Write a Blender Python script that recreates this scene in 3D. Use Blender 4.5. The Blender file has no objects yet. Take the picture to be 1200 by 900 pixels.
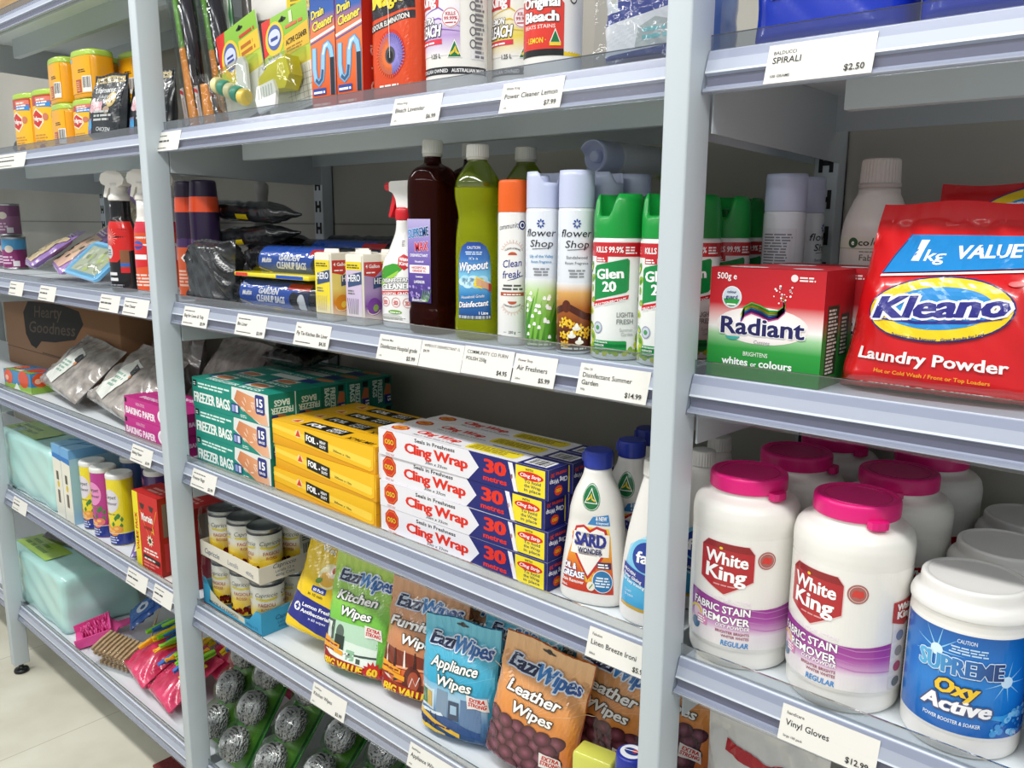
import bpy, bmesh, math, random
import numpy as np
from mathutils import Vector, Matrix
from mathutils.geometry import tessellate_polygon

# ------------------------------------------------------------------ camera, sky, light, exposure
SC = bpy.context.scene
COL = SC.collection
PI = math.pi
SC.view_settings.view_transform = 'Standard'
SC.view_settings.look = 'None'
SC.view_settings.gamma = 1.0
SC.view_settings.use_curve_mapping = False
SC.view_settings.exposure = -0.08

cam_data = bpy.data.cameras.new('camera')
cam = bpy.data.objects.new('camera', cam_data)
COL.objects.link(cam)
cam_data.sensor_fit = 'HORIZONTAL'
cam_data.sensor_width = 36.0
cam_data.lens = 968.356 / 1200 * 36
cam_data.clip_start = 0.02
CR, CU, CF = Vector((.7472, .6646, .0069)), Vector((-.1316, .1377, .9817)), Vector((-.6515, .7344, -.1904))
cam.matrix_world = Matrix(((CR[0], CU[0], -CF[0], 1.6804), (CR[1], CU[1], -CF[1], -.7749), (CR[2], CU[2], -CF[2], 1.4635), (0, 0, 0, 1)))
SC.camera = cam

world = bpy.data.worlds.new('shop_light')
SC.world = world
world.use_nodes = True
bgn = world.node_tree.nodes['Background']
bgn.inputs[0].default_value = (.93, .97, 1.0, 1)
bgn.inputs[1].default_value = .47

def area_lamp(loc, sx, sy, power, col=(1, .985, .96), rot=(0, 0, 0)):
    l = bpy.data.lights.new('ceiling_tube', 'AREA')
    l.shape = 'RECTANGLE'; l.size = sx; l.size_y = sy; l.energy = power; l.color = col
    o = bpy.data.objects.new('ceiling_tube', l)
    o.location = loc; o.rotation_euler = rot
    COL.objects.link(o)
    return o
for lx in (-1.9, -.35, 1.2, 2.75):
    area_lamp((lx, -1.0, 2.85), 1.2, .16, 26)
area_lamp((.2, -2.9, 2.85), 4.8, .16, 54)

# ------------------------------------------------------------------ materials
MATS = {}
def lin(h):
    h = h.lstrip('#')
    if len(h) == 3: h = ''.join(c * 2 for c in h)
    r = []
    for i in (0, 2, 4):
        c = int(h[i:i + 2], 16) / 255
        r.append(c / 12.92 if c <= .04045 else ((c + .055) / 1.055) ** 2.4)
    return (r[0], r[1], r[2], 1)
FIN = {'paper': dict(r=.45, s=.35), 'film': dict(r=.22, s=.5, coat=.35), 'plastic': dict(r=.32, s=.5), 'matte': dict(r=.7, s=.3),
       'metal': dict(r=.3, m=1.0), 'paint': dict(r=.4, s=.45)}
def new_mat(name):
    m = bpy.data.materials.new(name); m.use_nodes = True
    return m, m.node_tree, m.node_tree.nodes['Principled BSDF']
def setfin(b, fin):
    f = FIN[fin]
    b.inputs['Roughness'].default_value = f['r']
    b.inputs['Specular IOR Level'].default_value = f.get('s', .5)
    b.inputs['Metallic'].default_value = f.get('m', 0)
    if 'coat' in f:
        b.inputs['Coat Weight'].default_value = f['coat']; b.inputs['Coat Roughness'].default_value = .08
def C(h, fin='paper'):
    k = (h, fin)
    if k not in MATS:
        m, t, b = new_mat('%s_%s' % (fin, h.lstrip('#')))
        b.inputs['Base Color'].default_value = lin(h)
        setfin(b, fin)
        MATS[k] = m
    return MATS[k]
def GR(stops, axis='v', fin='paper'):
    """printed colour blend across one printed shape (UV of the shape)"""
    k = (tuple(stops), axis, fin)
    if k not in MATS:
        m, t, b = new_mat('print_blend')
        uv = t.nodes.new('ShaderNodeUVMap'); sp = t.nodes.new('ShaderNodeSeparateXYZ'); rp = t.nodes.new('ShaderNodeValToRGB')
        t.links.new(uv.outputs[0], sp.inputs[0])
        if axis == 'r':
            vm = t.nodes.new('ShaderNodeVectorMath'); vm.operation = 'DISTANCE'; vm.inputs[1].default_value = (.5, .5, 0)
            t.links.new(uv.outputs[0], vm.inputs[0])
            mu = t.nodes.new('ShaderNodeMath'); mu.operation = 'MULTIPLY'; mu.inputs[1].default_value = 2
            t.links.new(vm.outputs['Value'], mu.inputs[0]); t.links.new(mu.outputs[0], rp.inputs[0])
        else:
            t.links.new(sp.outputs[0 if axis == 'u' else 1], rp.inputs[0])
        e = rp.color_ramp.elements
        while len(e) < len(stops): e.new(.5)
        for i, (p, h) in enumerate(stops):
            e[i].position = p; e[i].color = lin(h)
        t.links.new(rp.outputs[0], b.inputs['Base Color'])
        setfin(b, fin)
        MATS[k] = m
    return MATS[k]
def NOISE(name, c1, c2, scale=20, fin='plastic', bump=0, detail=4, stretch=(1, 1, 1), lo=.35, hi=.65):
    k = (name,)
    if k not in MATS:
        m, t, b = new_mat(name)
        tc = t.nodes.new('ShaderNodeTexCoord'); mp = t.nodes.new('ShaderNodeMapping'); n = t.nodes.new('ShaderNodeTexNoise'); rp = t.nodes.new('ShaderNodeValToRGB')
        mp.inputs['Scale'].default_value = stretch
        t.links.new(tc.outputs['Object'], mp.inputs[0]); t.links.new(mp.outputs[0], n.inputs['Vector'])
        n.inputs['Scale'].default_value = scale; n.inputs['Detail'].default_value = detail
        rp.color_ramp.elements[0].position = lo; rp.color_ramp.elements[1].position = hi
        rp.color_ramp.elements[0].color = lin(c1); rp.color_ramp.elements[1].color = lin(c2)
        t.links.new(n.outputs[0], rp.inputs[0]); t.links.new(rp.outputs[0], b.inputs['Base Color'])
        setfin(b, fin)
        if bump:
            bp = t.nodes.new('ShaderNodeBump'); bp.inputs['Strength'].default_value = bump; bp.inputs['Distance'].default_value = .002
            t.links.new(n.outputs[0], bp.inputs['Height']); t.links.new(bp.outputs[0], b.inputs['Normal'])
        MATS[k] = m
    return MATS[k]
def CLEAR(name='clear_plastic', tint='#f4f8fa', gloss=.12, rough=.06, crinkle=0):
    """thin clear plastic sheet: lets light straight through, with a glossy skin"""
    k = (name,)
    if k not in MATS:
        m = bpy.data.materials.new(name); m.use_nodes = True; t = m.node_tree; t.nodes.clear()
        o = t.nodes.new('ShaderNodeOutputMaterial'); mx = t.nodes.new('ShaderNodeMixShader'); tr = t.nodes.new('ShaderNodeBsdfTransparent'); g = t.nodes.new('ShaderNodeBsdfGlossy')
        fr = t.nodes.new('ShaderNodeLayerWeight'); fr.inputs['Blend'].default_value = .35
        ma = t.nodes.new('ShaderNodeMath'); ma.operation = 'MULTIPLY_ADD'; ma.inputs[1].default_value = .35; ma.inputs[2].default_value = gloss
        t.links.new(fr.outputs['Fresnel'], ma.inputs[0]); t.links.new(ma.outputs[0], mx.inputs[0])
        tr.inputs[0].default_value = lin(tint); g.inputs['Roughness'].default_value = rough
        t.links.new(tr.outputs[0], mx.inputs[1]); t.links.new(g.outputs[0], mx.inputs[2]); t.links.new(mx.outputs[0], o.inputs[0])
        if crinkle:
            tc = t.nodes.new('ShaderNodeTexCoord'); n = t.nodes.new('ShaderNodeTexNoise'); n.inputs['Scale'].default_value = 28; n.inputs['Detail'].default_value = 3
            bp = t.nodes.new('ShaderNodeBump'); bp.inputs['Strength'].default_value = crinkle; bp.inputs['Distance'].default_value = .01
            t.links.new(tc.outputs['Object'], n.inputs['Vector']); t.links.new(n.outputs[0], bp.inputs['Height']); t.links.new(bp.outputs[0], g.inputs['Normal'])
        MATS[k] = m
    return MATS[k]
def LIQ(name, col, rough=.03, alpha=0.0):
    """coloured liquid in a clear bottle"""
    k = (name,)
    if k not in MATS:
        m, t, b = new_mat(name)
        b.inputs['Base Color'].default_value = lin(col); b.inputs['Roughness'].default_value = rough
        b.inputs['Transmission Weight'].default_value = 1 - alpha; b.inputs['IOR'].default_value = 1.2
        MATS[k] = m
    return MATS[k]

# ------------------------------------------------------------------ mesh builder
class MB:
    def __init__(self): self.v = []; self.f = []; self.m = []; self.s = []; self.uv = {}; self.mats = []
    def mi(self, mat):
        if mat not in self.mats: self.mats.append(mat)
        return self.mats.index(mat)
    def add(self, vs, fs, mat, smooth=False, xf=None, uvs=None):
        o = len(self.v); i = self.mi(mat)
        for p in vs:
            p = Vector(p)
            self.v.append(xf @ p if xf is not None else p)
        for n, f in enumerate(fs):
            if uvs is not None: self.uv[len(self.f)] = [uvs[j] for j in f]
            self.f.append([o + j for j in f]); self.m.append(i); self.s.append(smooth)
        return self
    def box(self, c, s, mat, bev=0, xf=None, seg=2):
        bm = bmesh.new()
        bmesh.ops.create_cube(bm, size=1)
        for v in bm.verts: v.co = Vector((c[0] + v.co.x * s[0], c[1] + v.co.y * s[1], c[2] + v.co.z * s[2]))
        if bev: bmesh.ops.bevel(bm, geom=bm.edges[:], offset=bev, segments=seg, affect='EDGES', profile=.5)
        return self.bm(bm, mat, bool(bev), xf)
    def bm(self, bm, mat, smooth=False, xf=None):
        bm.verts.index_update()
        self.add([v.co.copy() for v in bm.verts], [[v.index for v in f.verts] for f in bm.faces], mat, smooth, xf)
        bm.free(); return self
    def lathe(self, prof, mat, n=40, sec=None, xf=None, close=True, smooth=True):
        vs, fs = [], []
        for r, z in prof:
            for k in range(n):
                a = 2 * PI * k / n; q = sec(a, z) if sec else (1, 1)
                vs.append((math.sin(a) * r * q[0], -math.cos(a) * r * q[1], z))
        for j in range(len(prof) - 1):
            for k in range(n):
                a, b = j * n + k, j * n + (k + 1) % n
                fs.append([a, b, b + n, a + n])
        if close:
            fs.append(list(range(n))[::-1]); t = (len(prof) - 1) * n; fs.append(list(range(t, t + n)))
        return self.add(vs, fs, mat, smooth, xf)
    def tube(self, pts, r, mat, n=10, xf=None, caps=True):
        pts = [Vector(p) for p in pts]; rr = r if isinstance(r, (list, tuple)) else [r] * len(pts)
        vs, fs = [], []; up = None
        for i, p in enumerate(pts):
            d = (pts[min(i + 1, len(pts) - 1)] - pts[max(i - 1, 0)]).normalized()
            if up is None: up = Vector((0, 0, 1)) if abs(d.z) < .9 else Vector((1, 0, 0))
            s = d.cross(up).normalized(); up = s.cross(d).normalized()
            for k in range(n):
                a = 2 * PI * k / n; vs.append(p + (s * math.cos(a) + up * math.sin(a)) * rr[i])
        for i in range(len(pts) - 1):
            for k in range(n):
                a, b = i * n + k, i * n + (k + 1) % n; fs.append([a, b, b + n, a + n])
        if caps:
            fs.append(list(range(n))[::-1]); t = (len(pts) - 1) * n; fs.append(list(range(t, t + n)))
        return self.add(vs, fs, mat, True, xf)
    def prism(self, outline, a, b, mat, axis='x', xf=None, smooth=False):
        """outline of 2D points swept from a to b along an axis (x: outline is (y,z); y: (x,z); z: (x,y))"""
        f = {'x': lambda p, t: (t, p[0], p[1]), 'y': lambda p, t: (p[0], t, p[1]), 'z': lambda p, t: (p[0], p[1], t)}[axis]
        n = len(outline); vs = [f(p, a) for p in outline] + [f(p, b) for p in outline]
        fs = [[i, (i + 1) % n, n + (i + 1) % n, n + i] for i in range(n)] + [list(range(n))[::-1], list(range(n, 2 * n))]
        return self.add(vs, fs, mat, smooth, xf)
    def grid(self, fn, nu, nv, mat, smooth=True, xf=None, wrap=False):
        vs = [fn(i / nu, j / nv) for j in range(nv + 1) for i in range(nu + 1)]
        fs = [[j * (nu + 1) + i, j * (nu + 1) + i + 1, (j + 1) * (nu + 1) + i + 1, (j + 1) * (nu + 1) + i] for j in range(nv) for i in range(nu)]
        return self.add(vs, fs, mat, smooth, xf)
    def art(self, art, mp, su=None, sv=None, xf=None):
        for vs, fs, mat, lay in art.items:
            bm = bmesh.new()
            bvs = [bm.verts.new((p[0], p[1], 0)) for p in vs]
            for f in fs:
                try: bm.faces.new([bvs[i] for i in f])
                except ValueError: pass
            us = [p[0] for p in vs]; vv = [p[1] for p in vs]
            u0, u1, v0, v1 = min(us), max(us), min(vv), max(vv)
            for st, lo, hi, ax in ((su, u0, u1, 0), (sv, v0, v1, 1)):
                if st:
                    k = math.ceil(lo / st + 1e-6)
                    while k * st < hi - 1e-6:
                        no = (1, 0, 0) if ax == 0 else (0, 1, 0)
                        co = (k * st, 0, 0) if ax == 0 else (0, k * st, 0)
                        bmesh.ops.bisect_plane(bm, geom=bm.verts[:] + bm.edges[:] + bm.faces[:], plane_co=co, plane_no=no, dist=1e-7)
                        k += 1
            bm.verts.index_update()
            du, dv = max(u1 - u0, 1e-9), max(v1 - v0, 1e-9)
            uvs = [((v.co.x - u0) / du, (v.co.y - v0) / dv) for v in bm.verts]
            self.add([mp(v.co.x, v.co.y, .00022 * (lay + 1)) for v in bm.verts], [[v.index for v in f.verts] for f in bm.faces], mat, False, xf, uvs)
            bm.free()
        return self
    def mesh(self, name):
        me = bpy.data.meshes.new(name)
        me.from_pydata([tuple(v) for v in self.v], [], self.f)
        for m in self.mats: me.materials.append(m)
        me.polygons.foreach_set('material_index', self.m); me.polygons.foreach_set('use_smooth', self.s)
        if self.uv:
            l = me.uv_layers.new(name='UVMap')
            for fi, uvs in self.uv.items():
                p = me.polygons[fi]
                for k, li in enumerate(p.loop_indices): l.data[li].uv = uvs[k]
        me.update()
        return me
    def build(self, name, parent=None):
        o = bpy.data.objects.new(name, self.mesh(name)); COL.objects.link(o)
        if parent is not None: o.parent = parent
        return o

# ------------------------------------------------------------------ lettering
TXT = {}
FCU = bpy.data.curves.new('letters', 'FONT')
FOB = bpy.data.objects.new('letters', FCU); COL.objects.link(FOB)
FCU.resolution_u = 2; FCU.fill_mode = 'FRONT'
def glyphs(s, off, sh, sp):
    k = (s, off, sh, sp)
    if k not in TXT:
        FCU.body = s; FCU.offset = off; FCU.shear = sh; FCU.space_character = sp; FCU.size = 1
        dg = bpy.context.evaluated_depsgraph_get(); dg.update()
        me = bpy.data.meshes.new_from_object(FOB.evaluated_get(dg))
        TXT[k] = ([(v.co.x, v.co.y) for v in me.vertices], [list(p.vertices) for p in me.polygons])
        bpy.data.meshes.remove(me)
    return TXT[k]

class Art:
    def __init__(self, fin='paper'): self.items = []; self.fin = fin; self.l = 0
    def mat(self, c): return C(c, self.fin) if isinstance(c, str) else c
    def lay(self, l):
        if l is None: self.l += 1; return self.l - 1
        self.l = max(self.l, l + 1); return l
    def poly(self, pts, c, l=None):
        tri = tessellate_polygon([[Vector((p[0], p[1], 0)) for p in pts]])
        fs = []
        for t in tri:
            a, b, d = (pts[i] for i in t)
            cr = (b[0] - a[0]) * (d[1] - a[1]) - (b[1] - a[1]) * (d[0] - a[0])
            fs.append(list(t) if cr > 0 else list(t)[::-1])
        self.items.append((list(pts), fs, self.mat(c), self.lay(l))); return self
    def rect(self, x0, y0, x1, y1, c, l=None, r=0):
        if r:
            p = []
            for cx, cy, a0 in ((x1 - r, y0 + r, -90), (x1 - r, y1 - r, 0), (x0 + r, y1 - r, 90), (x0 + r, y0 + r, 180)):
                for k in range(5): a = math.radians(a0 + k * 22.5); p.append((cx + r * math.cos(a), cy + r * math.sin(a)))
        else: p = [(x0, y0), (x1, y0), (x1, y1), (x0, y1)]
        self.items.append((p, [list(range(len(p)))], self.mat(c), self.lay(l))); return self
    def ell(self, cx, cy, rx, ry, c, l=None, rot=0, n=24, a0=0, a1=360):
        p = []; full = a1 - a0 >= 360; cs, sn = math.cos(math.radians(rot)), math.sin(math.radians(rot))
        for k in range(n if full else n + 1):
            a = math.radians(a0 + (a1 - a0) * k / n); x, y = rx * math.cos(a), ry * math.sin(a)
            p.append((cx + x * cs - y * sn, cy + x * sn + y * cs))
        self.items.append((p, [list(range(len(p)))], self.mat(c), self.lay(l))); return self
    def ring(self, cx, cy, rx, ry, w, c, l=None, n=28, a0=0, a1=360):
        p = []; m = n + 1
        for k in range(m):
            a = math.radians(a0 + (a1 - a0) * k / n); p += [((rx - w) * math.cos(a) + cx, (ry - w) * math.sin(a) + cy), (rx * math.cos(a) + cx, ry * math.sin(a) + cy)]
        self.items.append((p, [[2 * k, 2 * k + 1, 2 * k + 3, 2 * k + 2] for k in range(n)], self.mat(c), self.lay(l))); return self
    def line(self, pts, w, c, l=None):
        vs, fs = [], []
        for i, p in enumerate(pts):
            a, b = pts[max(i - 1, 0)], pts[min(i + 1, len(pts) - 1)]
            dx, dy = b[0] - a[0], b[1] - a[1]; q = math.hypot(dx, dy) or 1; ww = w[i] if isinstance(w, (list, tuple)) else w
            nx, ny = -dy / q * ww / 2, dx / q * ww / 2
            vs += [(p[0] - nx, p[1] - ny), (p[0] + nx, p[1] + ny)]
        for i in range(len(pts) - 1): fs.append([2 * i, 2 * i + 2, 2 * i + 3, 2 * i + 1])
        self.items.append((vs, fs, self.mat(c), self.lay(l))); return self
    def text(self, s, x, y, h, c, w=None, al='c', b=.02, sh=0, sp=1, rot=0, l=None, out=None, ow=.05, flip=1, arc=0, wmax=None):
        """one line of lettering: cap height h, baseline y, optional exact width w, bold b, slant sh, outline colour"""
        g0 = min(b, .018); ex = max(0, b - g0)
        gv, gf = glyphs(s, g0, sh, sp)
        if not gv: return self
        fill = [(0, 0)] if ex < .004 else [(-ex, 0), (0, 0), (ex, 0)]
        vs = [(p[0] + dx, p[1]) for p in gv for dx in (-ex, ex)]
        x0, x1 = min(p[0] for p in vs), max(p[0] for p in vs)
        sy = h / .73; sx = w / (x1 - x0) if w else sy
        if wmax and (x1 - x0) * sx > wmax: sx = wmax / (x1 - x0)
        W = (x1 - x0) * sx; ox = {'c': -W / 2, 'l': 0, 'r': -W}[al]; cs, sn = math.cos(math.radians(rot)), math.sin(math.radians(rot))
        def tr(p):
            px, py = (p[0] - x0) * sx + ox, p[1] * sy * flip
            if arc: py += arc * (1 - (2 * px / W) ** 2)
            return (x + px * cs - py * sn, y + px * sn + py * cs)
        def put(offs, c_, l_, st):
            m_ = self.mat(c_); l_ = self.lay(l_)
            for k, (dx, dy) in enumerate(offs): self.items.append(([tr((p[0] + dx, p[1] + dy)) for p in gv], gf, m_, l_ + st * k))
        if out:
            put([((ow + ex) * math.cos(k * PI / 4), ow * math.sin(k * PI / 4)) for k in range(8)], out, l, .11)
            if l is not None: l += 1
        put(fill, c, l, .2)
        return self
    def bars(self, x0, y0, x1, y1, c, n=12, seed=1, l=None):
        rnd = random.Random(seed); l = self.lay(l); t = x0; st = (x1 - x0) / n
        vs, fs = [], []
        for k in range(n):
            w = st * rnd.choice((.25, .4, .7)); o = len(vs)
            vs += [(x0 + k * st, y0), (x0 + k * st + w, y0), (x0 + k * st + w, y1), (x0 + k * st, y1)]; fs.append([o, o + 1, o + 2, o + 3])
        self.items.append((vs, fs, self.mat(c), l)); return self
    def small(self, x0, y0, x1, y1, c, rows=4, seed=1, al='l', l=None, fill=.55):
        """lines of print too small to read in the photograph"""
        rnd = random.Random(seed); vs, fs = [], []; st = (y1 - y0) / rows
        for r in range(rows):
            y = y1 - (r + 1) * st; W = (x1 - x0) * rnd.uniform(.7, 1); t = {'l': x0, 'r': x1 - W, 'c': (x0 + x1 - W) / 2}[al]; e = t + W
            while t < e:
                q = min(rnd.uniform(1.2, 4) * st, e - t); o = len(vs)
                vs += [(t, y), (t + q, y), (t + q, y + st * fill), (t, y + st * fill)]; fs.append([o, o + 1, o + 2, o + 3]); t += q + st * .4
        self.items.append((vs, fs, self.mat(c), self.lay(l))); return self
    def burst(self, cx, cy, r0, r1, n, c, w=.0006, a0=0, a1=360, l=None):
        vs, fs = [], []
        for k in range(n):
            a = math.radians(a0 + (a1 - a0) * (k + .5) / n); ca, sa = math.cos(a), math.sin(a); o = len(vs)
            rr = r1 * (1 if k % 2 else .85)
            vs += [(cx + r0 * ca + w * sa / 2, cy + r0 * sa - w * ca / 2), (cx + rr * ca + w * sa / 2, cy + rr * sa - w * ca / 2), (cx + rr * ca - w * sa / 2, cy + rr * sa + w * ca / 2), (cx + r0 * ca - w * sa / 2, cy + r0 * sa + w * ca / 2)]
            fs.append([o, o + 1, o + 2, o + 3])
        self.items.append((vs, fs, self.mat(c), self.lay(l))); return self
    def star(self, cx, cy, r0, r1, n, c, l=None, rot=0):
        p = []
        for k in range(2 * n):
            a = math.radians(rot) + PI * k / n; r = r1 if k % 2 == 0 else r0; p.append((cx + r * math.cos(a), cy + r * math.sin(a)))
        return self.poly(p, c, l)

# ------------------------------------------------------------------ things
def xf(loc=(0, 0, 0), rx=0, ry=0, rz=0, s=1):
    return Matrix.Translation(loc) @ Matrix.Rotation(math.radians(rz), 4, 'Z') @ Matrix.Rotation(math.radians(ry), 4, 'Y') @ Matrix.Rotation(math.radians(rx), 4, 'X') @ Matrix.Scale(s, 4)
def tag(o, label, cat, group=None, loc=None, rx=0, ry=0, rz=0):
    o['label'] = label; o['category'] = cat
    if group: o['group'] = group
    if loc is not None: o.location = loc
    o.rotation_euler = (math.radians(rx), math.radians(ry), math.radians(rz))
    return o
def thing(name, label, cat, loc=(0, 0, 0), rz=0, group=None, rx=0, ry=0):
    o = bpy.data.objects.new(name, None); o.empty_display_size = .02; COL.objects.link(o)
    return tag(o, label, cat, group, loc, rx, ry, rz)
def dup(root, label, loc, rz=0, group=None, rx=0, ry=0):
    r = root.copy(); COL.objects.link(r)
    for ch in list(root.children):
        c = ch.copy(); COL.objects.link(c); c.parent = r
        for g in list(ch.children):
            d = g.copy(); COL.objects.link(d); d.parent = c
    return tag(r, label, root['category'], group or root.get('group'), loc, rx, ry, rz)

# surface maps for printing: faces of a box with its base centre at the origin, and round bottles
def m_front(w, d): return lambda u, v, e: (-w / 2 + u, -d / 2 - e, v)
def m_right(w, d): return lambda u, v, e: (w / 2 + e, -d / 2 + u, v)
def m_left(w, d): return lambda u, v, e: (-w / 2 - e, d / 2 - u, v)
def m_top(w, d, h): return lambda u, v, e: (-w / 2 + u, -d / 2 + v, h + e)
def m_round(prof, th=0, sec=None):
    zs = [p[1] for p in prof]; rs = [p[0] for p in prof]; r0 = max(rs)
    def f(u, v, e):
        a = math.radians(th) + u / r0; r = float(np.interp(v, zs, rs)); q = sec(a, v) if sec else (1, 1)
        return (math.sin(a) * (r * q[0] + e), -math.cos(a) * (r * q[1] + e), v)
    return f
def squircle(n, wx=1, wy=1):
    def f(a, z):
        k = 1 / (abs(math.sin(a)) ** n + abs(math.cos(a)) ** n) ** (1 / n)
        return (k * wx, k * wy)
    return f
def fillet(pts, k=4, fr=.35):
    """soften the corners of a bottle profile"""
    out = [pts[0]]
    for i in range(1, len(pts) - 1):
        a, b, c = Vector(pts[i - 1]), Vector(pts[i]), Vector(pts[i + 1])
        p, q = b.lerp(a, fr), b.lerp(c, fr)
        for j in range(k + 1):
            t = j / k; out.append(tuple(p.lerp(b, t).lerp(b.lerp(q, t), t)))
    out.append(pts[-1]); return out
def cap_ribbed(mb, r, z0, h, mat, n=36, xf_=None, taper=.96):
    vs, fs = [], []; N = n * 2
    rows = [(r, z0, 1), (r * taper, z0 + h * .86, 1), (r * taper * .97, z0 + h * .95, .3), (r * taper * .88, z0 + h, 0)]
    for rr, z, amp in rows:
        for k in range(N):
            a = 2 * PI * k / N; q = rr * (1 - .035 * amp * (k % 2)); vs.append((math.sin(a) * q, -math.cos(a) * q, z))
    for j in range(len(rows) - 1):
        for k in range(N): fs.append([j * N + k, j * N + (k + 1) % N, (j + 1) * N + (k + 1) % N, (j + 1) * N + k])
    fs.append(list(range(N))[::-1]); t = (len(rows) - 1) * N; fs.append(list(range(t, t + N)))
    return mb.add(vs, fs, mat, False, xf_)
def carton(w, d, h, mat, bev=.0012, front=None, right=None, top=None, left=None):
    mb = MB().box((0, 0, h / 2), (w, d, h), mat, bev, seg=1)
    if front: mb.art(front, m_front(w, d))
    if right: mb.art(right, m_right(w, d))
    if left: mb.art(left, m_left(w, d))
    if top: mb.art(top, m_top(w, d, h))
    return mb

# shelf heights (floor = 0), shelf tops
RAIL = {0: 1.935, 1: 1.598, 2: 1.258, 3: .916, 4: .586, 5: .19}
SH = {k: v + .0396 for k, v in RAIL.items()}
# ------------------------------------------------------------------ the setting
def struct(mb, name):
    o = mb.build(name); o['kind'] = 'structure'; return o
def floor_mat():
    m, t, b = new_mat('vinyl_floor')
    tc = t.nodes.new('ShaderNodeTexCoord'); n = t.nodes.new('ShaderNodeTexNoise'); n.inputs['Scale'].default_value = 3.5; n.inputs['Detail'].default_value = 8
    rp = t.nodes.new('ShaderNodeValToRGB'); rp.color_ramp.elements[0].color = lin('#c9c5b2'); rp.color_ramp.elements[1].color = lin('#dcd9c8')
    rp.color_ramp.elements[0].position = .35; rp.color_ramp.elements[1].position = .6
    t.links.new(tc.outputs['Object'], n.inputs['Vector']); t.links.new(n.outputs[0], rp.inputs[0])
    br = t.nodes.new('ShaderNodeTexBrick'); br.offset = 0; br.inputs['Scale'].default_value = 1; br.inputs['Mortar Size'].default_value = .0012
    br.inputs['Brick Width'].default_value = .6; br.inputs['Row Height'].default_value = .6; br.inputs['Mortar Smooth'].default_value = .2
    mp = t.nodes.new('ShaderNodeMapping'); mp.inputs['Location'].default_value = (.12, .2, 0)
    t.links.new(tc.outputs['Object'], mp.inputs[0]); t.links.new(mp.outputs[0], br.inputs['Vector'])
    mx = t.nodes.new('ShaderNodeMixRGB'); mx.inputs[2].default_value = lin('#a5a08f')
    t.links.new(br.outputs['Fac'], mx.inputs[0]); t.links.new(rp.outputs[0], mx.inputs[1]); t.links.new(mx.outputs[0], b.inputs['Base Color'])
    b.inputs['Roughness'].default_value = .42
    return m
struct(MB().box((0, -1.2, -.05), (9, 7, .1), floor_mat()), 'floor')
struct(MB().box((0, .53, 1.5), (9, .06, 3.0), NOISE('wall_paint', '#b9b7ae', '#c4c2ba', 6, 'matte')), 'wall_back')

STEEL = C('#bfc9cf', 'paint'); STEEL_IN = C('#b3bbc0', 'paint'); SLOT = C('#1c1e20', 'matte')
PANEL = NOISE('back_panel_paint', '#aeaba1', '#b8b5ab', 3, 'matte'); RAILW = C('#d3dae3', 'plastic'); RAILG = C('#8f8f9c', 'plastic')
MATS[('railw',)] = RAILW
RISER = CLEAR('clear_riser', '#dfe4ea', .10, .08)
PW, PD, BAY = .0297, .047, 1.2

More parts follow.
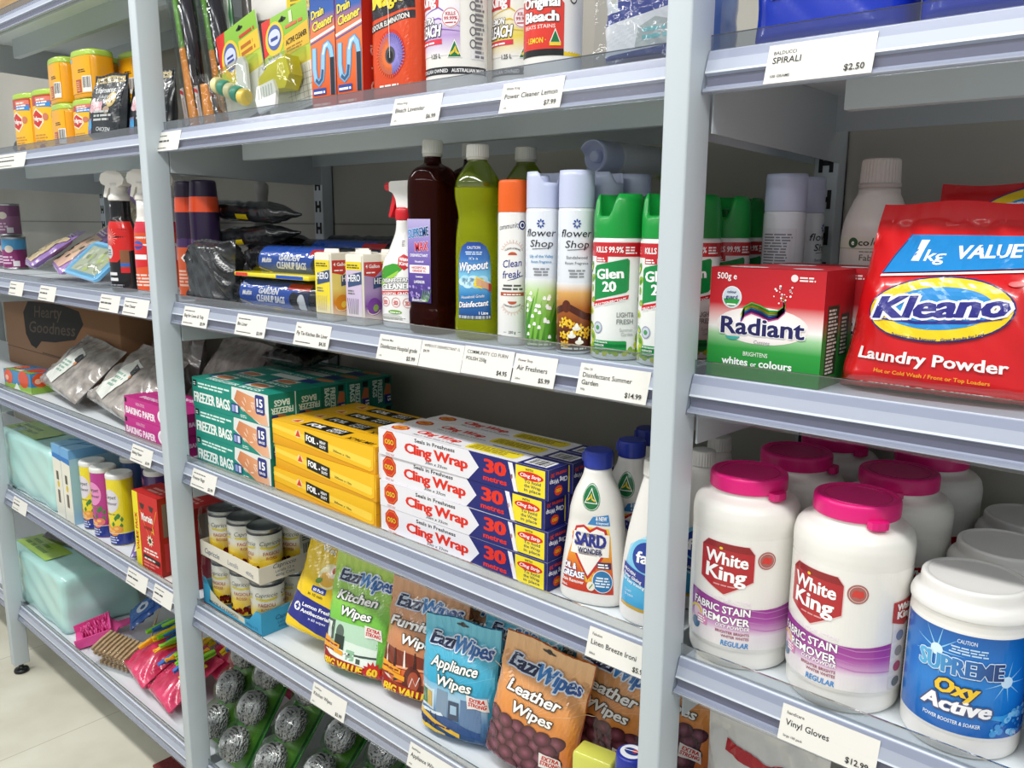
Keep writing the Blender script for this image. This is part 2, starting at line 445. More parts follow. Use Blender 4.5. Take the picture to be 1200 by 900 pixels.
def slots(mb, x, y, z0, z1, st=.05):
    z = z0
    while z < z1:
        for dx in (-.0075, .0075):
            mb.box((x + dx, y - .0003, z), (.0055, .0012, .026), SLOT)
        mb.box((x, y - .0003, z), (.012, .0012, .007), SLOT)
        z += st
def bay(k, label, post_right=False, tiers=(1, 2, 3, 4, 5), zmin=.03):
    x0 = k * BAY
    un = thing('shelving_unit', label, 'shelving', (x0 + BAY / 2, .24, 0))
    P = lambda mb, n, par=un: sub(mb, n, par)
    def sub(mb, n, par):
        o = mb.build(n); o.parent = par
        o.matrix_parent_inverse = Matrix.Translation((-un.location.x, -un.location.y, 0)) if par is un else Matrix.Identity(4)
        return o
    for xx in ([x0] + ([x0 + BAY] if post_right else [])):
        p = sub(MB().box((xx + PW / 2, PD / 2, 1.46), (PW, PD, 2.86), STEEL, .0025), 'post', un)
        f = MB().lathe(fillet([(.004, 0), (.021, 0), (.023, .004), (.021, .012), (.008, .016), (.007, .03), (.004, .03)], 3), C('#15181a', 'plastic'), 20, xf=xf((xx + PW / 2, PD / 2, 0)))
        sub(f, 'levelling_foot', p)
        ru = MB().box((xx + PW / 2, .425, 1.46), (.034, .03, 2.86), STEEL_IN, .002)
        slots(ru, xx + PW / 2, .41, .1, 2.4)
        sub(ru, 'rear_upright', un)
    pn = MB().box((x0 + PW / 2 + BAY / 2, .447, 1.46), (BAY - .036, .012, 2.86), PANEL)
    for zz in (.78, 1.46, 2.2): pn.box((x0 + PW / 2 + BAY / 2, .4405, zz), (BAY - .036, .001, .004), C('#8d8b84', 'matte'))
    sub(pn, 'back_panel', un)
    xa, xb = x0 + PW + .002, x0 + BAY - .002
    for t in tiers:
        z = RAIL[t]; s = z + .039; ys = .044
        sh = MB().box(((xa + xb) / 2, (ys + .405) / 2, s - .0008), (xb - xa, .405 - ys, .0016), C('#dfe6ea', 'paint'))
        sh.box(((xa + xb) / 2, ys + .0008, s - .019), (xb - xa, .0016, .038), STEEL)
        sh.box(((xa + xb) / 2 + .02, .15, s - .026), (xb - xa - .16, .0016, .05), STEEL)     # stiffening channel under the shelf
        sh.box(((xa + xb) / 2 + .02, .158, s - .051), (xb - xa - .16, .016, .0016), STEEL)
        sh.box(((xa + xb) / 2, .385, s - .025), (xb - xa, .0016, .048), STEEL)
        so = sub(sh, 'shelf', un)
        for xx in (xa + .0012, xb - .0012):
            br = MB().prism([(.046, s - .002), (.046, s - .078), (.40, s - .088), (.408, s - .088), (.408, s - .002)], xx - .001, xx + .001, STEEL_IN)
            sub(br, 'bracket', un)
        # price rail: sloping face, hollow below, rolled lip
        prof = [(.042, z + .042), (.0385, z + .0425), (.0365, z + .041), (.0285, z + .019), (.0335, z + .0165), (.0345, z + .009), (.0315, z + .005), (.0262, z + .004), (.0255, z + .001), (.027, z), (.033, z + .001), (.042, z + .006)]
        ra = MB().prism(prof, xa - .001, xb + .001, RAILW)
        ra.prism([(.0326, z + .0165), (.0340, z + .0165), (.0340, z + .006), (.0326, z + .006)], xa, xb, RAILG)
        r = sub(ra, 'price_rail', so)
        # clear ticket cover with a round tilted end
        cv = MB().prism([(.0355, z + .0425), (.0243, z + .004), (.0235, z - .001), (.0255, z - .0025), (.0265, z - .0015), (.0252, z + .004), (.0363, z + .0425)], xa - .0015, xb + .0015, CLEAR('ticket_cover', '#f2f3f8', .05, .1))
        sub(cv, 'ticket_cover', so)
        ri = MB().prism([(.0400, z + .040), (.0392, z + .0575), (.0405, z + .058), (.0415, z + .040)], xa - .001, xb + .001, RISER)
        ri.prism([(.0390, z + .0572), (.0388, z + .0582), (.0407, z + .0586), (.0409, z + .0574)], xa - .001, xb + .001, CLEAR('riser_edge', '#aab2ba', .2, .1))
        sub(ri, 'clear_riser', so)
    return un
bay(-2, 'pale grey steel shelf bay beyond the far left post, mostly hidden', tiers=(1, 2, 3, 4, 5))
bay(-1, 'pale grey steel shelf bay on the left holding pet food and mint packs', tiers=(0, 1, 2, 3, 4, 5))
bay(0, 'pale grey steel shelf bay in the middle between the two nearest posts')
bay(1, 'pale grey steel shelf bay on the right holding the pink lidded tubs', post_right=True)

# ------------------------------------------------------------------ price tickets in the rails
TK = {}
def ticket(t, x0, x1, lines, label, price=None, tilt=0, dz=0):
    w = x1 - x0; z = RAIL[t]; h = .0385
    a = Art(); a.rect(0, 0, w, h, '#e2e0d9')
    for (s, yy, hh, b) in lines:
        if s == '~': a.small(.006, yy, w * .6, yy + hh, '#555', 1, int(x0 * 999) % 97 + int(yy * 1e4))
        else: a.text(s, .006, yy, hh, '#222', al='l', b=b, wmax=w - .012)
    if price: a.text(price, w - .007, .0048, .0062, '#1c1c1c', al='r', b=.012)
    base = Vector((.0241, z + .001)); topv = Vector((.0352, z + .0405)); d = (topv - base).normalized(); n = Vector((-d.y, d.x))
    mb = MB()
    f = lambda u, v, e: (x0 + u, base.x + d.x * v + n.x * (e + .0004), base.y + d.y * v + n.y * (e + .0004) + dz)
    mb.add([f(0, 0, -.0003), f(w, 0, -.0003), f(w, h, -.0003), f(0, h, -.0003), f(0, 0, 0), f(w, 0, 0), f(w, h, 0), f(0, h, 0)], [[4, 5, 6, 7], [3, 2, 1, 0], [0, 1, 5, 4], [1, 2, 6, 5], [2, 3, 7, 6], [3, 0, 4, 7]], C('#e2e0d9'))
    mb.art(a, f)
    o = mb.build('price_ticket'); tag(o, label, 'price ticket', 'price tickets in the shelf rails')
B_, S_, D_ = (.027, .0042, .004), (.0155, .0072, .002), (.0045, .003, .002)
def L3(a, b, c): return [(a, .029, .0036, .004), (b, .0175, .0068, .004), (c, .005, .0026, .002)]
ticket(1, -.903, -.7, L3('~', '~', '~'), 'faded paper price strip under the yellow dog food pouches at far left')
ticket(1, .014, .112, L3('~', '~', '~'), 'small white ticket hanging beside the left post below the long brushes', tilt=0)
ticket(1, .737, .836, L3('White King', 'Bleach Lavender', '1.25L'), 'bleach ticket below the purple labelled bleach on the top middle rail', '$6.99')
ticket(1, .946, 1.044, L3('White King', 'Power Cleaner Lemon', '1.25L'), 'lemon cleaner ticket priced 7.99 on the top middle rail', '$7.99')
ticket(2, -.922, -.816, L3('~', '~', '~'), 'small ticket farthest left on the cat treat shelf rail')
ticket(2, -.698, -.589, L3('~', '~', '~'), 'second ticket from the left on the cat treat shelf rail')
ticket(2, -.321, -.217, L3('~', '~', '~'), 'ticket on the rail under the blue edged treat tray')
ticket(2, -.195, -.075, L3('~', 'Oven Cleaner', '~'), 'ticket on the rail right below the red and black spray bottle')
ticket(2, .078, .177, L3('~', 'Bag for Lawn & Tidy', '~'), 'ticket nearest the left post below the black bag bundle', '$5.99')
ticket(2, .28, .38, L3('~', 'Bin Liner', '~'), 'ticket below the blue bag rolls on the middle rail', '$3.99')
ticket(2, .47, .569, L3('Hero', 'Fly Tie Kitchen Bin Liner', '~'), 'bin liner ticket below the small yellow and lilac packets', '$4.35')
ticket(2, .692, .787, L3('Supreme Max', 'Disinfectant Hospital grade', '1.25L'), 'disinfectant ticket below the dark brown bottle', '$5.99')
ticket(2, .788, .875, [('WIPEOUT DISINFECTANT 1L', .0295, .0042, .003), ('$4.99', .0215, .0042, .003)], 'disinfectant ticket below the yellow green bottle')
ticket(2, .876, .968, [('COMMUNITY CO FURN', .0285, .0052, .003), ('POLISH 250g', .0195, .0052, .003)], 'furniture polish ticket below the orange capped can', '$4.95', dz=.001)
ticket(2, .97, 1.041, L3('Flower Shop', 'Air Freshners', '250ml'), 'ticket priced 5.99 below the two flower printed spray cans', '$5.99')
ticket(2, 1.077, 1.178, [('Glen 20', .0305, .003, .003), ('Disinfectant Summer', .0215, .0062, .003), ('Garden', .0125, .0062, .003), ('300g', .0055, .0026, .002)], 'ticket priced 14.99 beside the middle post below the green cans', '$14.99')
ticket(3, -.218, -.115, L3('~', 'Baking Paper', '~'), 'ticket on the rail below the pink baking paper boxes', '$3.99')
ticket(3, .067, .165, L3('~', 'Freezer Bags', '~'), 'ticket on the rail below the green freezer bag boxes', '$2.99')
ticket(3, 1.101, 1.1985, L3('Fabulon', 'Linen Breeze Ironi', '500ml'), 'ironing spray ticket below the white stain remover bottles', '$5.99')
ticket(3, 1.361, 1.463, L3('handicare', 'Vinyl Gloves', 'large 100 pack'), 'vinyl glove ticket below the pink lidded tubs', '$12.99')
ticket(4, -1.099, -.983, L3('~', '~', '~'), 'ticket farthest left on the rail below the mint tissue pack')
ticket(4, -.301, -.195, L3('~', '~', '~'), 'ticket on the lower left rail below the red insect spray box')
ticket(4, -.16, -.068, L3('~', '~', '~'), 'lower left rail ticket touching the left post')
ticket(4, .475, .576, L3('EaziWipes', 'Kitchen Wipes', '60pk'), 'wipes ticket on the rail below the brown and orange wipes pack', '$5.99')
ticket(4, .745, .863, L3('EaziWipes', 'Appliance Wipes', '60pk'), 'wipes ticket on the lowest visible rail, cut by the bottom edge of the photo', '$5.99')
ticket(1, 1.298, 1.401, [('BALDUCCI', .0285, .0035, .004), ('SPIRALI', .0195, .0066, .006), ('100 GRAMS', .0055, .003, .004)], 'cream pasta ticket priced 2.50 on the top right rail', '$2.50')
# ------------------------------------------------------------------ spray cans
def smooth01(t): t = max(0, min(1, t)); return t * t * (3 - 2 * t)
def scoop_cap(mb, r, z0, h, mat, th=0, depth=.4, half=38, taper=.9, n=48, nozzle=None, rim=.0016):
    """moulded cap with a finger scoop cut into one side"""
    def topz(a):
        d = abs((math.degrees(a) - th + 180) % 360 - 180)
        return z0 + h * (1 - depth * smooth01((half - d) / (half * .55)))
    rows = [(1.0, 0), (1.0, .5), (.5 + taper / 2 + .01, .85), (taper, 1)]
    vs, fs = [], []
    for q, t in rows:
        for k in range(n):
            a = 2 * PI * k / n; z = z0 + (topz(a) - z0) * t; f = 1 - (1 - q) * ((z - z0) / h)
            vs.append((math.sin(a) * r * f, -math.cos(a) * r * f, z))
    for t, q in ((1, taper - .06), (.0, taper - .1)):
        for k in range(n):
            a = 2 * PI * k / n; z = (topz(a) - .0004) if t else z0 + h * (.97 - depth)
            vs.append((math.sin(a) * r * q, -math.cos(a) * r * q, z))
    for j in range(len(rows) + 1):
        for k in range(n): fs.append([j * n + k, j * n + (k + 1) % n, (j + 1) * n + (k + 1) % n, (j + 1) * n + k])
    fs.append(list(range(5 * n, 6 * n)))
    mb.add(vs, fs, mat, True)
    zc = z0 + h * (.97 - depth)
    mb.lathe(fillet([(.008, zc), (.008, zc + h * .22), (.0, zc + h * .24)], 3), nozzle or mat, 16, close=False)
    return mb
def leafdots(a, x0, x1, y0, y1, n, seed, cols, r0=.002, r1=.005):
    rnd = random.Random(seed)
    for k in range(n):
        a.ell(rnd.uniform(x0, x1), rnd.uniform(y0, y1), rnd.uniform(r0, r1), rnd.uniform(r0, r1) * .8, rnd.choice(cols), rot=rnd.uniform(0, 180), n=12, l=2 + k % 3)
    a.l = max(a.l, 5)

def glen_can():
    r = .0325
    t = thing('disinfectant_spray', '', 'spray can', group='green capped disinfectant sprays')
    prof = [(.029, 0), (.0318, .0015), (.0325, .005), (.0325, .146), (.0312, .1505)]
    MB().lathe(prof, C('#e8ece9', 'film'), 48).build('can', t)
    cm = MB(); scoop_cap(cm, .0318, .150, .0525, C('#12953b', 'plastic'), th=-12, depth=.5, half=42, taper=.82, nozzle=C('#0d7a30', 'plastic')); cm.build('cap', t)
    a = Art('film'); W = 2 * PI * r
    a.rect(-W / 2, .006, W / 2, .1455, '#eef1ee', 0)
    lg = ['#9dbb2e', '#5c9a2c', '#c7cf3a', '#7fae2f']
    for sx in (-1, 1):
        for k, (yy, rr) in enumerate(((.03, .0085), (.042, .0065), (.06, .008), (.074, .006), (.1, .0075), (.114, .0085), (.018, .009), (.088, .005))):
            x = sx * (.034 + .004 * ((k * 7) % 3)) + .002
            a.ell(x, yy, rr, rr * .62, lg[k % 4], 1, rot=50 * sx + 20 * k, n=14); a.ell(x + .001, yy - .001, rr * .5, rr * .3, lg[(k + 1) % 4], 2, rot=50 * sx + 20 * k, n=10)
    for k in range(16): a.ell(-.048 + k * .0064, .0095 + .003 * (k % 2), .005, .0035, lg[k % 4], 1, rot=40 * k, n=12)
    a.rect(-W / 2, .1275, W / 2, .1445, '#c8232c', 1)
    a.text('KILLS 99.9%', -.027, .1325, .0072, '#fff', al='l', b=.03, w=.037, l=2)
    a.small(.0125, .131, .028, .141, '#fff', 3, 4, l=2)
    a.rect(-.0265, .1205, -.009, .1285, '#c8232c', 2); a.small(-.025, .1215, -.0105, .1272, '#fff', 2, 3, l=3)
    a.poly([(-.029, .0735), (.015, .0845), (.018, .0875), (.018, .123), (.0155, .1255), (-.026, .1165), (-.029, .113)], '#0f8c45', 2)
    a.text('Glen', -.0065, .101, .0125, '#fff', w=.036, b=.045, rot=4, l=3); a.text('20', -.006, .0855, .0125, '#fff', w=.018, b=.045, rot=3, l=3)
    a.poly([(-.03, .0655), (.0175, .0765), (.0185, .0815), (-.0295, .0715)], '#d21f2b', 3)
    a.text('SPRAY DISINFECTANT', -.006, .0695, .0042, '#fff', w=.044, b=.03, rot=13, l=4)
    a.text('LIGHT&', .004, .054, .0062, '#8a8f8c', w=.022, l=3, al='l'); a.text('FRESH', .004, .0455, .0062, '#8a8f8c', w=.021, l=3, al='l')
    a.text('Summer', .008, .036, .0048, '#aab0ac', w=.017, l=3, al='l', b=0); a.text('Garden', .010, .0305, .0048, '#aab0ac', w=.015, l=3, al='l', b=0)
    a.ring(-.021, .04, .0068, .0075, .001, '#8d99b5', 3); a.ell(-.021, .04, .0055, .006, '#cfd6e4', 3); a.ell(-.021, .04, .003, .003, '#4f9a5a', 4, n=10)
    a.rect(-.0275, .0115, .017, .0245, '#1f9b49', 3, r=.002); a.rect(-.0275, .0165, .017, .0205, '#0d7a38', 4)
    for k, s in enumerate(('99.9% bacteria', 'SURFACES', 'ODOURS')):
        a.text(s, -.0258, .0214 - .0042 * k, .0024, '#fff', al='l', b=.03, l=5)
    MB().art(a, m_round(prof, 26), su=.003).build('label', t)
    return t
GL = glen_can()
tag(GL, 'green capped disinfectant can second from the middle post, fully in view', 'spray can', 'green capped disinfectant sprays', (1.0865, .0945, SH[2]))
dup(GL, 'green capped can touching the middle post on the left, half hidden', (1.157, .0935, SH[2]))
for i, (x, y, lab) in enumerate(((1.1494, .17, 'green capped disinfectant can nearest the middle post behind the red and green box'), (1.1558, .238, 'green capped disinfectant can in the middle of the three behind the red and green box'), (1.144, .305, 'green capped disinfectant can rearmost of the three, beside the white spray can'))):
    dup(GL, lab, (x, y, SH[2]), rz=12 + 8 * i)
dup(GL, 'green capped disinfectant can behind the foremost fully visible one', (1.0835, .163, SH[2]), rz=-8)

def flower_can(kind):
    r = .0232
    t = thing('air_freshener_can', '', 'spray can')
    prof = [(.0205, 0), (.0226, .0012), (r, .004), (r, .182), (.0222, .187)]
    MB().lathe(prof, C('#dfe4ec', 'film'), 40).build('can', t)
    cm = MB(); scoop_cap(cm, .0228, .1865, .0462, C('#c3cbe6', 'plastic'), th=35 if kind == 'lily' else 150, depth=.3, half=50, taper=.97); cm.build('cap', t)
    a = Art('film'); W = 2 * PI * r
    a.rect(-W / 2, .004, W / 2, .1855, '#e7eaef', 0)
    for k in range(8 if kind != 'back' else 0):
        an = k * PI / 4; a.ell(math.cos(an) * .0036, .1665 + math.sin(an) * .0042, .0019, .0011, '#2b4a9b', 2, rot=math.degrees(an), n=8)
    if kind != 'back': a.text('flower', .0, .150, .0100, '#1c1c22', w=.042, b=0, sh=.15, l=2); a.text('Shop', .001, .1365, .0095, '#1c1c22', w=.032, b=0, sh=.15, l=2)
    if kind != 'back': a.line([(-.012, .1335), (0, .1342), (.014, .1352)], .0007, '#1c1c22', 2)
    if kind == 'lily':
        a.text('Lily of the Valley', .001, .1225, .0038, '#5f9ac7', w=.033, l=2); a.text('Room Fragrance', .001, .1155, .0036, '#5f9ac7', w=.028, l=2)
        a.rect(-W / 2, .004, W / 2, .095, GR([(0, '#2f6b1f'), (.45, '#6fae35'), (.8, '#b9d98a'), (1, '#e7eaef')], 'v', 'film'), 1)
        rnd = random.Random(3)
        for k in range(9):
            x = -.03 + k * .0075; a.line([(x, .005), (x + .004, .035), (x + rnd.uniform(.008, .016), rnd.uniform(.06, .085))], [.002, .006, .0004], rnd.choice(['#3f8a26', '#57a12f', '#2f7420', '#7cba44']), 2)
        for k in range(26):
            x, y = rnd.uniform(-.02, .014), rnd.uniform(.012, .078); a.ell(x, y, .0022, .0026, '#f4f8ee', 3, n=8); a.ell(x, y - .0014, .0026, .0012, '#ffffff', 4, n=8)
    elif kind == 'sandal':
        a.text('Sandalwood', .001, .1225, .0040, '#4a4a50', w=.028, l=2, b=0); a.text('Room Fragrance', .001, .1155, .0036, '#4a4a50', w=.031, l=2, b=0)
        a.rect(-W / 2, .004, W / 2, .092, GR([(0, '#3b1405'), (.3, '#5a2008'), (.62, '#a85a17'), (.85, '#d8a65c'), (1, '#e7eaef')], 'v', 'film'), 1)
        a.line([(-.03, .055), (-.01, .062), (.012, .05), (.03, .046)], .009, '#4a1a08', 2); a.ell(-.012, .062, .006, .008, '#5a240c', 2)
        rnd = random.Random(8)
        for k in range(16):
            x, y = rnd.uniform(-.024, .02), rnd.uniform(.012, .045)
            for q in range(5): a.ell(x + .0034 * math.cos(q * 1.257), y + .003 * math.sin(q * 1.257), .0024, .0016, rnd.choice(['#f0c21e', '#e8a813', '#f6d84a']), 3, rot=q * 72, n=7)
            a.ell(x, y, .0013, .0013, '#7a3c08', 4, n=7)
        for x, y in ((-.004, .024), (.006, .016), (.002, .034)): a.ell(x, y, .0055, .003, '#f4efe2', 5, n=12); a.ell(x, y + .0035, .002, .0035, '#fffdf2', 6, n=10)
    else:
        a.rect(-.02, .02, .02, .165, '#d7dae2', 1); a.small(-.018, .022, .018, .16, '#7d818c', 38, 5, l=2, fill=.5)
    a.small(-.012, .099, .014, .1105, '#8a8c92', 3, 9, al='c', l=2)
    a.small(-.018, .0065, .016, .0105, '#e9efe0' if kind != 'back' else '#777', 1, 2, l=5)
    MB().art(a, m_round(prof, 0), su=.003).build('label', t)
    return t
FL, FS, FB = flower_can('lily'), flower_can('sandal'), flower_can('back')
tag(FL, 'lilac capped spray can with white lilies on green leaves', 'spray can', None, (.9675, .0895, SH[2]), rz=31)
tag(FS, 'lilac capped spray can with yellow flowers on brown, beside the green can', 'spray can', None, (1.0222, .0895, SH[2]), rz=40)
tag(FB, 'white spray can showing a grey text panel, behind the red and green box', 'spray can', None, (1.2275, .256, SH[2]), rz=10); FB.scale = (1.12, 1.12, .985)
q = dup(FS, 'white spray can with its script turned away, right behind the grey text one', (1.2265, .317, SH[2]), rz=95); q.scale = (1.12, 1.12, .98)
dup(FL, 'lilac capped can second row, behind the yellow flower can', (1.032, .150, SH[2]), rz=60)
dup(FS, 'lilac capped can third row, its scooped cap just showing', (1.0344, .202, SH[2]), rz=110)
dup(FL, 'lilac capped can deepest row beside the middle post, cap only visible', (1.085, .235, SH[2]), rz=0)
q = dup(FB, 'lilac capped can hidden behind the white lily can', (.974, .150, SH[2])); q.scale = (1, 1, 1)
# lying across the caps: opens to the left, its body runs back to the right
LY = dup(FL, 'lilac air freshener can lying on its side across the other caps', (1.158, .250, SH[2] + .258), rz=0)
def aim(o, base, tip, roll=0):
    d = (Vector(tip) - Vector(base)).normalized(); q = Vector((0, 0, 1)).rotation_difference(d)
    o.location = base; o.rotation_euler = (q @ Matrix.Rotation(math.radians(roll), 3, 'Z').to_quaternion()).to_euler()
aim(LY, (.992, .395, SH[2] + .2565), (.990, .160, SH[2] + .2565), 250)

# wood polish can with orange cap
t = thing('wood_polish_can', 'white wood polish can with a tall orange cap', 'spray can', (.9125, .0915, SH[2]), rz=36)
r = .0212
prof = [(.019, 0), (.0206, .0012), (r, .004), (r, .1795), (.0205, .1825)]
MB().lathe(prof, C('#e8e6e2', 'film'), 40).build('can', t)
MB().lathe(fillet([(.0213, .1815), (.0213, .205), (.0207, .2225), (.017, .2245), (0, .2245)], 3, .2), C('#e2601c', 'plastic'), 40, close=False).build('cap', t)
a = Art('film'); W = 2 * PI * r
a.rect(-W / 2, .004, W / 2, .179, '#ecebe8', 0)
a.text('community', -.004, .1595, .0075, '#222b52', w=.032, b=0, sh=.2, rot=8, l=1); a.ell(.0145, .164, .0055, .0062, '#1f3278', 1); a.ring(.0145, .164, .0036, .004, .0012, '#fff', 2)
a.burst(.001, .126, .0135, .0185, 20, '#c0714f', .0005, 15, 165, l=1); a.ell(.001, .124, .0062, .0042, '#c0573a', 1, a0=0, a1=180); a.text('CLEANS & SHINES', .001, .129, .0026, '#333', w=.022, arc=.003, l=1)
a.text('Clean', .001, .108, .0105, '#1d2f86', w=.027, b=.01, sh=.2, rot=6, l=1); a.text('freak.', .001, .0935, .0105, '#1d2f86', w=.028, b=.01, sh=.2, rot=6, l=1); a.line([(-.006, .0895), (.004, .092), (.017, .0965)], [.0003, .0014, .0006], '#1d2f86', 1)
a.small(-.016, .0765, .018, .086, '#555', 2, 3, al='c', l=1); a.rect(-.017, .0685, .018, .0735, '#b1583c', 1); a.small(-.015, .0697, .016, .0723, '#fff', 1, 4, al='c', l=2)
a.ell(.001, .061, .0062, .0042, '#c0573a', 1, a0=180, a1=360); a.text('FURNITURE & LEATHER', .001, .0555, .0025, '#333', w=.024, arc=-.003, l=1); a.burst(.001, .060, .0135, .0185, 20, '#c0714f', .0005, 195, 345, l=1)
a.text('250 g', .001, .0165, .0038, '#333', l=1, w=.01); a.line([(-.011, .0183), (-.007, .0183)], .0005, '#333', 1); a.line([(.009, .0183), (.013, .0183)], .0005, '#333', 1)
MB().art(a, m_round(prof, 0), su=.003).build('label', t)

# purple and orange oven cleaner cans beside the left post
t = thing('insect_spray_can', 'purple and orange can whole beside the left post', 'spray can', (.0262, .120, SH[2]), rz=20)
prof = [(.027, 0), (.0295, .002), (.0298, .006), (.0298, .137), (.0292, .1385)]
MB().lathe(prof, C('#3a1f55', 'film'), 40).build('can', t)
MB().lathe(fillet([(.0299, .1375), (.0299, .155), (.0299, .195), (.0292, .215), (.0262, .262), (.022, .265), (0, .265)], 3, .2), C('#2a1c3c', 'plastic'), 40, close=False).build('cap', t)
a = Art('film')
a.rect(-.0935, .196, .0935, .229, '#e2512a', 0)
pf2 = [(.0299, .135), (.0299, .195), (.0292, .215), (.0262, .262)]
MB().art(a, m_round(pf2), su=.004, sv=.01).build('orange_band', t)
a = Art('film'); a.rect(-.0935, .006, .0935, .1365, '#cf5a2e', 0); a.rect(-.0935, .118, .0935, .1365, '#432a5e', 1)
a.poly([(0, .085), (.009, .094), (0, .103), (-.009, .094)], '#f4f0ea', 1); a.star(0, .094, .0015, .0045, 5, '#222', 2, 90); a.small(-.02, .03, .02, .07, '#e8b8a0', 5, 3, l=1)
MB().art(a, m_round(prof), su=.004).build('label', t)
t.scale = (1, 1, .945)
dup(t, 'purple and orange can half hidden behind the left post', (-.042, .140, SH[2]), rz=30)
SPC = t
t = thing('white_nozzle_bottle', 'pale capped bottle standing just behind the purple and orange can', 'bottle', (.030, .218, SH[2])); t.scale = (.7, .7, 1)
MB().lathe(fillet([(.03, 0), (.033, .004), (.033, .15), (.026, .18), (.016, .20)], 4), C('#9a9a96', 'plastic'), 28).build('body', t)
MB().lathe(fillet([(.0165, .199), (.0175, .22), (.021, .23), (.021, .246), (.012, .252)], 3), C('#a2a29e', 'plastic'), 28).build('cap', t)
# ------------------------------------------------------------------ bottles on the middle shelf
CLR = CLEAR('clear_bottle', '#e9eeea', .06, .03)
# dark brown disinfectant: rounded square bottle
def supreme():
    t = thing('disinfectant_bottle', '', 'bottle')
    n = 40
    def sec(a, z):
        k = 1 / (abs(math.sin(a)) ** 4 + abs(math.cos(a)) ** 4) ** .25
        w = 1 if z < .232 else max(0, 1 - (z - .232) / .03)
        return (1 + (k - 1) * w,) * 2
    prof = fillet([(.0265, 0), (.0315, .003), (.0325, .012), (.0325, .034), (.0305, .040), (.0312, .045), (.0312, .175), (.0325, .185), (.0325, .225), (.027, .246), (.0135, .253), (.0125, .256), (.0125, .268)], 3, .3)
    MB().lathe(prof, LIQ('brown_disinfectant', '#3a1009', .04, .4), n, sec).build('body', t)
    cp = MB(); cap_ribbed(cp, .0158, .268, .0195, C('#d9d9d3', 'plastic'), 30); cp.lathe([(.0148, .263), (.0152, .2675), (.0148, .268)], C('#c9c9c2', 'plastic'), 30); cp.build('cap', t)
    a = Art('film'); h0, h1 = .048, .172; w = .047
    a.rect(-w / 2, h0, w / 2, h1, GR([(0, '#3a2a6e'), (.35, '#5d48a0'), (.7, '#8d7bc4'), (1, '#b8aedb')], 'v', 'film'), 0)
    a.text('SUPREME', 0, .146, .0135, GR([(0, '#3a8fd0'), (1, '#16386e')], 'u', 'film'), w=.042, b=.05, rot=7, l=1, out='#f4f4f8', ow=.035)
    a.text('MAX', .006, .1255, .0135, '#d8283a', w=.027, b=.04, rot=4, l=1, out='#f4f4f8', ow=.03)
    a.text('DISINFECTANT', 0, .1165, .0042, '#fff', w=.036, l=1); a.text('Household', 0, .108, .003, '#fff', l=1)
    a.rect(-.02, .092, .021, .104, '#f3eef2', 1, r=.001); a.text('HOSPITAL', 0, .0985, .0036, '#c33', w=.03, l=2); a.text('GRADE 1L', 0, .0938, .0034, '#c33', w=.028, l=2)
    a.text('Lavender', 0, .0855, .003, '#fff', l=1); a.text('LAVENDER', 0, .077, .0042, '#fff', w=.022, l=1)
    rnd = random.Random(5)
    for k in range(34): a.ell(rnd.uniform(-.02, .02), rnd.uniform(.052, .074), .0019, .0026, rnd.choice(['#7d62b8', '#9b86d0', '#5b3f98', '#b7a6e0']), 1 + k % 2, rot=rnd.uniform(0, 90), n=8)
    for k in range(5): a.line([(.004 + k * .003, .05), (.008 + k * .004, .068)], [.002, .0004], '#6fae46', 3)
    a.text('DISINFECTANT', 0, .0495, .0034, '#fff', w=.03, l=4)
    MB().art(a, lambda u, v, e: (u, -.0318 - e, v)).build('label', t)
    return t
SU = supreme()
tag(SU, 'dark brown disinfectant bottle with a purple label and white cap', 'bottle', 'disinfectant bottles', (.7425, .100, SH[2]), rz=4)

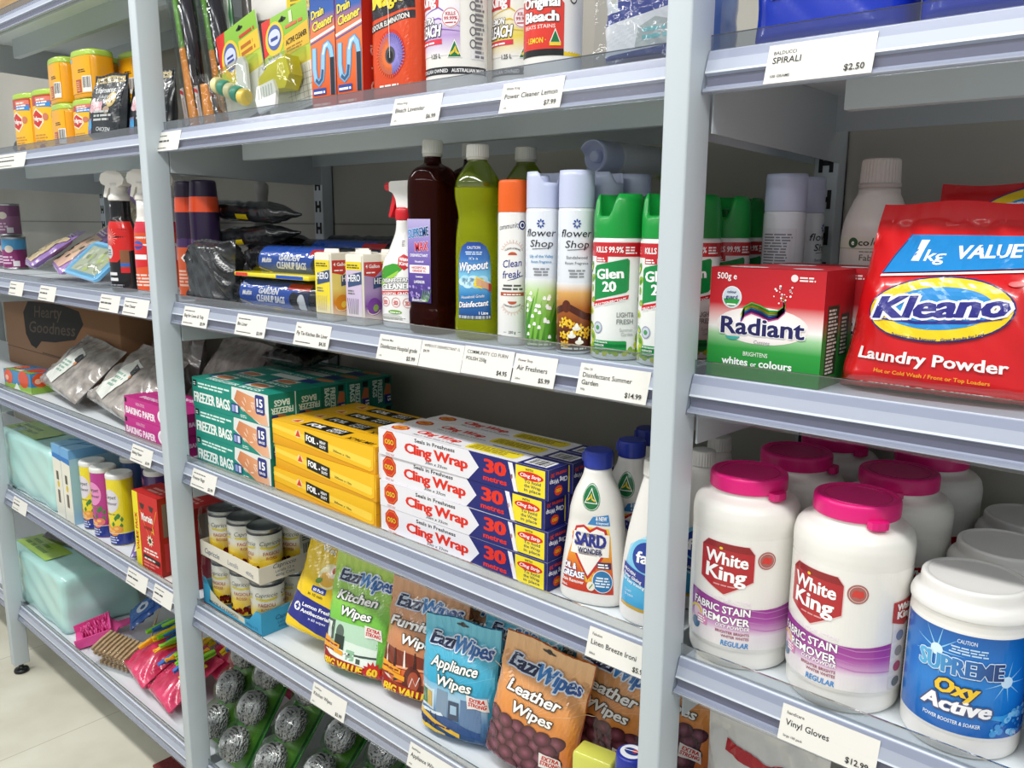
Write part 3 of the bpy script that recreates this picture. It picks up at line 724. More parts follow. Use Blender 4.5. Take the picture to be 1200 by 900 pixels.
def wipeout():
    t = thing('disinfectant_bottle', '', 'bottle')
    prof = fillet([(.027, 0), (.032, .002), (.0335, .008), (.0335, .030), (.0322, .034), (.0322, .13), (.0305, .155), (.0275, .172), (.0285, .182), (.0325, .200), (.0332, .216), (.030, .229), (.017, .248), (.0138, .2515), (.0135, .256)], 3, .35)
    MB().lathe(prof, LIQ('yellow_green_disinfectant', '#dbe82a', .03, .24), 44).build('body', t)
    up = [(.0335, .2162), (.0303, .2294), (.0172, .2484), (.014, .2518), (.0138, .258)]
    MB().lathe(fillet(up, 3), CLEAR('clear_bottle_neck', '#cfd8a0', .10, .04), 44).build('neck', t)
    cp = MB(); cap_ribbed(cp, .0165, .2585, .0175, C('#e6e6e0', 'plastic'), 30); cp.lathe([(.0155, .2545), (.0158, .258), (.0155, .2586)], C('#d6d6cf', 'plastic'), 30); cp.build('cap', t)
    a = Art('film')
    out = [(-.027, .032), (.027, .032), (.027, .105), (.025, .122), (.0195, .134), (.009, .140), (-.009, .140), (-.0195, .134), (-.025, .122), (-.027, .105)]
    a.poly(out, GR([(0, '#123f86'), (.3, '#2d7fc0'), (.55, '#7cc6e8'), (.78, '#3a74bd'), (1, '#1e3f93')], 'v', 'film'), 0)
    a.text('CAUTION', 0, .1305, .0042, '#fff', w=.02, l=1, b=0); a.small(-.013, .1225, .013, .128, '#cfe0f4', 2, 2, al='c', l=1)
    for k in range(9): a.ell(-.018 + k * .0045, .084 + .004 * math.sin(k * 2.1), .009, .0058, '#a8daf0' if k % 2 else '#c9e8f6', 1, n=14)
    a.text("it's a", 0, .1155, .0042, '#eef6fc', w=.013, l=1, b=0)
    a.text('Wipeout', 0, .101, .0125, '#fff', w=.046, b=.03, sh=.25, rot=6, l=2, out='#1e62b8', ow=.04)
    a.poly([(.000, .078), (.013, .074), (.0155, .087), (.0035, .092)], '#f0d92c', 3)
    a.poly([(.0095, .0775), (.027, .071), (.027, .081), (.0175, .0845), (.012, .0865), (.0095, .084)], '#d8a27c', 4)
    for k in range(4): a.line([(.0115, .0795 + k * .0022), (.004, .0795 + k * .003)], [.0026, .0018], '#dcab86', 5)
    a.rect(.0225, .0705, .027, .0818, '#b23a3a', 6)
    a.text('Household Grade', -.002, .061, .0045, '#eaf4fb', w=.036, b=.01, sh=.2, rot=5, l=3, out='#1a4f9c', ow=.05)
    a.text('Disinfectant', -.001, .0485, .0085, '#fff', w=.048, b=.03, sh=.25, rot=5, l=3, out='#173f8a', ow=.05)
    a.text('1 Litre', .015, .0375, .0042, '#fff', w=.014, b=.03, l=3)
    a.rect(-.027, .0305, .027, .0362, '#1b2a4a', 1); a.bars(-.027, .0312, .027, .0355, '#c9d4dd', 30, 3, l=2)
    MB().art(a, m_round(prof, 0), su=.003, sv=.012).build('label', t)
    return t
WO = wipeout()
tag(WO, 'yellow green disinfectant bottle with a blue label and white ribbed cap', 'bottle', 'disinfectant bottles', (.8345, .1015, SH[2]), rz=33)
dup(SU, 'dark disinfectant bottle directly behind the brown one, cap showing between bottles', (.752, .174, SH[2]), rz=4)
dup(WO, 'yellow green bottle behind the orange capped can, only its neck and cap showing', (.862, .175, SH[2] - 0), rz=20)

# trigger spray bottle
t = thing('trigger_spray_bottle', 'white disinfectant cleaner bottle with a red trigger, left of the dark brown bottle', 'bottle', (.6655, .112, SH[2]), rz=6)
def sq(a, z):
    k = 1 / (abs(math.sin(a)) ** 3 + abs(math.cos(a)) ** 3) ** (1 / 3)
    w = max(0, min(1, (.16 - z) / .05)); return ((1 + (k - 1) * w) * (1.18 if z < .1 else 1.18 - .18 * min(1, (z - .1) / .06)), (1 + (k - 1) * w) * .8 if z < .12 else .8 + .2 * min(1, (z - .12) / .04))
prof = fillet([(.030, 0), (.0335, .002), (.035, .008), (.035, .085), (.033, .105), (.024, .130), (.0165, .150), (.0150, .163), (.0150, .172)], 3)
MB().lathe(prof, C('#ecebe8', 'film'), 44, sq).build('body', t)
MB().lathe(fillet([(.0150, .170), (.0165, .171), (.0165, .186), (.0135, .190)], 2), C('#d0202b', 'plastic'), 30).build('collar', t)
h = MB()
h.prism([(-.026, .2155), (-.026, .228), (-.022, .2305), (.022, .2315), (.030, .226), (.030, .215), (.016, .207), (.013, .189), (-.010, .189), (-.012, .202), (-.018, .212)], -.0095, .0095, C('#e9e9e6', 'plastic'), 'y', smooth=False)
h.build('spray_head', t)
MB().lathe(fillet([(.0072, 0), (.0085, .004), (.0065, .014), (.003, .016)], 3), C('#d0202b', 'plastic'), 18, xf=xf((-.0255, 0, .2225), ry=-90)).build('nozzle', t)
MB().prism([(-.013, .212), (-.021, .213), (-.024, .200), (-.0285, .186), (-.0315, .176), (-.0275, .1745), (-.022, .184), (-.0165, .198)], -.006, .006, C('#d0202b', 'plastic'), 'y').build('trigger', t)
a = Art('film')
a.poly([(-.034, .014), (.034, .014), (.034, .095), (.02, .125), (-.01, .125), (-.034, .085)], '#f0efec', 0)
a.poly([(-.034, .060), (.012, .093), (.016, .101), (-.004, .103), (-.02, .098), (-.034, .082)], '#3f9c2f', 1); a.poly([(-.034, .060), (.004, .085), (.008, .093), (-.034, .070)], '#9fd24a', 2)
a.poly([(.006, .1), (.026, .1), (.026, .113), (.016, .118), (.006, .113)], '#c3202c', 2); a.poly([(.006, .1), (.026, .1), (.016, .093)], '#c3202c', 2)
a.text('White', .016, .1075, .0052, '#fff', w=.016, b=.03, l=3); a.text('King', .016, .1008, .0055, '#fff', w=.015, b=.03, l=3)
a.text('DISINFECTANT', .004, .0745, .0062, '#fff', w=.052, b=.04, sh=.1, l=3, out='#15301a', ow=.06, rot=5); a.text('CLEANER', .002, .0635, .0088, '#fff', w=.05, b=.05, sh=.1, l=3, out='#15301a', ow=.05, rot=5)
a.poly([(-.034, .0515), (.034, .0565), (.034, .0625), (-.034, .0575)], '#d5332f', 2); a.text('HOSPITAL GRADE', .001, .0536, .0045, '#fff', w=.048, b=.03, rot=4, l=3)
for k in range(3): a.ring(-.017 + k * .019, .042, .0075, .0078, .0007, '#d5332f', 2); a.small(-.0215 + k * .019, .0385, -.0125 + k * .019, .0455, '#d5332f', 3, k, al='c', l=3)
a.ell(.0, .0265, .012, .0035, '#79a84a', 2); a.small(-.009, .0252, .009, .0278, '#fff', 1, 2, al='c', l=3)
a.ell(-.008, .019, .02, .004, '#c9cbc4', 1); a.small(-.03, .0145, .03, .0185, '#9a9a92', 2, 7, l=2)
a.small(.012, .130, .02, .140, '#666', 4, 6, l=0)
MB().art(a, lambda u, v, e: m_round(prof, 0, sq)(u, v, e), su=.004, sv=.008).build('label', t)

# pale fabric softener behind the red and green box
t = thing('fabric_softener_bottle', 'cream fabric softener bottle behind the red and green box', 'bottle', (1.336, .270, SH[2]), rz=18); t.scale = (1.05, 1.05, 1.03)
prof = fillet([(.032, 0), (.036, .003), (.037, .01), (.037, .150), (.0345, .168), (.0255, .192), (.0225, .197), (.022, .2045)], 3)
MB().lathe(prof, C('#d8d1cb', 'plastic'), 44).build('body', t)
MB().lathe([(.0225, .2045), (.0225, .2095)], C('#cbc3bd', 'plastic'), 36).build('tamper_ring', t)
cp = MB(); cap_ribbed(cp, .0218, .2095, .0275, C('#d8d0ca', 'plastic'), 34, taper=.95); cp.build('cap', t)
a = Art('matte'); a.rect(-.075, .012, .075, .1485, '#d6d2c4', 0); a.line([(-.075, .136), (.075, .136)], .0005, '#8a867c', 1)
a.ell(-.024, .1425, .006, .0058, '#3c5b3a', 1); a.text('e', -.024, .140, .0062, '#fff', l=2); a.text('co', -.0115, .1395, .0072, '#2a2a28', w=.012, b=.02, l=1); a.text('logic', .0065, .1395, .0092, '#2a2a28', w=.021, b=0, sh=.25, l=1)
a.text('Fabric', -.003, .1225, .0072, '#6a6b5c', w=.024, b=0, l=1); a.text('Softener', -.003, .1095, .0072, '#6a6b5c', w=.034, b=0, l=1); a.small(-.02, .132, .016, .134, '#8d8a7f', 1, 3, al='c', l=1)
a.small(-.02, .03, .02, .08, '#8d8a7f', 9, 3, al='c', l=1)
MB().art(a, m_round(prof), su=.004).build('label', t)

# ------------------------------------------------------------------ right bay, middle shelf: boxes and laundry powder bags
def radiant():
    w, d, h = .1285, .080, .121
    f = Art()
    f.rect(0, 0, w, h, GR([(0, '#1f8a35'), (.28, '#2f9a40'), (.4, '#9fcf9c'), (.47, '#f4efee'), (.58, '#e9b4b2'), (.68, '#c9242e'), (1, '#b81f2a')], 'v'), 0)
    f.ell(.062, .06, .052, .02, GR([(0, '#ffffff'), (.5, '#fbf7f6'), (1, '#f1e6e4')], 'r'), 1, n=30)
    f.text('500g e', .008, .1085, .0072, '#fff', al='l', w=.023, l=2, b=.01); f.ell(.0955, .1125, .0038, .0038, '#f3dede', 2); f.small(.101, .1095, .12, .1155, '#f3dede', 2, 3, l=2)
    f.ell(.0265, .089, .0115, .012, '#eef1f4', 2); f.ell(.0265, .089, .0105, .011, '#d4dce6', 3); f.ell(.0265, .089, .0095, .01, '#2f9a40', 4, a0=190, a1=350); f.text('colour', .0265, .0935, .003, '#2b3f7a', w=.011, l=5); f.text('guard', .0265, .0875, .0042, '#2b3f7a', w=.014, l=5); f.small(.021, .0805, .032, .0835, '#fff', 1, 2, al='c', l=5)
    wave = [(.038, .0705), (.042, .079), (.050, .0835), (.060, .081), (.070, .0765), (.080, .077), (.087, .0835), (.085, .0925)]
    for k, c in enumerate(['#3aa845', '#c9d63a', '#f0d234', '#4cb8d8', '#3a5fc0', '#7a3fa8', '#c0448c']):
        f.line([(x, y - k * .0016 + (k * .0004 if i > 4 else 0)) for i, (x, y) in enumerate(wave)], [.0004, .0022, .0028, .0028, .0026, .0024, .0018, .0004], c, 3)
    rnd = random.Random(2)
    for k in range(22): f.ell(.074 + rnd.uniform(0, .02), .083 + rnd.uniform(0, .021), *(2 * [rnd.uniform(.0005, .0014)]), '#fbe9ec', 4, n=8)
    f.text('Radiant', .063, .050, .019, '#25245e', w=.095, b=.03, l=5, out='#fdfdfd', ow=.03); f.ell(.03, .0468, .0085, .004, '#3fa8a0', 4, a0=180, a1=360)
    f.text('Cussons', .064, .0405, .0042, '#8a8a92', w=.018, b=0, sh=.2, l=3)
    f.text('BRIGHTENS', .0575, .0265, .0048, '#e6f4e2', w=.028, b=.01, l=3); f.text('whites', .0185, .0155, .0085, '#fff', al='l', w=.031, b=.03, l=3); f.text('or', .0525, .0155, .0055, '#fff', al='l', w=.007, b=.02, l=3); f.text('colours', .062, .0155, .0085, '#fff', al='l', w=.037, b=.03, l=3)
    r = Art(); r.rect(0, 0, d, h, GR([(0, '#1d7d31'), (.4, '#2a8c3c'), (.5, '#7f6a42'), (.6, '#ad2029'), (1, '#a51c26')], 'v'), 0); r.rect(.01, .012, .04, .085, '#2b3a2c', 1); r.small(.012, .014, .038, .083, '#c9d2c6', 18, 4, l=2)
    r.rect(.047, .03, .07, .075, '#23352a', 1); r.small(.049, .032, .068, .073, '#c9d2c6', 10, 8, l=2)
    tp = Art(); tp.rect(0, 0, w, d, '#b51f2a', 0); tp.ell(.035, .02, .022, .012, '#e9e3e3', 1); tp.text('Radiant', .035, .016, .006, '#25245e', w=.03, l=2, b=.02); tp.ell(.1, .022, .016, .01, '#d8dfe2', 1); tp.line([(0, d * .5), (w, d * .5)], .0006, '#7c141c', 1)
    return carton(w, d, h, C('#b31e29'), .0015, f, r, tp)
o = radiant().build('laundry_powder_box'); tag(o, 'red and green washing powder box at the front of the right shelf', 'box', 'washing powder boxes', (1.2975, .1005, SH[2]))
for lab, loc, rz in (('red and green powder box behind the foremost one, only its end showing', (1.316, .1835, SH[2]), 1),):
    q = o.copy(); COL.objects.link(q); tag(q, lab, 'box', 'washing powder boxes', loc, rz=rz)
# ------------------------------------------------------------------ soft plastic pouches
class Bag:
    """filled pouch: w wide, h tall, t thick; flat crimped seal at the top (and bottom), puffed in between"""
    def __init__(self, w, h, t, seed=0, top=.12, bot=.05, pinch=.06, wr=.0022, lean=0, belly=.38, p=2.6, flare=0):
        self.__dict__.update(locals()); rnd = random.Random(seed)
        self.k = [(rnd.uniform(4, 15), rnd.uniform(4, 15), rnd.uniform(0, 6.28), rnd.uniform(.4, 1)) for _ in range(7)]
        self.e = [(rnd.uniform(9, 22), rnd.uniform(0, 6.28)) for _ in range(4)]
    def half(self, u, v):
        x = abs(2 * u - 1)
        side = max(0, 1 - x ** self.p) ** .55
        if v < self.bot: vert = math.sqrt(max(0, v / max(self.bot, 1e-6))) if self.bot else 1
        elif v > 1 - self.top: vert = 0
        else:
            q = (1 - self.top - v) / (1 - self.top - self.bot); vert = smooth01(min(1, q / (1 - self.belly))) ** .7
        return self.t / 2 * side * vert
    def wid(self, v): return self.w * (1 - self.pinch * math.sin(PI * min(1, max(0, v / (1 - self.top)))) + self.flare * (1 - v))
    def wrk(self, u, v):
        n = 0
        for a, b, c, s in self.k: n += s * math.sin(a * u * 2.3 + b * v * 1.7 + c) ** 3
        x = abs(2 * u - 1); edge = x ** 3 * .9 + .25 + .5 * smooth01((v - .55) / .3)
        return self.wr * n / 3 * edge
    def pt(self, u, v, e=0, side=-1):
        W = self.wid(v); x = (u - .5) * W
        y = side * (self.half(u, v) + (self.wrk(u if side < 0 else 1 - u, v) if self.half(u, v) > .0006 else .0006 * math.sin(u * 60) * (1 if v > .5 else .3)) + .0005 + e)
        z = v * self.h + .002 * math.sin(u * 9 + self.seed) * smooth01((v - .8) / .2) 
        return (x, y + self.lean * v * v, z)
    def mesh(self, mat, nu=34, nv=44, front=None, back=None):
        mb = MB(); self.nu, self.nv = nu, nv
        mb.grid(lambda u, v: self.pt(u, v), nu, nv, mat)
        mb.grid(lambda u, v: self.pt(1 - u, v, 0, 1), nu, nv, back or mat)
        for uu in (0, 1):
            vs, fs = [], []
            for j in range(nv + 1): vs += [self.pt(uu, j / nv), self.pt(uu, j / nv, 0, 1)]
            for j in range(nv): fs.append([2 * j, 2 * j + 1, 2 * j + 3, 2 * j + 2] if uu == 1 else [2 * j, 2 * j + 2, 2 * j + 3, 2 * j + 1])
            mb.add(vs, fs, mat, True)
        for vv in (0, 1):
            vs, fs = [], []
            for j in range(nu + 1): vs += [self.pt(j / nu, vv), self.pt(j / nu, vv, 0, 1)]
            for j in range(nu): fs.append([2 * j, 2 * j + 2, 2 * j + 3, 2 * j + 1])
            mb.add(vs, fs, mat, True)
        if front: mb.art(front, self.map(), self.w / nu, self.h / nv)
        return mb
    def map(self, side=-1):
        def f(x, y, e):
            v = y / self.h; return self.pt(.5 + x / self.w, v, e * 1.4 + .0009 + .09 * self.wr, side)
        return f

def kleano_art(w, h):
    a = Art('film')
    a.poly([(-.058, .121), (.085, .131), (.085, .158), (-.046, .158)], '#1e88d0', 1); a.poly([(-.0585, .1195), (.085, .1295), (.085, .1275), (-.059, .1175)], '#f4f4f6', 1); a.line([(-.058, .1205), (-.045, .1585)], .0012, '#0d4a86', 2)
    a.text('1', -.031, .1335, .0205, '#f5f6fa', w=.011, b=.05, sh=.15, l=2); a.text('kg', -.0165, .1335, .011, '#f5f6fa', w=.018, b=.015, sh=.1, l=2); a.text('VALUE', .027, .1375, .0125, '#f5f6fa', w=.052, b=.04, sh=.12, rot=3, l=2)
    a.ell(-.004, .089, .058, .031, '#262a78', 1, n=40, rot=5); a.ell(-.004, .089, .0565, .0295, '#f2cf1c', 2, n=40, rot=5); a.ell(-.004, .090, .043, .020, '#2a8fd6', 3, n=36, rot=5)
    a.text('Kleano', -.003, .082, .0215, '#2b2a84', w=.108, b=.05, sh=.25, rot=5, l=5, out='#f0f0fa', ow=.075)
    a.line([(-.052, .0775), (-.02, .0755), (.02, .079), (.045, .084)], [.001, .003, .003, .0008], '#2b2a84', 4)
    a.text('Superior Stain Remover   Great Results for Less', -.002, .0655, .0028, '#26246a', w=.07, arc=-.006, rot=5, l=4)
    a.text('Laundry Powder', -.006, .0355, .0115, '#f2efee', w=.114, b=.03, rot=-1, l=1); a.text('Hot or Cold Wash / Front or Top Loaders', -.004, .0235, .0038, '#e8a42a', w=.086, rot=-1, l=1)
    a.ell(.052, .115, .006, .0025, '#e06a6a', 1)
    return a
kb = Bag(.160, .190, .085, 4, top=.10, bot=.10, pinch=.03, wr=.0075, lean=.040, p=4, flare=.24, belly=.55)
RED = C('#d0161c', 'film')
o = kb.mesh(RED, 40, 50, kleano_art(.160, .19)).build('laundry_powder_bag'); tag(o, 'red laundry powder bag at the front right, fully showing its logo', 'bag', 'red laundry powder bags', (1.4655, .113, SH[2]), rz=3)
kb2 = Bag(.19, .212, .08, 9, top=.03, bot=.10, pinch=.03, wr=.004, lean=.02, p=4, flare=.10, belly=.5)
a = Art('film'); a.ell(.005, .178, .062, .031, '#262a78', 1, n=40, rot=4); a.ell(.005, .178, .060, .0295, '#f2cf1c', 2, n=40, rot=4); a.ell(.005, .178, .046, .020, '#2a8fd6', 3, n=36, rot=4); a.text('Kleano', .006, .170, .022, '#2b2a84', w=.112, b=.05, sh=.25, rot=4, l=5, out='#f0f0fa', ow=.075)
q = kb2.mesh(RED, 40, 50, a).build('laundry_powder_bag'); tag(q, 'red bag behind the front one, only its top edge visible', 'bag', 'red laundry powder bags', (1.500, .262, SH[2] + .001), rz=4)
# ------------------------------------------------------------------ middle bay, third shelf: cartons
def freezer_box():
    w, d, h = .288, .0585, .0618
    TEAL = '#128a78'
    def panel(a, W, H, big):
        a.rect(0, 0, W, H, TEAL, 0)
        a.rect(.004, H - .018, .018, H - .005, '#14201f', 1); a.small(.0055, H - .0155, .0165, H - .0075, '#cfe0dc', 2, 3, l=2)
        a.poly([(W * .55, H), (W, H), (W, 0), (W * .88, 0), (W * .54, H * .58)], '#dfe3df', 1) if big else None
    f = Art(); panel(f, w, h, True)
    f.poly([(w * .575, h * .6), (w * .62, h * .93), (w * .75, h * .86), (w * .86, h * .80), (w * .97, h * .35), (w * .985, .001), (w * .9, .001), (w * .78, h * .17), (w * .66, h * .36)], GR([(0, '#c97a4c'), (.5, '#de9a6c'), (1, '#e8b692')], 'u'), 2)
    rnd = random.Random(4)
    for k in range(16): f.ell(w * rnd.uniform(.63, .92), h * rnd.uniform(.3, .75), .007, .0015, '#f0d8c4', 3, rot=rnd.uniform(-60, 10), n=8)
    f.small(.024, h - .0195, w * .52, h - .006, '#d6efe8', 2, 2, l=1)
    f.text('FREEZER BAGS', .005, .0105, .022, '#eef4f0', al='l', w=w * .50, b=.06, l=1)
    f.rect(w * .535, .009, w * .635, .028, '#25307c', 4, r=.003); f.rect(w * .545, .0115, w * .582, .0255, '#8f9bd0', 5); f.rect(w * .592, .0115, w * .625, .0255, '#d4daf0', 5); f.small(w * .65, .004, w * .74, .011, '#cfe6e0', 2, 7, l=2)
    f.rect(w * .845, h * .32, w * .955, h * .93, '#28327f', 4, r=.005); f.text('15', w * .9, h * .56, .0165, '#fff', w=.021, b=.05, l=5); f.text('BAGS', w * .9, h * .40, .0052, '#fff', w=.021, b=.03, l=5)
    t = Art(); t.rect(0, 0, w, d, TEAL, 0)
    for x0 in (.02, .15):
        t.rect(x0, d * .45, x0 + .055, d * .98, '#28327f', 1); t.rect(x0 + .012, d * .45, x0 + .075, d * .98, '#d9dedb', 2); t.ell(x0 + .045, d * .7, .027, .013, '#c77f52', 3)
    t.text('FREEZER BAGS', w * .5, d * .12, .014, '#cfe8e2', w=w * .7, b=.05, l=1)
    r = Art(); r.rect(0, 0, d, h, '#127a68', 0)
    r.text('BAGS', d * .5, h * .80, .0125, '#d7ece6', w=d * .6, b=.05, rot=180, l=1); r.text('FREEZER', d * .5, h * .56, .0125, '#d7ece6', w=d * .85, b=.05, rot=180, l=1)
    r.poly([(d * .3, h * .02), (d * .62, h * .02), (d * .72, h * .12), (d * .62, h * .30), (d * .3, h * .36)], '#b56a44', 1); r.rect(d * .72, h * .08, d * .95, h * .26, '#14201f', 1); r.small(d * .75, h * .12, d * .92, h * .22, '#cfe0dc', 2, 3, l=2)
    r.rect(d * .08, h * .02, d * .34, h * .34, '#28327f', 2, r=.003); r.text('15', d * .21, h * .25, .0095, '#fff', w=.011, b=.04, rot=180, l=3)
    return carton(w, d, h, C(TEAL), .0008, f, r, t), (w, d, h)
def freezer_box_end():
    w, d, h = .288, .0585, .0618
    f = Art(); f.rect(0, 0, w, h, '#128a78', 0)
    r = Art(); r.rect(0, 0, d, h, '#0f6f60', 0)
    r.text('FREEZER', d * .36, h * .5, .0125, '#c9e3dc', w=h * .82, b=.05, rot=-90, l=1); r.text('BAGS', d * .12, h * .62, .0125, '#c9e3dc', w=h * .6, b=.05, rot=-90, l=1)
    r.rect(d * .66, h * .03, d * .94, h * .36, '#28327f', 1, r=.003); r.text('15', d * .80, h * .2, .009, '#fff', w=.011, b=.04, rot=-90, l=2); r.poly([(d * .62, h * .36), (d * .95, h * .36), (d * .95, h * .7), (d * .74, h * .74)], '#b56a44', 1); r.rect(d * .68, h * .76, d * .92, h * .95, '#14201f', 1)
    t = Art(); t.rect(0, 0, w, d, '#128a78', 0); t.rect(.10, d * .05, .20, d * .5, '#dfe4e0', 1); t.rect(.2, d * .05, .25, d * .5, '#28327f', 1); t.text('FREEZER BAGS', w * .4, d * .6, .012, '#bfe0d8', w=w * .6, b=.05, l=1); t.ell(.24, d * .75, .03, .01, '#c77f52', 1)
    return carton(w, d, h, C('#128a78'), .0008, f, r, t)
fb, (fw, fd, fh) = freezer_box(); FBM = fb.build('freezer_bag_box'); FBE = freezer_box_end().build('freezer_bag_box')
first = {0: True, 1: True}
lv = ['bottom', 'middle', 'top']
rowname = ['front stack', 'second stack from the front', 'third stack back', 'fourth stack back', 'rearmost stack']
for row in range(5):
    src = FBM if row < 2 else FBE; k = 0 if row < 2 else 1
    for j in range(3 if row < 4 else 3):
        o = src if first[k] else src.copy()
        if not first[k]: COL.objects.link(o)
        first[k] = False
        tag(o, 'green freezer bag box, %s of the %s' % (lv[j], rowname[row]), 'box', 'green freezer bag boxes', (.178 + .002 * ((row * 3 + j) % 2) + .001 * row, .0905 + row * .0601, SH[3] + j * (fh + .0005)), rz=.3 * (j - 1) if row == 0 else 0)

def foil_box():
    w, d, h = .304, .0475, .0468
    Y_ = '#efb414'
    f = Art(); f.rect(0, 0, w, h, GR([(0, '#dc9a0c'), (.3, '#e8a910'), (.55, '#f3c224'), (1, '#efb414')], 'v'), 0)
    f.poly([(0, h * .42), (w * .955, h * .06), (w * .985, h * .16), (w * .99, h), (0, h)], '#f2bd1c', 1); f.poly([(0, h * .66), (w * .95, h * .2), (w * .965, h * .28), (w * .965, h * .5), (0, h * .84)], '#f9d44a', 2)
    f.line([(0, h * .42), (w * .955, h * .06), (w * .985, h * .16), (w * .99, h)], .0007, '#c98a0c', 3)
    f.ell(w * .275, h * .68, .009, .008, '#f3d9a0', 3, n=20); f.poly([(w * .25, h * .58), (w * .3, h * .58), (w * .278, h * .86)], '#d8421f', 4)
    f.poly([(w * .345, h * .40), (w * .575, h * .28), (w * .575, h * .72), (w * .345, h * .86)], '#1a1712', 3)
    f.text('FOIL', w * .405, h * .50, .0115, '#fff', w=w * .095, b=.05, rot=-4, l=4); f.ell(w * .473, h * .53, .002, .002, '#fff', 4, n=8); f.text('HEAVY', w * .523, h * .555, .0055, '#fff', w=w * .06, b=.04, rot=-4, l=4); f.text('DUTY', w * .523, h * .385, .0055, '#fff', w=w * .06, b=.04, rot=-4, l=4)
    f.text('300mm x 10m', w * .70, h * .36, .0045, '#3a2a08', w=w * .16, b=.01, rot=-4, l=3)
    r = Art(); r.rect(0, 0, d, h, GR([(0, '#d9930c'), (1, '#e5a311')], 'v'), 0); r.line([(0, h * .5), (d, h * .52)], .0006, '#b87a08', 1)
    t = Art(); t.rect(0, 0, w, d, '#efb71c', 0)
    t.ell(w * .16, d * .5, .014, .01, '#f3d9a0', 1, n=20); t.poly([(w * .13, d * .36), (w * .19, d * .36), (w * .17, d * .72)], '#d8421f', 2)
    t.poly([(w * .25, d * .2), (w * .66, d * .2), (w * .66, d * .8), (w * .25, d * .8)], '#1a1712', 1); t.text('FOIL', w * .36, d * .34, .016, '#fff', w=w * .15, b=.05, sh=.2, l=2); t.text('HEAVY', w * .56, d * .54, .009, '#fff', w=w * .13, b=.04, l=2); t.text('DUTY', w * .56, d * .28, .009, '#fff', w=w * .13, b=.04, l=2)
    t.text('10M PACK', w * .83, d * .35, .012, '#2a200c', w=w * .24, b=.03, sh=.2, rot=180, l=1)
    return carton(w, d, h, C(Y_), .0008, f, r, t), (w, d, h)
fo, (ow, od, oh) = foil_box(); FOM = fo.build('foil_box'); n = 0
for row in range(4):
    for j in range(3):
        o = FOM if n == 0 else FOM.copy()
        if n: COL.objects.link(o)
        n += 1
        jig = [(-.002, .3), (.003, -.4), (.0, .2)][j]
        tag(o, 'yellow foil box, %s of the %s' % (lv[j], rowname[row] if row < 3 else 'rearmost row'), 'box', 'yellow foil boxes', (.4795 + jig[0], .0895 + row * .0505, SH[3] + j * (oh + .0005)), rz=jig[1])

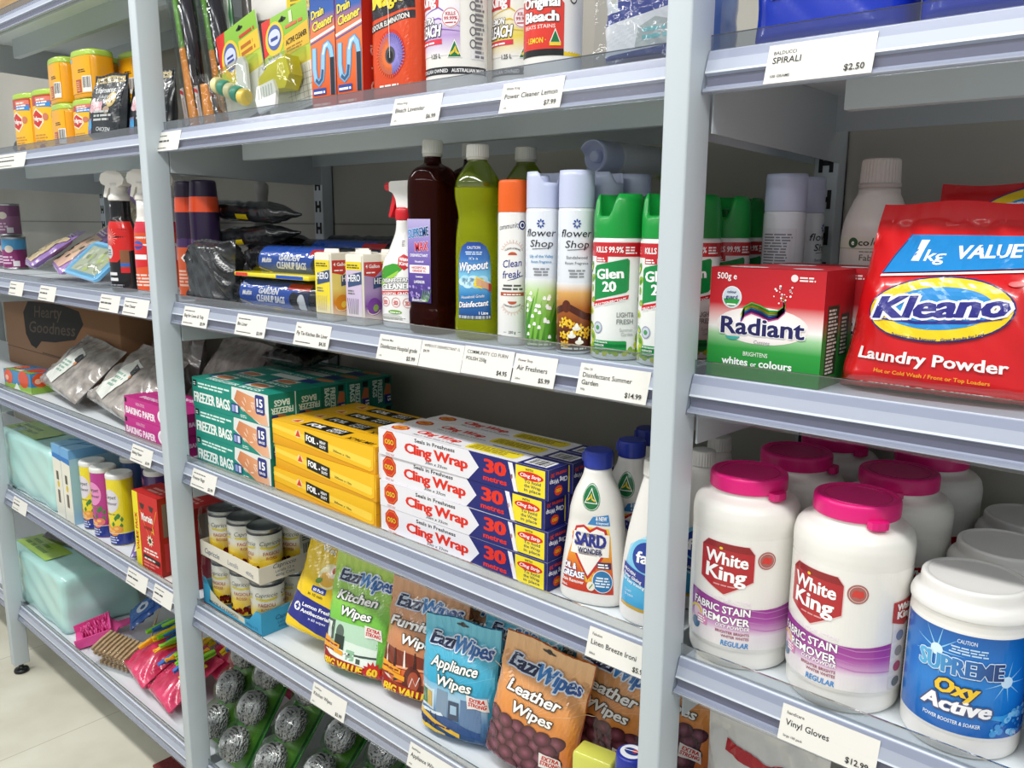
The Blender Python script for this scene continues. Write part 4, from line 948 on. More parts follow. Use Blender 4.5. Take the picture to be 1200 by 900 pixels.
def cling_box():
    w, d, h = .360, .0440, .0440
    NAVY = '#20256f'
    def panel(a, W, H, k=1):
        a.rect(0, 0, W, H, '#e6e5ea', 0)
        a.poly([(W * .575, 0), (W, 0), (W, H), (W * .575, H), (W * .635, H * .5)], NAVY, 1)
    f = Art(); panel(f, w, h)
    for q, c, l in ((.0195, '#d03018', 1), (.0165, '#e8a030', 2), (.0155, '#d03018', 3)):
        f.poly([(.028 + q * math.cos(math.radians(22.5 + 45 * i)) * .92, h * .56 + q * .95 * math.sin(math.radians(22.5 + 45 * i))) for i in range(8)], c, l)
    f.text('OSO', .028, h * .46, .0085, '#f2c531', w=.022, b=.05, l=4, out='#8a1a0c', ow=.03); f.text('OSO foil', .028, h * .03, .004, '#c0503a', w=.02, b=0, sh=.2, l=1)
    f.text('Seals in Freshness', w * .37, h * .79, .0062, '#1c1c20', w=w * .25, b=.02, l=1)
    f.text('Cling Wrap', w * .375, h * .33, .0165, '#dd2a16', w=w * .395, b=.045, sp=.95, l=1)
    f.text('30m x 33cm', w * .38, h * .10, .005, '#2a2a30', w=w * .135, b=.01, sh=.2, l=1)
    f.text('30', w * .725, h * .42, .0205, '#e2301c', w=w * .125, b=.06, l=2); f.text('metres', w * .725, h * .13, .0085, '#e2301c', w=w * .13, b=.04, l=2)
    f.poly([(w * .795, h * .96), (w * .818, h * .96), (w * .848, h * .03), (w * .828, h * .03)], '#eceaf0', 2); f.ell(w * .815, h * .5, .002, .0035, '#d03018', 3)
    f.rect(w * .835, h * .05, w * .985, h * .95, '#f0dd2e', 2); f.poly([(w * .795, h * .96), (w * .818, h * .96), (w * .848, h * .03), (w * .828, h * .03)], '#eceaf0', 3); f.text('WITH', w * .905, h * .82, .0035, '#222', w=.014, l=3)
    f.ell(w * .912, h * .66, .0235, .0062, '#d8281c', 3); f.text('Cling Strip', w * .912, h * .61, .0052, '#fff', w=.038, b=.02, sh=.2, l=4)
    for k, s in enumerate(('To hold', 'the Wrap', 'in place')): f.text(s, w * .922, h * (.42 - .14 * k), .0047, '#22226a', w=.03, b=.01, l=3)
    r = Art(); r.rect(0, 0, d, h, '#1f2468', 0)
    r.text('metres 30', d * .5, h * .86, .0062, '#d8401c', w=d * .8, b=.03, rot=180, l=1); r.text('Cling Wrap', d * .5, h * .64, .007, '#e8e8f2', w=d * .9, b=.04, rot=180, l=1)
    r.ell(d * .5, h * .25, .0095, .0075, '#d8401c', 1, n=8); r.text('OSO', d * .5, h * .2, .005, '#f2c531', w=.012, b=.04, l=2)
    t = Art(); t.rect(0, 0, w, d, '#e6e5ea', 0); t.ell(.03, d * .5, .019, .013, '#d03018', 1, n=8); t.ell(.03, d * .5, .015, .009, '#e8a030', 2, n=8); t.text('OSO', .03, d * .4, .008, '#d03018', w=.018, b=.05, l=3)
    t.text('Cling Wrap', w * .33, d * .42, .016, '#dd2a16', w=w * .27, b=.045, sh=.2, l=1); t.text('30m x 33cm Seals in Freshness', w * .36, d * .15, .005, '#333', w=w * .3, b=0, l=1)
    t.rect(w * .52, d * .2, w * .80, d * .85, '#e9d52e', 1, r=.006); t.small(w * .54, d * .3, w * .78, d * .78, '#8a7a20', 4, 2, l=2)
    t.rect(w * .84, 0, w, d, NAVY, 1); t.rect(w * .86, d * .15, w * .975, d * .8, '#f2f2f4', 2); t.bars(w * .87, d * .2, w * .965, d * .72, '#222', 26, 4, l=3)
    return carton(w, d, h, C('#dcdbe2'), .0008, f, r, t), (w, d, h)
cb, (cw, cd, ch) = cling_box(); CBM = cb.build('cling_wrap_box'); n = 0
lv4 = ['bottom', 'second from bottom', 'third from bottom', 'top']
for row in range(3):
    for j in range(4):
        o = CBM if n == 0 else CBM.copy()
        if n: COL.objects.link(o)
        n += 1
        jx, jr = [(.004, 0), (.0035, .2), (-.003, -.3), (.003, .2)][j]
        tag(o, 'white and navy cling wrap box, %s of the %s' % (lv4[j], ['front stack', 'middle stack', 'rear stack'][row]), 'box', 'cling wrap boxes', (.8165 + jx + .006 * row, .0905 + row * .0475 + (.002 if row == 0 and j == 2 else 0), SH[3] + j * (ch + .0006)), rz=jr if row == 0 else 0)

# flat dark bag packs lying behind the freezer boxes and the post
PLA = C('#3b3735', 'film')
def slab_bag(w, d, h, seed, mat, wr=.003, nu=26, nv=16):
    """flat soft pack lying on its back"""
    b = Bag(w, d, h, seed, top=.06, bot=.06, pinch=.03, wr=wr, p=3.5)
    return b

# ------------------------------------------------------------------ stain remover bottles
t = thing('stain_remover_bottle', 'white bottle with a blue cap and a heart label beside the cling wrap', 'bottle', (1.0555, .106, SH[3]), rz=16)
def sec(a, z):
    k = 1 / (abs(math.sin(a)) ** 2.6 + abs(math.cos(a)) ** 2.6) ** (1 / 2.6); w = max(0, min(1, (.165 - z) / .05))
    return (1 + (k - 1) * w) * (1 + .02 * w), (1 + (k - 1) * w) * (1 - .28 * w)
prof = fillet([(.040, 0), (.0455, .003), (.0475, .010), (.0465, .035), (.0405, .085), (.0368, .115), (.0362, .130), (.031, .152), (.0225, .170), (.0195, .178), (.0175, .190)], 3)
MB().lathe(prof, C('#e9e7e1', 'plastic'), 52, sec).build('body', t)
cp = MB(); cp.lathe(fillet([(.0165, .187), (.0198, .188), (.0198, .206), (.0192, .2105), (.0165, .2115), (0, .2115)], 2, .25), C('#20359a', 'plastic'), 40, close=False)
cp.box((-.0185, 0, .200), (.006, .012, .012), C('#20359a', 'plastic'), .001)
cp.build('cap', t)
a = Art('film')
a.ell(.002, .152, .0185, .0185, '#17713f', 0); a.ring(.002, .152, .0172, .0172, .0008, '#dfeee2', 1); a.poly([(-.011, .144), (.015, .144), (.002, .165)], '#f3f6f0', 1); a.poly([(-.0088, .1453), (.0128, .1453), (.002, .1625)], '#17713f', 2); a.line([(-.006, .148), (.0005, .152), (.002, .157), (.0045, .150), (.0105, .148)], .0026, '#e9c22e', 3)
a.poly([(-.004, .098), (.0335, .0985), (.0325, .112), (.006, .1085)], '#2f86c8', 1); a.text('& NEW', .02, .1045, .0052, '#fff', w=.019, b=.03, sh=.2, l=2); a.text('& improved', .021, .1, .003, '#fff', w=.02, l=2)
fr = [(-.041, .018), (.036, .018), (.034, .085), (.031, .095), (-.012, .095), (-.024, .088), (-.033, .06)]
a.poly(fr, GR([(0, '#c8321f'), (.3, '#d8541f'), (.6, '#e89a22'), (1, '#f0c83a')], 'v', 'film'), 0)
for k in range(7): a.poly([(-.03 + k * .004, .085 - k * .002), (-.028 + k * .004, .088 - k * .002), (.004 + k * .002, .03), (-.002 + k * .002, .03)], '#f4c83c' if k % 2 else '#ee9d24', 1)
a.poly([(.001, .033), (-.024, .066), (-.029, .08), (-.024, .094), (-.01, .097), (.001, .092), (.012, .097), (.027, .094), (.031, .08), (.026, .066)], '#c42a2a', 2)
a.poly([(.001, .038), (-.021, .067), (-.0255, .08), (-.021, .0915), (-.01, .094), (.001, .0885), (.012, .094), (.0235, .0915), (.0275, .08), (.0225, .067)], '#f3efe9', 3)
a.poly([(-.028, .062), (.03, .062), (.032, .088), (-.026, .088)], '#f3efe9', 3)
a.text('SARD', .002, .073, .0152, '#2a3188', w=.05, b=.06, l=5); a.text('WONDER', .002, .0645, .0062, '#222b6a', w=.037, b=.03, l=5)
a.text('OIL &', -.036, .043, .0072, '#fff', al='l', w=.0205, b=.05, l=5, out='#2458a8', ow=.04); a.text('GREASE', -.0375, .0335, .0078, '#fff', al='l', w=.034, b=.05, l=5, out='#2458a8', ow=.04)
a.text('Stain Remover', -.038, .0268, .0042, '#fff', al='l', w=.034, b=.02, l=3); a.text('500mL', -.039, .0205, .003, '#fff', al='l', l=3)
a.ell(.021, .0335, .0135, .0135, '#e9eef2', 4); a.ell(.021, .0335, .0125, .0125, '#2b78ae', 5); a.small(.011, .027, .031, .04, '#e8f2f8', 4, 3, al='c', l=6); a.ell(.006, .0265, .0055, .0055, '#f2ecd8', 6); a.line([(.004, .0235), (.0085, .0295)], .0012, '#5a8a3a', 7)
a.rect(.014, .0485, .033, .056, '#3a2a5a', 4); a.small(.015, .0495, .032, .0555, '#fff', 2, 3, l=5)
MB().art(a, lambda u, v, e: m_round(prof, 0, sec)(u * 1.0, v if v > .12 else .020 + (v - .018) * 1.17, e), su=.0035, sv=.006).build('label', t)
SA = t
dup(SA, 'blue capped white bottle behind the heart labelled one, round green sticker in view', (1.0590, .1815, SH[3]), rz=18)
dup(SA, 'white bottle with a blue cap rearmost of the three, mostly hidden by the middle post', (1.0400, .2560, SH[3]), rz=14)
# fabulon ironing bottle beside the post
t = thing('ironing_spray_bottle', 'white bottle with a round blue logo cut off by the middle post', 'bottle', (1.148, .1035, SH[3]), rz=10)
prof = fillet([(.036, 0), (.041, .003), (.043, .012), (.0425, .04), (.039, .085), (.034, .12), (.026, .155), (.018, .185), (.015, .198)], 3)
MB().lathe(prof, C('#e9e7e2', 'plastic'), 48, lambda a, z: (1, .8)).build('body', t)
cp = MB(); cap_ribbed(cp, .0168, .1965, .0195, C('#e4e2de', 'plastic'), 28); cp.build('cap', t)
a = Art('film')
a.poly([(-.037, .024), (.04, .018), (.04, .112), (.0, .122), (-.028, .106), (-.036, .07)], GR([(0, '#2f9fd6'), (.4, '#55b6e0'), (1, '#bfe4f2')], 'v', 'film'), 0)
a.poly([(-.037, .024), (.04, .018), (.04, .0225), (-.037, .0285)], '#c8a13a', 1)
a.ell(.002, .094, .028, .024, '#7cc8ea', 1); a.ell(.004, .094, .0235, .020, '#23409a', 2); a.text('fab', .004, .0865, .0155, '#fff', w=.034, b=.03, l=3)
a.poly([(-.036, .082), (.04, .062), (.04, .046), (-.036, .066)], '#2b3c97', 3)
for k, s in enumerate(('PROVEN:', 'Faster Gliding', 'for Easy Ironing')): a.text(s, -.033, .072 - .0062 * k, .0042, '#fff', al='l', b=.02, rot=-12, l=4, wmax=.05)
a.text('Linen', -.022, .044, .004, '#dff0fa', b=0, l=2); a.text('Breeze', -.02, .0385, .004, '#dff0fa', b=0, l=2); a.text('500mL', .012, .037, .0042, '#1f4f9a', b=0, l=2)
MB().art(a, m_round(prof, 0, lambda a, z: (1, .8)), su=.0035, sv=.006).build('label', t)

dup(t, 'white ribbed cap bottle between the middle post and the tubs, nearest of two', (1.168, .186, SH[3]), rz=22)
dup(t, 'white bottle with a ribbed cap rearmost behind the middle post', (1.150, .266, SH[3]), rz=12)
# ------------------------------------------------------------------ right bay: tubs
def wk_tub():
    t = thing('stain_remover_tub', '', 'tub')
    R_ = .0612
    prof = fillet([(.052, 0), (.057, .002), (.0592, .008), (.0592, .0225), (.0612, .027), (.0612, .1635), (.0618, .170), (.0618, .181), (.0595, .191), (.054, .1975), (.0455, .2005), (.0415, .203), (.0415, .211)], 3, .3)
    MB().lathe(prof, C('#eceae4', 'plastic'), 64).build('body', t)
    l = MB(); l.lathe(fillet([(.0405, .207), (.0440, .2072), (.0444, .211), (.0444, .2225), (.043, .2255), (.040, .2262), (.0385, .2250), (.034, .2245), (0, .2248)], 2, .3), C('#e0187a', 'plastic'), 56, close=False)
    l.lathe([(.0345, .2243), (.0345, .2252), (.0325, .2252), (.0325, .2243)], C('#d01470', 'plastic'), 48, close=False)
    l.prism([(-.011, -.043), (-.009, -.050), (-.004, -.052), (.004, -.052), (.009, -.050), (.011, -.043)], .2035, .2115, C('#e0187a', 'plastic'), 'z', xf=xf(rz=38))
    l.build('lid', t)
    a = Art('film'); x0, x1 = -.078, .105
    a.rect(x0, .0285, x1, .128 + .034, '#eceae5', 0)
    a.poly([(x0, .0285)] + [(x1, .0285)] + [(x1, .087)] + [(x, .087 - .0085 * math.sin(PI * min(1, max(0, (x1 - x) / (x1 - x0)))) ** 2) for x in np.linspace(x1, x0, 14)[1:-1]] + [(x0, .087)], GR([(0, '#e9e6e5'), (.3, '#e6dde4'), (.42, '#d3a3cd'), (.62, '#ab4aa4'), (1, '#8f2a8b')], 'v', 'film'), 1)
    for k in range(4): a.line([(x0 + .05, .083 - k * .007), (x0 + .1, .075 - k * .0075), (x1, .080 - k * .01)], [.0004, .0012, .0004], '#c37fc0', 2)
    S = [(-.060, .146), (-.051, .1545), (-.002, .153), (.0045, .1445), (.0045, .112), (-.028, .0925), (-.060, .107)]
    a.poly([(p[0] * 1.0 + (-.001 if p[0] < -.03 else .001), p[1] + (-.0012 if p[1] < .12 else .0005)) for p in S], '#e9c9c9', 1); a.poly(S, '#b31f29', 2); a.poly([(-.060, .146), (-.051, .1545), (-.002, .153), (.0045, .1445), (-.002, .145), (-.051, .147)], '#8e1820', 3)
    a.text('White', -.028, .1285, .0150, '#fff', w=.052, b=.035, rot=-2, l=4); a.text('King', -.028, .1095, .0172, '#fff', w=.049, b=.035, rot=-2, l=4); a.small(-.045, .1025, -.011, .1055, '#e09a9a', 1, 3, al='c', l=4); a.ell(-.0335, .1475, .0022, .0016, '#f0d030', 5)
    a.ell(.0185, .138, .0105, .0105, '#a8655f', 2); a.ring(.0185, .138, .0088, .0088, .0006, '#e6cfca', 3); a.poly([(.0125, .135), (.014, .141), (.0175, .1425), (.020, .141), (.0235, .142), (.0245, .136), (.021, .1335), (.0175, .135)], '#d43a32', 3)
    a.text('TRIPLE ENZYME ACTION', .0035, .083, .0044, '#f5eaf4', al='r', w=.062, b=.02, l=3, rot=-3)
    a.text('FABRIC STAIN', .0035, .0700, .0092, '#fff', al='r', w=.073, b=.03, l=3, out='#5c1560', ow=.03); a.text('REMOVER', .0035, .0578, .0092, '#fff', al='r', w=.057, b=.03, l=3, out='#5c1560', ow=.03)
    a.text('OXY POWDER', .0035, .0522, .0046, '#fff', al='r', w=.039, b=.02, sh=.2, l=3, out='#a45aa0', ow=.03)
    a.text('BRIGHTER BRIGHTS', .0035, .0455, .0034, '#9a4060', al='r', w=.039, b=.02, l=3); a.text('WHITER WHITES', .0035, .0405, .0034, '#9a4060', al='r', w=.032, b=.02, l=3)
    a.text('REGULAR', .0035, .0305, .0066, '#3c8ccf', al='r', w=.032, b=.03, sh=.15, l=3)
    a.ell(-.062, .06, .009, .009, '#e8c9da', 2); a.ring(-.066, .056, .012, .012, .003, '#e8c83a', 3, a0=20, a1=160); a.ell(-.066, .045, .0075, .007, '#3a6a90', 3); a.rect(-.063, .047, -.047, .058, '#d98ab8', 3, r=.001); a.small(-.062, .0482, -.048, .057, '#fff', 3, 3, l=4)
    a.rect(.06, .04, .10, .125, '#e9e5e7', 2); a.small(.086, .042, .1, .123, '#8f8f98', 22, 3, l=3)
    a.poly([(.058, .128), (.098, .13), (.098, .108), (.078, .1), (.058, .106)], '#b31f29', 3); a.text('White', .077, .1185, .0075, '#fff', w=.028, b=.05, l=4); a.text('King', .077, .1092, .0085, '#fff', w=.026, b=.05, l=4)
    for k, c in enumerate(('#6d7fa8', '#8d8d95', '#a83a6a', '#5f6a78')): a.rect(.060, .083 - k * .0175, .083, .097 - k * .0175, '#dcdce2', 3, r=.002); a.ell(.0715, .090 - k * .0175, .0062, .0058, c, 4)
    MB().art(a, m_round(prof, 0), su=.004).build('label', t)
    return t
WK = wk_tub()
tag(WK, 'white tub with a pink lid at the front beside the middle post', 'tub', 'pink lidded stain remover tubs', (1.2695, .110, SH[3]), rz=32)
dup(WK, 'white tub with a pink lid at the front right, touching the blue labelled tub', (1.3955, .1065, SH[3]), rz=9)
dup(WK, 'white tub with a pink lid standing behind the front one beside the middle post', (1.2735, .236, SH[3]), rz=60)
dup(WK, 'white tub with a pink lid standing behind the front right one', (1.3995, .234, SH[3]), rz=-28)
dup(WK, 'white tub with a pink lid in the back row on the left', (1.2755, .3625, SH[3]), rz=30)
dup(WK, 'white tub with a pink lid in the back row on the right', (1.4015, .3605, SH[3]), rz=-40)
def oxy_tub():
    t = thing('bleach_powder_tub', '', 'tub')
    prof = fillet([(.049, 0), (.053, .002), (.0545, .008), (.0545, .022), (.0552, .024), (.0552, .130), (.0545, .132), (.0545, .138), (.0555, .141), (.0555, .146)], 3, .3)
    MB().lathe(prof, C('#e9e7e2', 'plastic'), 64).build('body', t)
    l = MB(); l.lathe(fillet([(.054, .1405), (.0563, .142), (.0563, .147), (.0535, .153), (.0485, .1555), (.0482, .1665), (.0468, .1685), (.0445, .1690), (.0425, .1675), (0, .1672)], 2, .3), C('#e6e5e2', 'plastic'), 60, close=False)
    l.lathe([(.0435, .1668), (.0435, .1684), (.0425, .1684), (.0425, .1668)], C('#dcdbd8', 'plastic'), 48, close=False); l.build('lid', t)
    a = Art('film'); W = .165
    a.rect(-W / 2, .026, W / 2, .1285, GR([(0, '#0d5fb4'), (.45, '#1a7fd2'), (.8, '#1470c4'), (1, '#0f5aa8')], 'v', 'film'), 0)
    for cx, cy, r in ((-.035, .106, .026), (.030, .085, .022)): a.star(cx, cy, .0025, r, 9, '#8fd0f2', 1); a.ell(cx, cy, .006, .006, '#d8f0fc', 2)
    a.text('CAUTION', -.009, .1195, .0042, '#dcecfa', w=.017, b=.01, l=2); a.small(-.027, .1085, .014, .117, '#bcdcf4', 3, 3, al='c', l=2)
    a.text('SUPREME', -.013, .0865, .0175, GR([(0, '#58b8e6'), (.5, '#2a6fb8'), (1, '#1b2f6a')], 'u', 'film'), w=.078, b=.06, rot=1, l=4, out='#dff0fb', ow=.04)
    a.text('Oxy', -.013, .0655, .0155, '#f0c628', w=.040, b=.05, sh=.2, l=5, out='#1a2758', ow=.06); a.text('Active', -.0135, .0475, .0155, '#f4f4f8', w=.064, b=.05, sh=.2, l=5, out='#4a4f78', ow=.07)
    a.text('POWER BOOSTER & SOAKER', -.016, .0355, .0040, '#e6f1fa', w=.052, b=.02, sh=.1, l=2)
    rnd = random.Random(6)
    for k in range(60):
        x = rnd.uniform(.02, W / 2); a.ell(x, .03 + rnd.random() * (.012 + (x - .02) * .55), *(2 * [rnd.uniform(.0012, .004)]), rnd.choice(['#5cb8ea', '#8fd2f4', '#3a9ade']), 2 + k % 3, n=10)
    a.line([(.0, .05), (.03, .047), (.06, .055), (W / 2, .066)], [.0005, .006, .007, .004], '#3aa0e2', 1)
    a.text('1kg', .045, .0295, .004, '#d0e6f6', l=5)
    MB().art(a, m_round(prof, 0), su=.004).build('label', t)
    return t
OX = oxy_tub()
tag(OX, 'white tub with a starry blue label at the front of the right shelf', 'tub', 'blue labelled powder tubs', (1.5150, .1065, SH[3]), rz=20)
dup(OX, 'white lidded tub directly behind the blue labelled tub', (1.5190, .224, SH[3]), rz=10)
dup(OX, 'white lidded tub rearmost of the row behind the blue labelled tub', (1.5205, .3415, SH[3]), rz=5)
dup(OX, 'blue tub cut off by the right edge of the photo', (1.6300, .108, SH[3]), rz=0)
# ------------------------------------------------------------------ middle bay, fourth shelf: wipes
WIPE = {
 'kitchen': dict(name='Kitchen', c=['#4fae2f', '#7cc64a', '#c4d96a'], pic=0, edge='#2f7a22', band=True),
 'furniture': dict(name='Furniture', c=['#b5501f', '#c98a5e', '#dba983'], pic=1, edge='#8a3a18', band=True),
 'appliance': dict(name='Appliance', c=['#1d6f9c', '#39a7cc', '#6cc4dc'], pic=2, edge='#1a6f9a', band=False),
 'leather': dict(name='Leather', c=['#d8621c', '#e29248', '#e8b987'], pic=3, edge='#c8601e', band=False)}
def wipes_art(kind, w, h):
    q = WIPE[kind]; a = Art('film'); x0, x1 = -w / 2, w / 2; rnd = random.Random(11)
    a.rect(x0 + .001, .001, x1 - .001, h - .001, GR([(0, q['c'][0]), (.5, q['c'][1]), (1, q['c'][2])], 'v', 'film'), 0)
    lg = C({'kitchen': '#a9d96a', 'furniture': '#dcae88', 'appliance': '#74c8de', 'leather': '#eec294'}[kind], 'film')
    for k in range(12):
        an = math.radians(15 + k * 13); a.line([(.0, h * .50), (w * .62 * math.cos(an), min(h * .985, h * .50 + w * .75 * math.sin(an)))], [.0004, .0009], lg, 1)
    ph = h * .42; p0 = x0 + .003; p1 = x1 - w * (.14 if kind != 'leather' else .2)
    if kind == 'kitchen':
        a.poly([(p0, .03), (p1, .018), (p1, ph * .8), (p1 - .03, ph * 1.02), (p0, ph)], '#b9dcc0', 1)
        a.poly([(p0, ph * .55), (p0 + .03, ph * .62), (p0 + .03, ph), (p0, ph)], '#4a5a50', 2); a.rect(p0 + .006, ph * .55, p0 + .022, ph * .95, '#e6efe8', 3); a.ell(p0 + .045, ph * .8, .01, .014, '#5b6b62', 2)
        a.rect(p0 + .034, ph * .42, p0 + .058, ph * .74, '#2e3a34', 3); a.poly([(p0 + .06, ph * .2), (p1, ph * .24), (p1, ph * .62), (p0 + .06, ph * .66)], '#dfeee2', 3)
        a.line([(p0 + .002, ph * .48), (p0 + .05, ph * .40), (p1, ph * .46)], .004, '#3f5148', 4); a.rect(p0 + .066, ph * .30, p0 + .085, ph * .5, '#8fbf9a', 4); a.poly([(p0, .03), (p1, .018), (p1, .034), (p0, .05)], '#eef6ee', 4); a.rect(p0 + .09, ph * .28, p0 + .1, ph * .38, '#40564a', 5)
    elif kind == 'furniture':
        a.poly([(p0, .03), (p1 + .006, .018), (p1 + .006, ph * .9), (p0, ph)], '#7a2a10', 1)
        a.poly([(p0, ph * .55), (p1, ph * .68), (p1, ph * .45), (p0 + .02, ph * .3), (p0, ph * .33)], '#d8622a', 2); a.poly([(p0, ph * .62), (p1, ph * .75), (p1, ph * .70), (p0, ph * .57)], '#f0a070', 3)
        for k in range(5): a.line([(p0 + .012 + k * .022, ph * .60 + k * .002), (p0 + .010 + k * .022, ph * 1.0)], [.006, .002], '#3a130a' if k % 2 else '#efe2d6', 4)
        for k in range(4): a.line([(p0 + .01 + k * .024, .03), (p0 + .03 + k * .02, ph * .45)], .005, '#2a0d07' if k % 2 else '#c8663a', 3)
        a.ell(p0 + .075, ph * .38, .02, .03, '#5a1d0e', 4); a.ell(p0 + .078, ph * .42, .012, .018, '#a8482a', 5); a.line([(p0 + .07, ph * .3), (p0 + .076, ph * .5), (p0 + .084, ph * .36), (p0 + .09, ph * .55)], .0018, '#f6ece6', 6)
        a.poly([(p0, .03), (p0 + .03, .03), (p0 + .02, ph * .4), (p0, ph * .45)], '#e8ded4', 4)
    elif kind == 'appliance':
        a.poly([(p0, .012), (p1 + .01, .008), (p1 + .01, ph * 1.05), (p0, ph * 1.12)], GR([(0, '#203f6a'), (.4, '#4f7fae'), (.8, '#a9cbe2'), (1, '#6fb6d8')], 'v', 'film'), 1)
        a.rect(p0, ph * .55, p0 + .035, ph * .98, '#cfe0ea', 2); a.rect(p0 + .004, ph * .6, p0 + .03, ph * .92, '#3f7a4a', 3); a.rect(p0 + .018, ph * .6, p0 + .03, ph * .92, '#d6b04a', 4)
        a.rect(p0 + .04, ph * .5, p0 + .062, ph * 1.02, '#7f98b0', 3); a.rect(p0 + .064, ph * .48, p0 + .084, ph * .86, '#3a4a63', 3); a.rect(p0 + .068, ph * .6, p0 + .08, ph * .78, '#9fc0d8', 4); a.rect(p0 + .087, ph * .3, p1, ph * .95, '#5f7fa6', 3)
        a.poly([(p0, ph * .46), (p0 + .05, ph * .52), (p1, ph * .34), (p1, ph * .22), (p0, ph * .26)], '#2b4f86', 4); a.poly([(p0, ph * .5), (p0 + .05, ph * .56), (p0 + .055, ph * .5), (p0, ph * .44)], '#dce8f0', 5)
        for k in range(4): a.line([(p0 + .006 + k * .011, ph * .2), (p0 + .004 + k * .012, ph * .5)], .003, '#1c2f52', 5)
        a.line([(p0 + .004, .016), (p0 + .06, .010)], .006, '#e8c23a', 5)
    else:
        a.rect(x0 + .002, .002, p1 + .01, h * .36, '#4a1f2a', 1)
        for r_ in range(5):
            for k in range(6):
                cx, cy = x0 + .012 + k * .022 + (r_ % 2) * .011, .01 + r_ * .0165
                if cx < p1 + .004: a.ell(cx, cy, .0150, .0120, GR([(0, '#8f5264'), (.55, '#66303f'), (1, '#3c1620')], 'r', 'film'), 2 + (r_ + k) % 3, rot=25, n=16)
    if q['band']:
        a.poly([(x0 + .001, .0015), (x1 - .001, .0015), (x1 - .001, .026), (x1 - .03, .022), (x0 + .03, .027), (x0 + .001, .042)], '#9a1c14', 6)
        a.text('BIG VALUE', -w * .10, .0075, .0155, '#f4cf22', w=w * .62, b=.06, sh=.15, l=7, out='#c8281c', ow=.035); a.star(w * .33, .0165, .014, .021, 12, '#c8201c', 7); a.text('60', w * .33, .0105, .0145, '#f4cf22', w=.021, b=.06, l=9); a.text('WIPES', w * .33, .0035, .0045, '#f4cf22', w=.02, b=.03, l=9)
        for k, s in enumerate(('KITCHEN & FAMILY', 'PREMIUM QUALITY')): a.poly([(x0 + .002, .0475 - k * .0105 + .003), (x0 + .052 + .01 * k, .0405 - k * .0105 + .003), (x0 + .052 + .01 * k, .0485 - k * .0105 + .003), (x0 + .002, .0565 - k * .0105 + .003)], '#f0a41c', 7); a.small(x0 + .006, .0455 - k * .0105 + .002, x0 + .05, .0505 - k * .0105 + .002, '#8a1c10', 1, k, l=8)
    elif kind != 'leather':
        a.poly([(x0 + .003, .032), (x0 + w * .62, .013), (x0 + w * .62, .020), (x0 + .003, .040)], '#e8b93a', 6); a.small(x0 + .006, .0225, x0 + w * .55, .0275, '#3a2a5a', 1, 5, l=7)
    ex, ey = w * (.29 if kind != 'appliance' else .31), h * (.405 if kind != 'leather' else .22)
    a.poly([(ex - .018, ey + .010), (ex + .015, ey + .006), (ex + .020, ey - .015), (ex + .001, ey - .011), (ex - .015, ey - .013)], '#efe9e4', 7); a.text('EXTRA', ex + .0005, ey - .0005, .0066, '#d03026', w=.026, b=.05, rot=-5, l=8); a.text('STRONG', ex + .001, ey - .0085, .0066, '#d03026', w=.03, b=.05, rot=-5, l=8)
    yn = h * .60
    a.text(q['name'], -.004, yn, .0165, '#f4f2ee', w=w * (.62 if kind != 'furniture' else .8), b=.03, sh=.18, l=8, out='#4a3a2a' if kind in ('leather', 'furniture') else '#2a4a3a', ow=.06)
    a.text('Wipes', .002, yn - .026, .0165, '#f4f2ee', w=w * .46, b=.03, sh=.18, l=8, out='#4a3a2a' if kind in ('leather', 'furniture') else '#2a4a3a', ow=.06)
    a.text('Eazi', -w * .225, yn + .032, .022, '#141f44', w=w * .36, b=.05, sh=.3, l=8, out='#c9d6ea', ow=.075); a.text('Wipes', w * .19, yn + .030, .024, GR([(0, '#2f7ec4'), (1, '#183a86')], 'u', 'film'), w=w * .5, b=.05, sh=.3, l=8, out='#dfe8f4', ow=.08)
    a.ell(0, h * .955, .012, .0022, '#2a2a2a', 2, n=14); a.ell(0, h * .957, .005, .004, '#2a2a2a', 2, n=12)
    return a
BAGS = {}
def wipes(kind, label, loc, rz, rx, ry=0):
    if kind not in BAGS:
        w, h = {'kitchen': (.156, .222), 'furniture': (.164, .206), 'appliance': (.146, .199), 'leather': (.150, .207)}[kind]
        b = Bag(w, h, .056, len(BAGS) + 2, top=.13, bot=.05, pinch=.015, wr=.0042, p=2.6, belly=.45)
        o = b.mesh(C(WIPE[kind]['edge'], 'film'), 36, 48, wipes_art(kind, w, h), C(WIPE[kind]['c'][1], 'film')).build('wipes_pack'); BAGS[kind] = o
    else:
        o = BAGS[kind].copy(); COL.objects.link(o)
    loc = (loc[0], loc[1], SH[4] + .002 + abs(math.sin(math.radians(ry))) * .078 + abs(math.sin(math.radians(rx))) * .027)
    return tag(o, label, 'wipes pack', 'wipes packs on the lower middle shelf', loc, rx, ry, rz)
z4 = SH[4] + .004
wipes('kitchen', 'green kitchen wipes pack at the front beside the yellow lemon wipes', (.521, .100, z4), 13, -13)
wipes('kitchen', 'darker green wipes pack peeking out behind the front green one', (.562, .184, z4), 13, -13)
wipes('furniture', 'brown and orange furniture wipes pack at the front', (.681, .106, z4), 15, -12)
wipes('furniture', 'brown wipes pack tucked behind the front brown and orange one', (.722, .192, z4), 14, -12)
wipes('appliance', 'blue appliance wipes pack at the front with a kitchen picture', (.797, .097, z4), 13, -4)
wipes('appliance', 'blue wipes pack right behind the front blue one', (.852, .170, z4), 13, -4, 4)
wipes('appliance', 'blue wipes pack third back, its top corner rising above the others', (.862, .246, z4), 10, -4, 6)
wipes('leather', 'orange leather wipes pack at the front with quilted leather picture', (.944, .098, z4), 12, -3, 9)
wipes('leather', 'orange wipes pack second back, behind the front orange one', (1.018, .176, z4), 12, -4, 12)
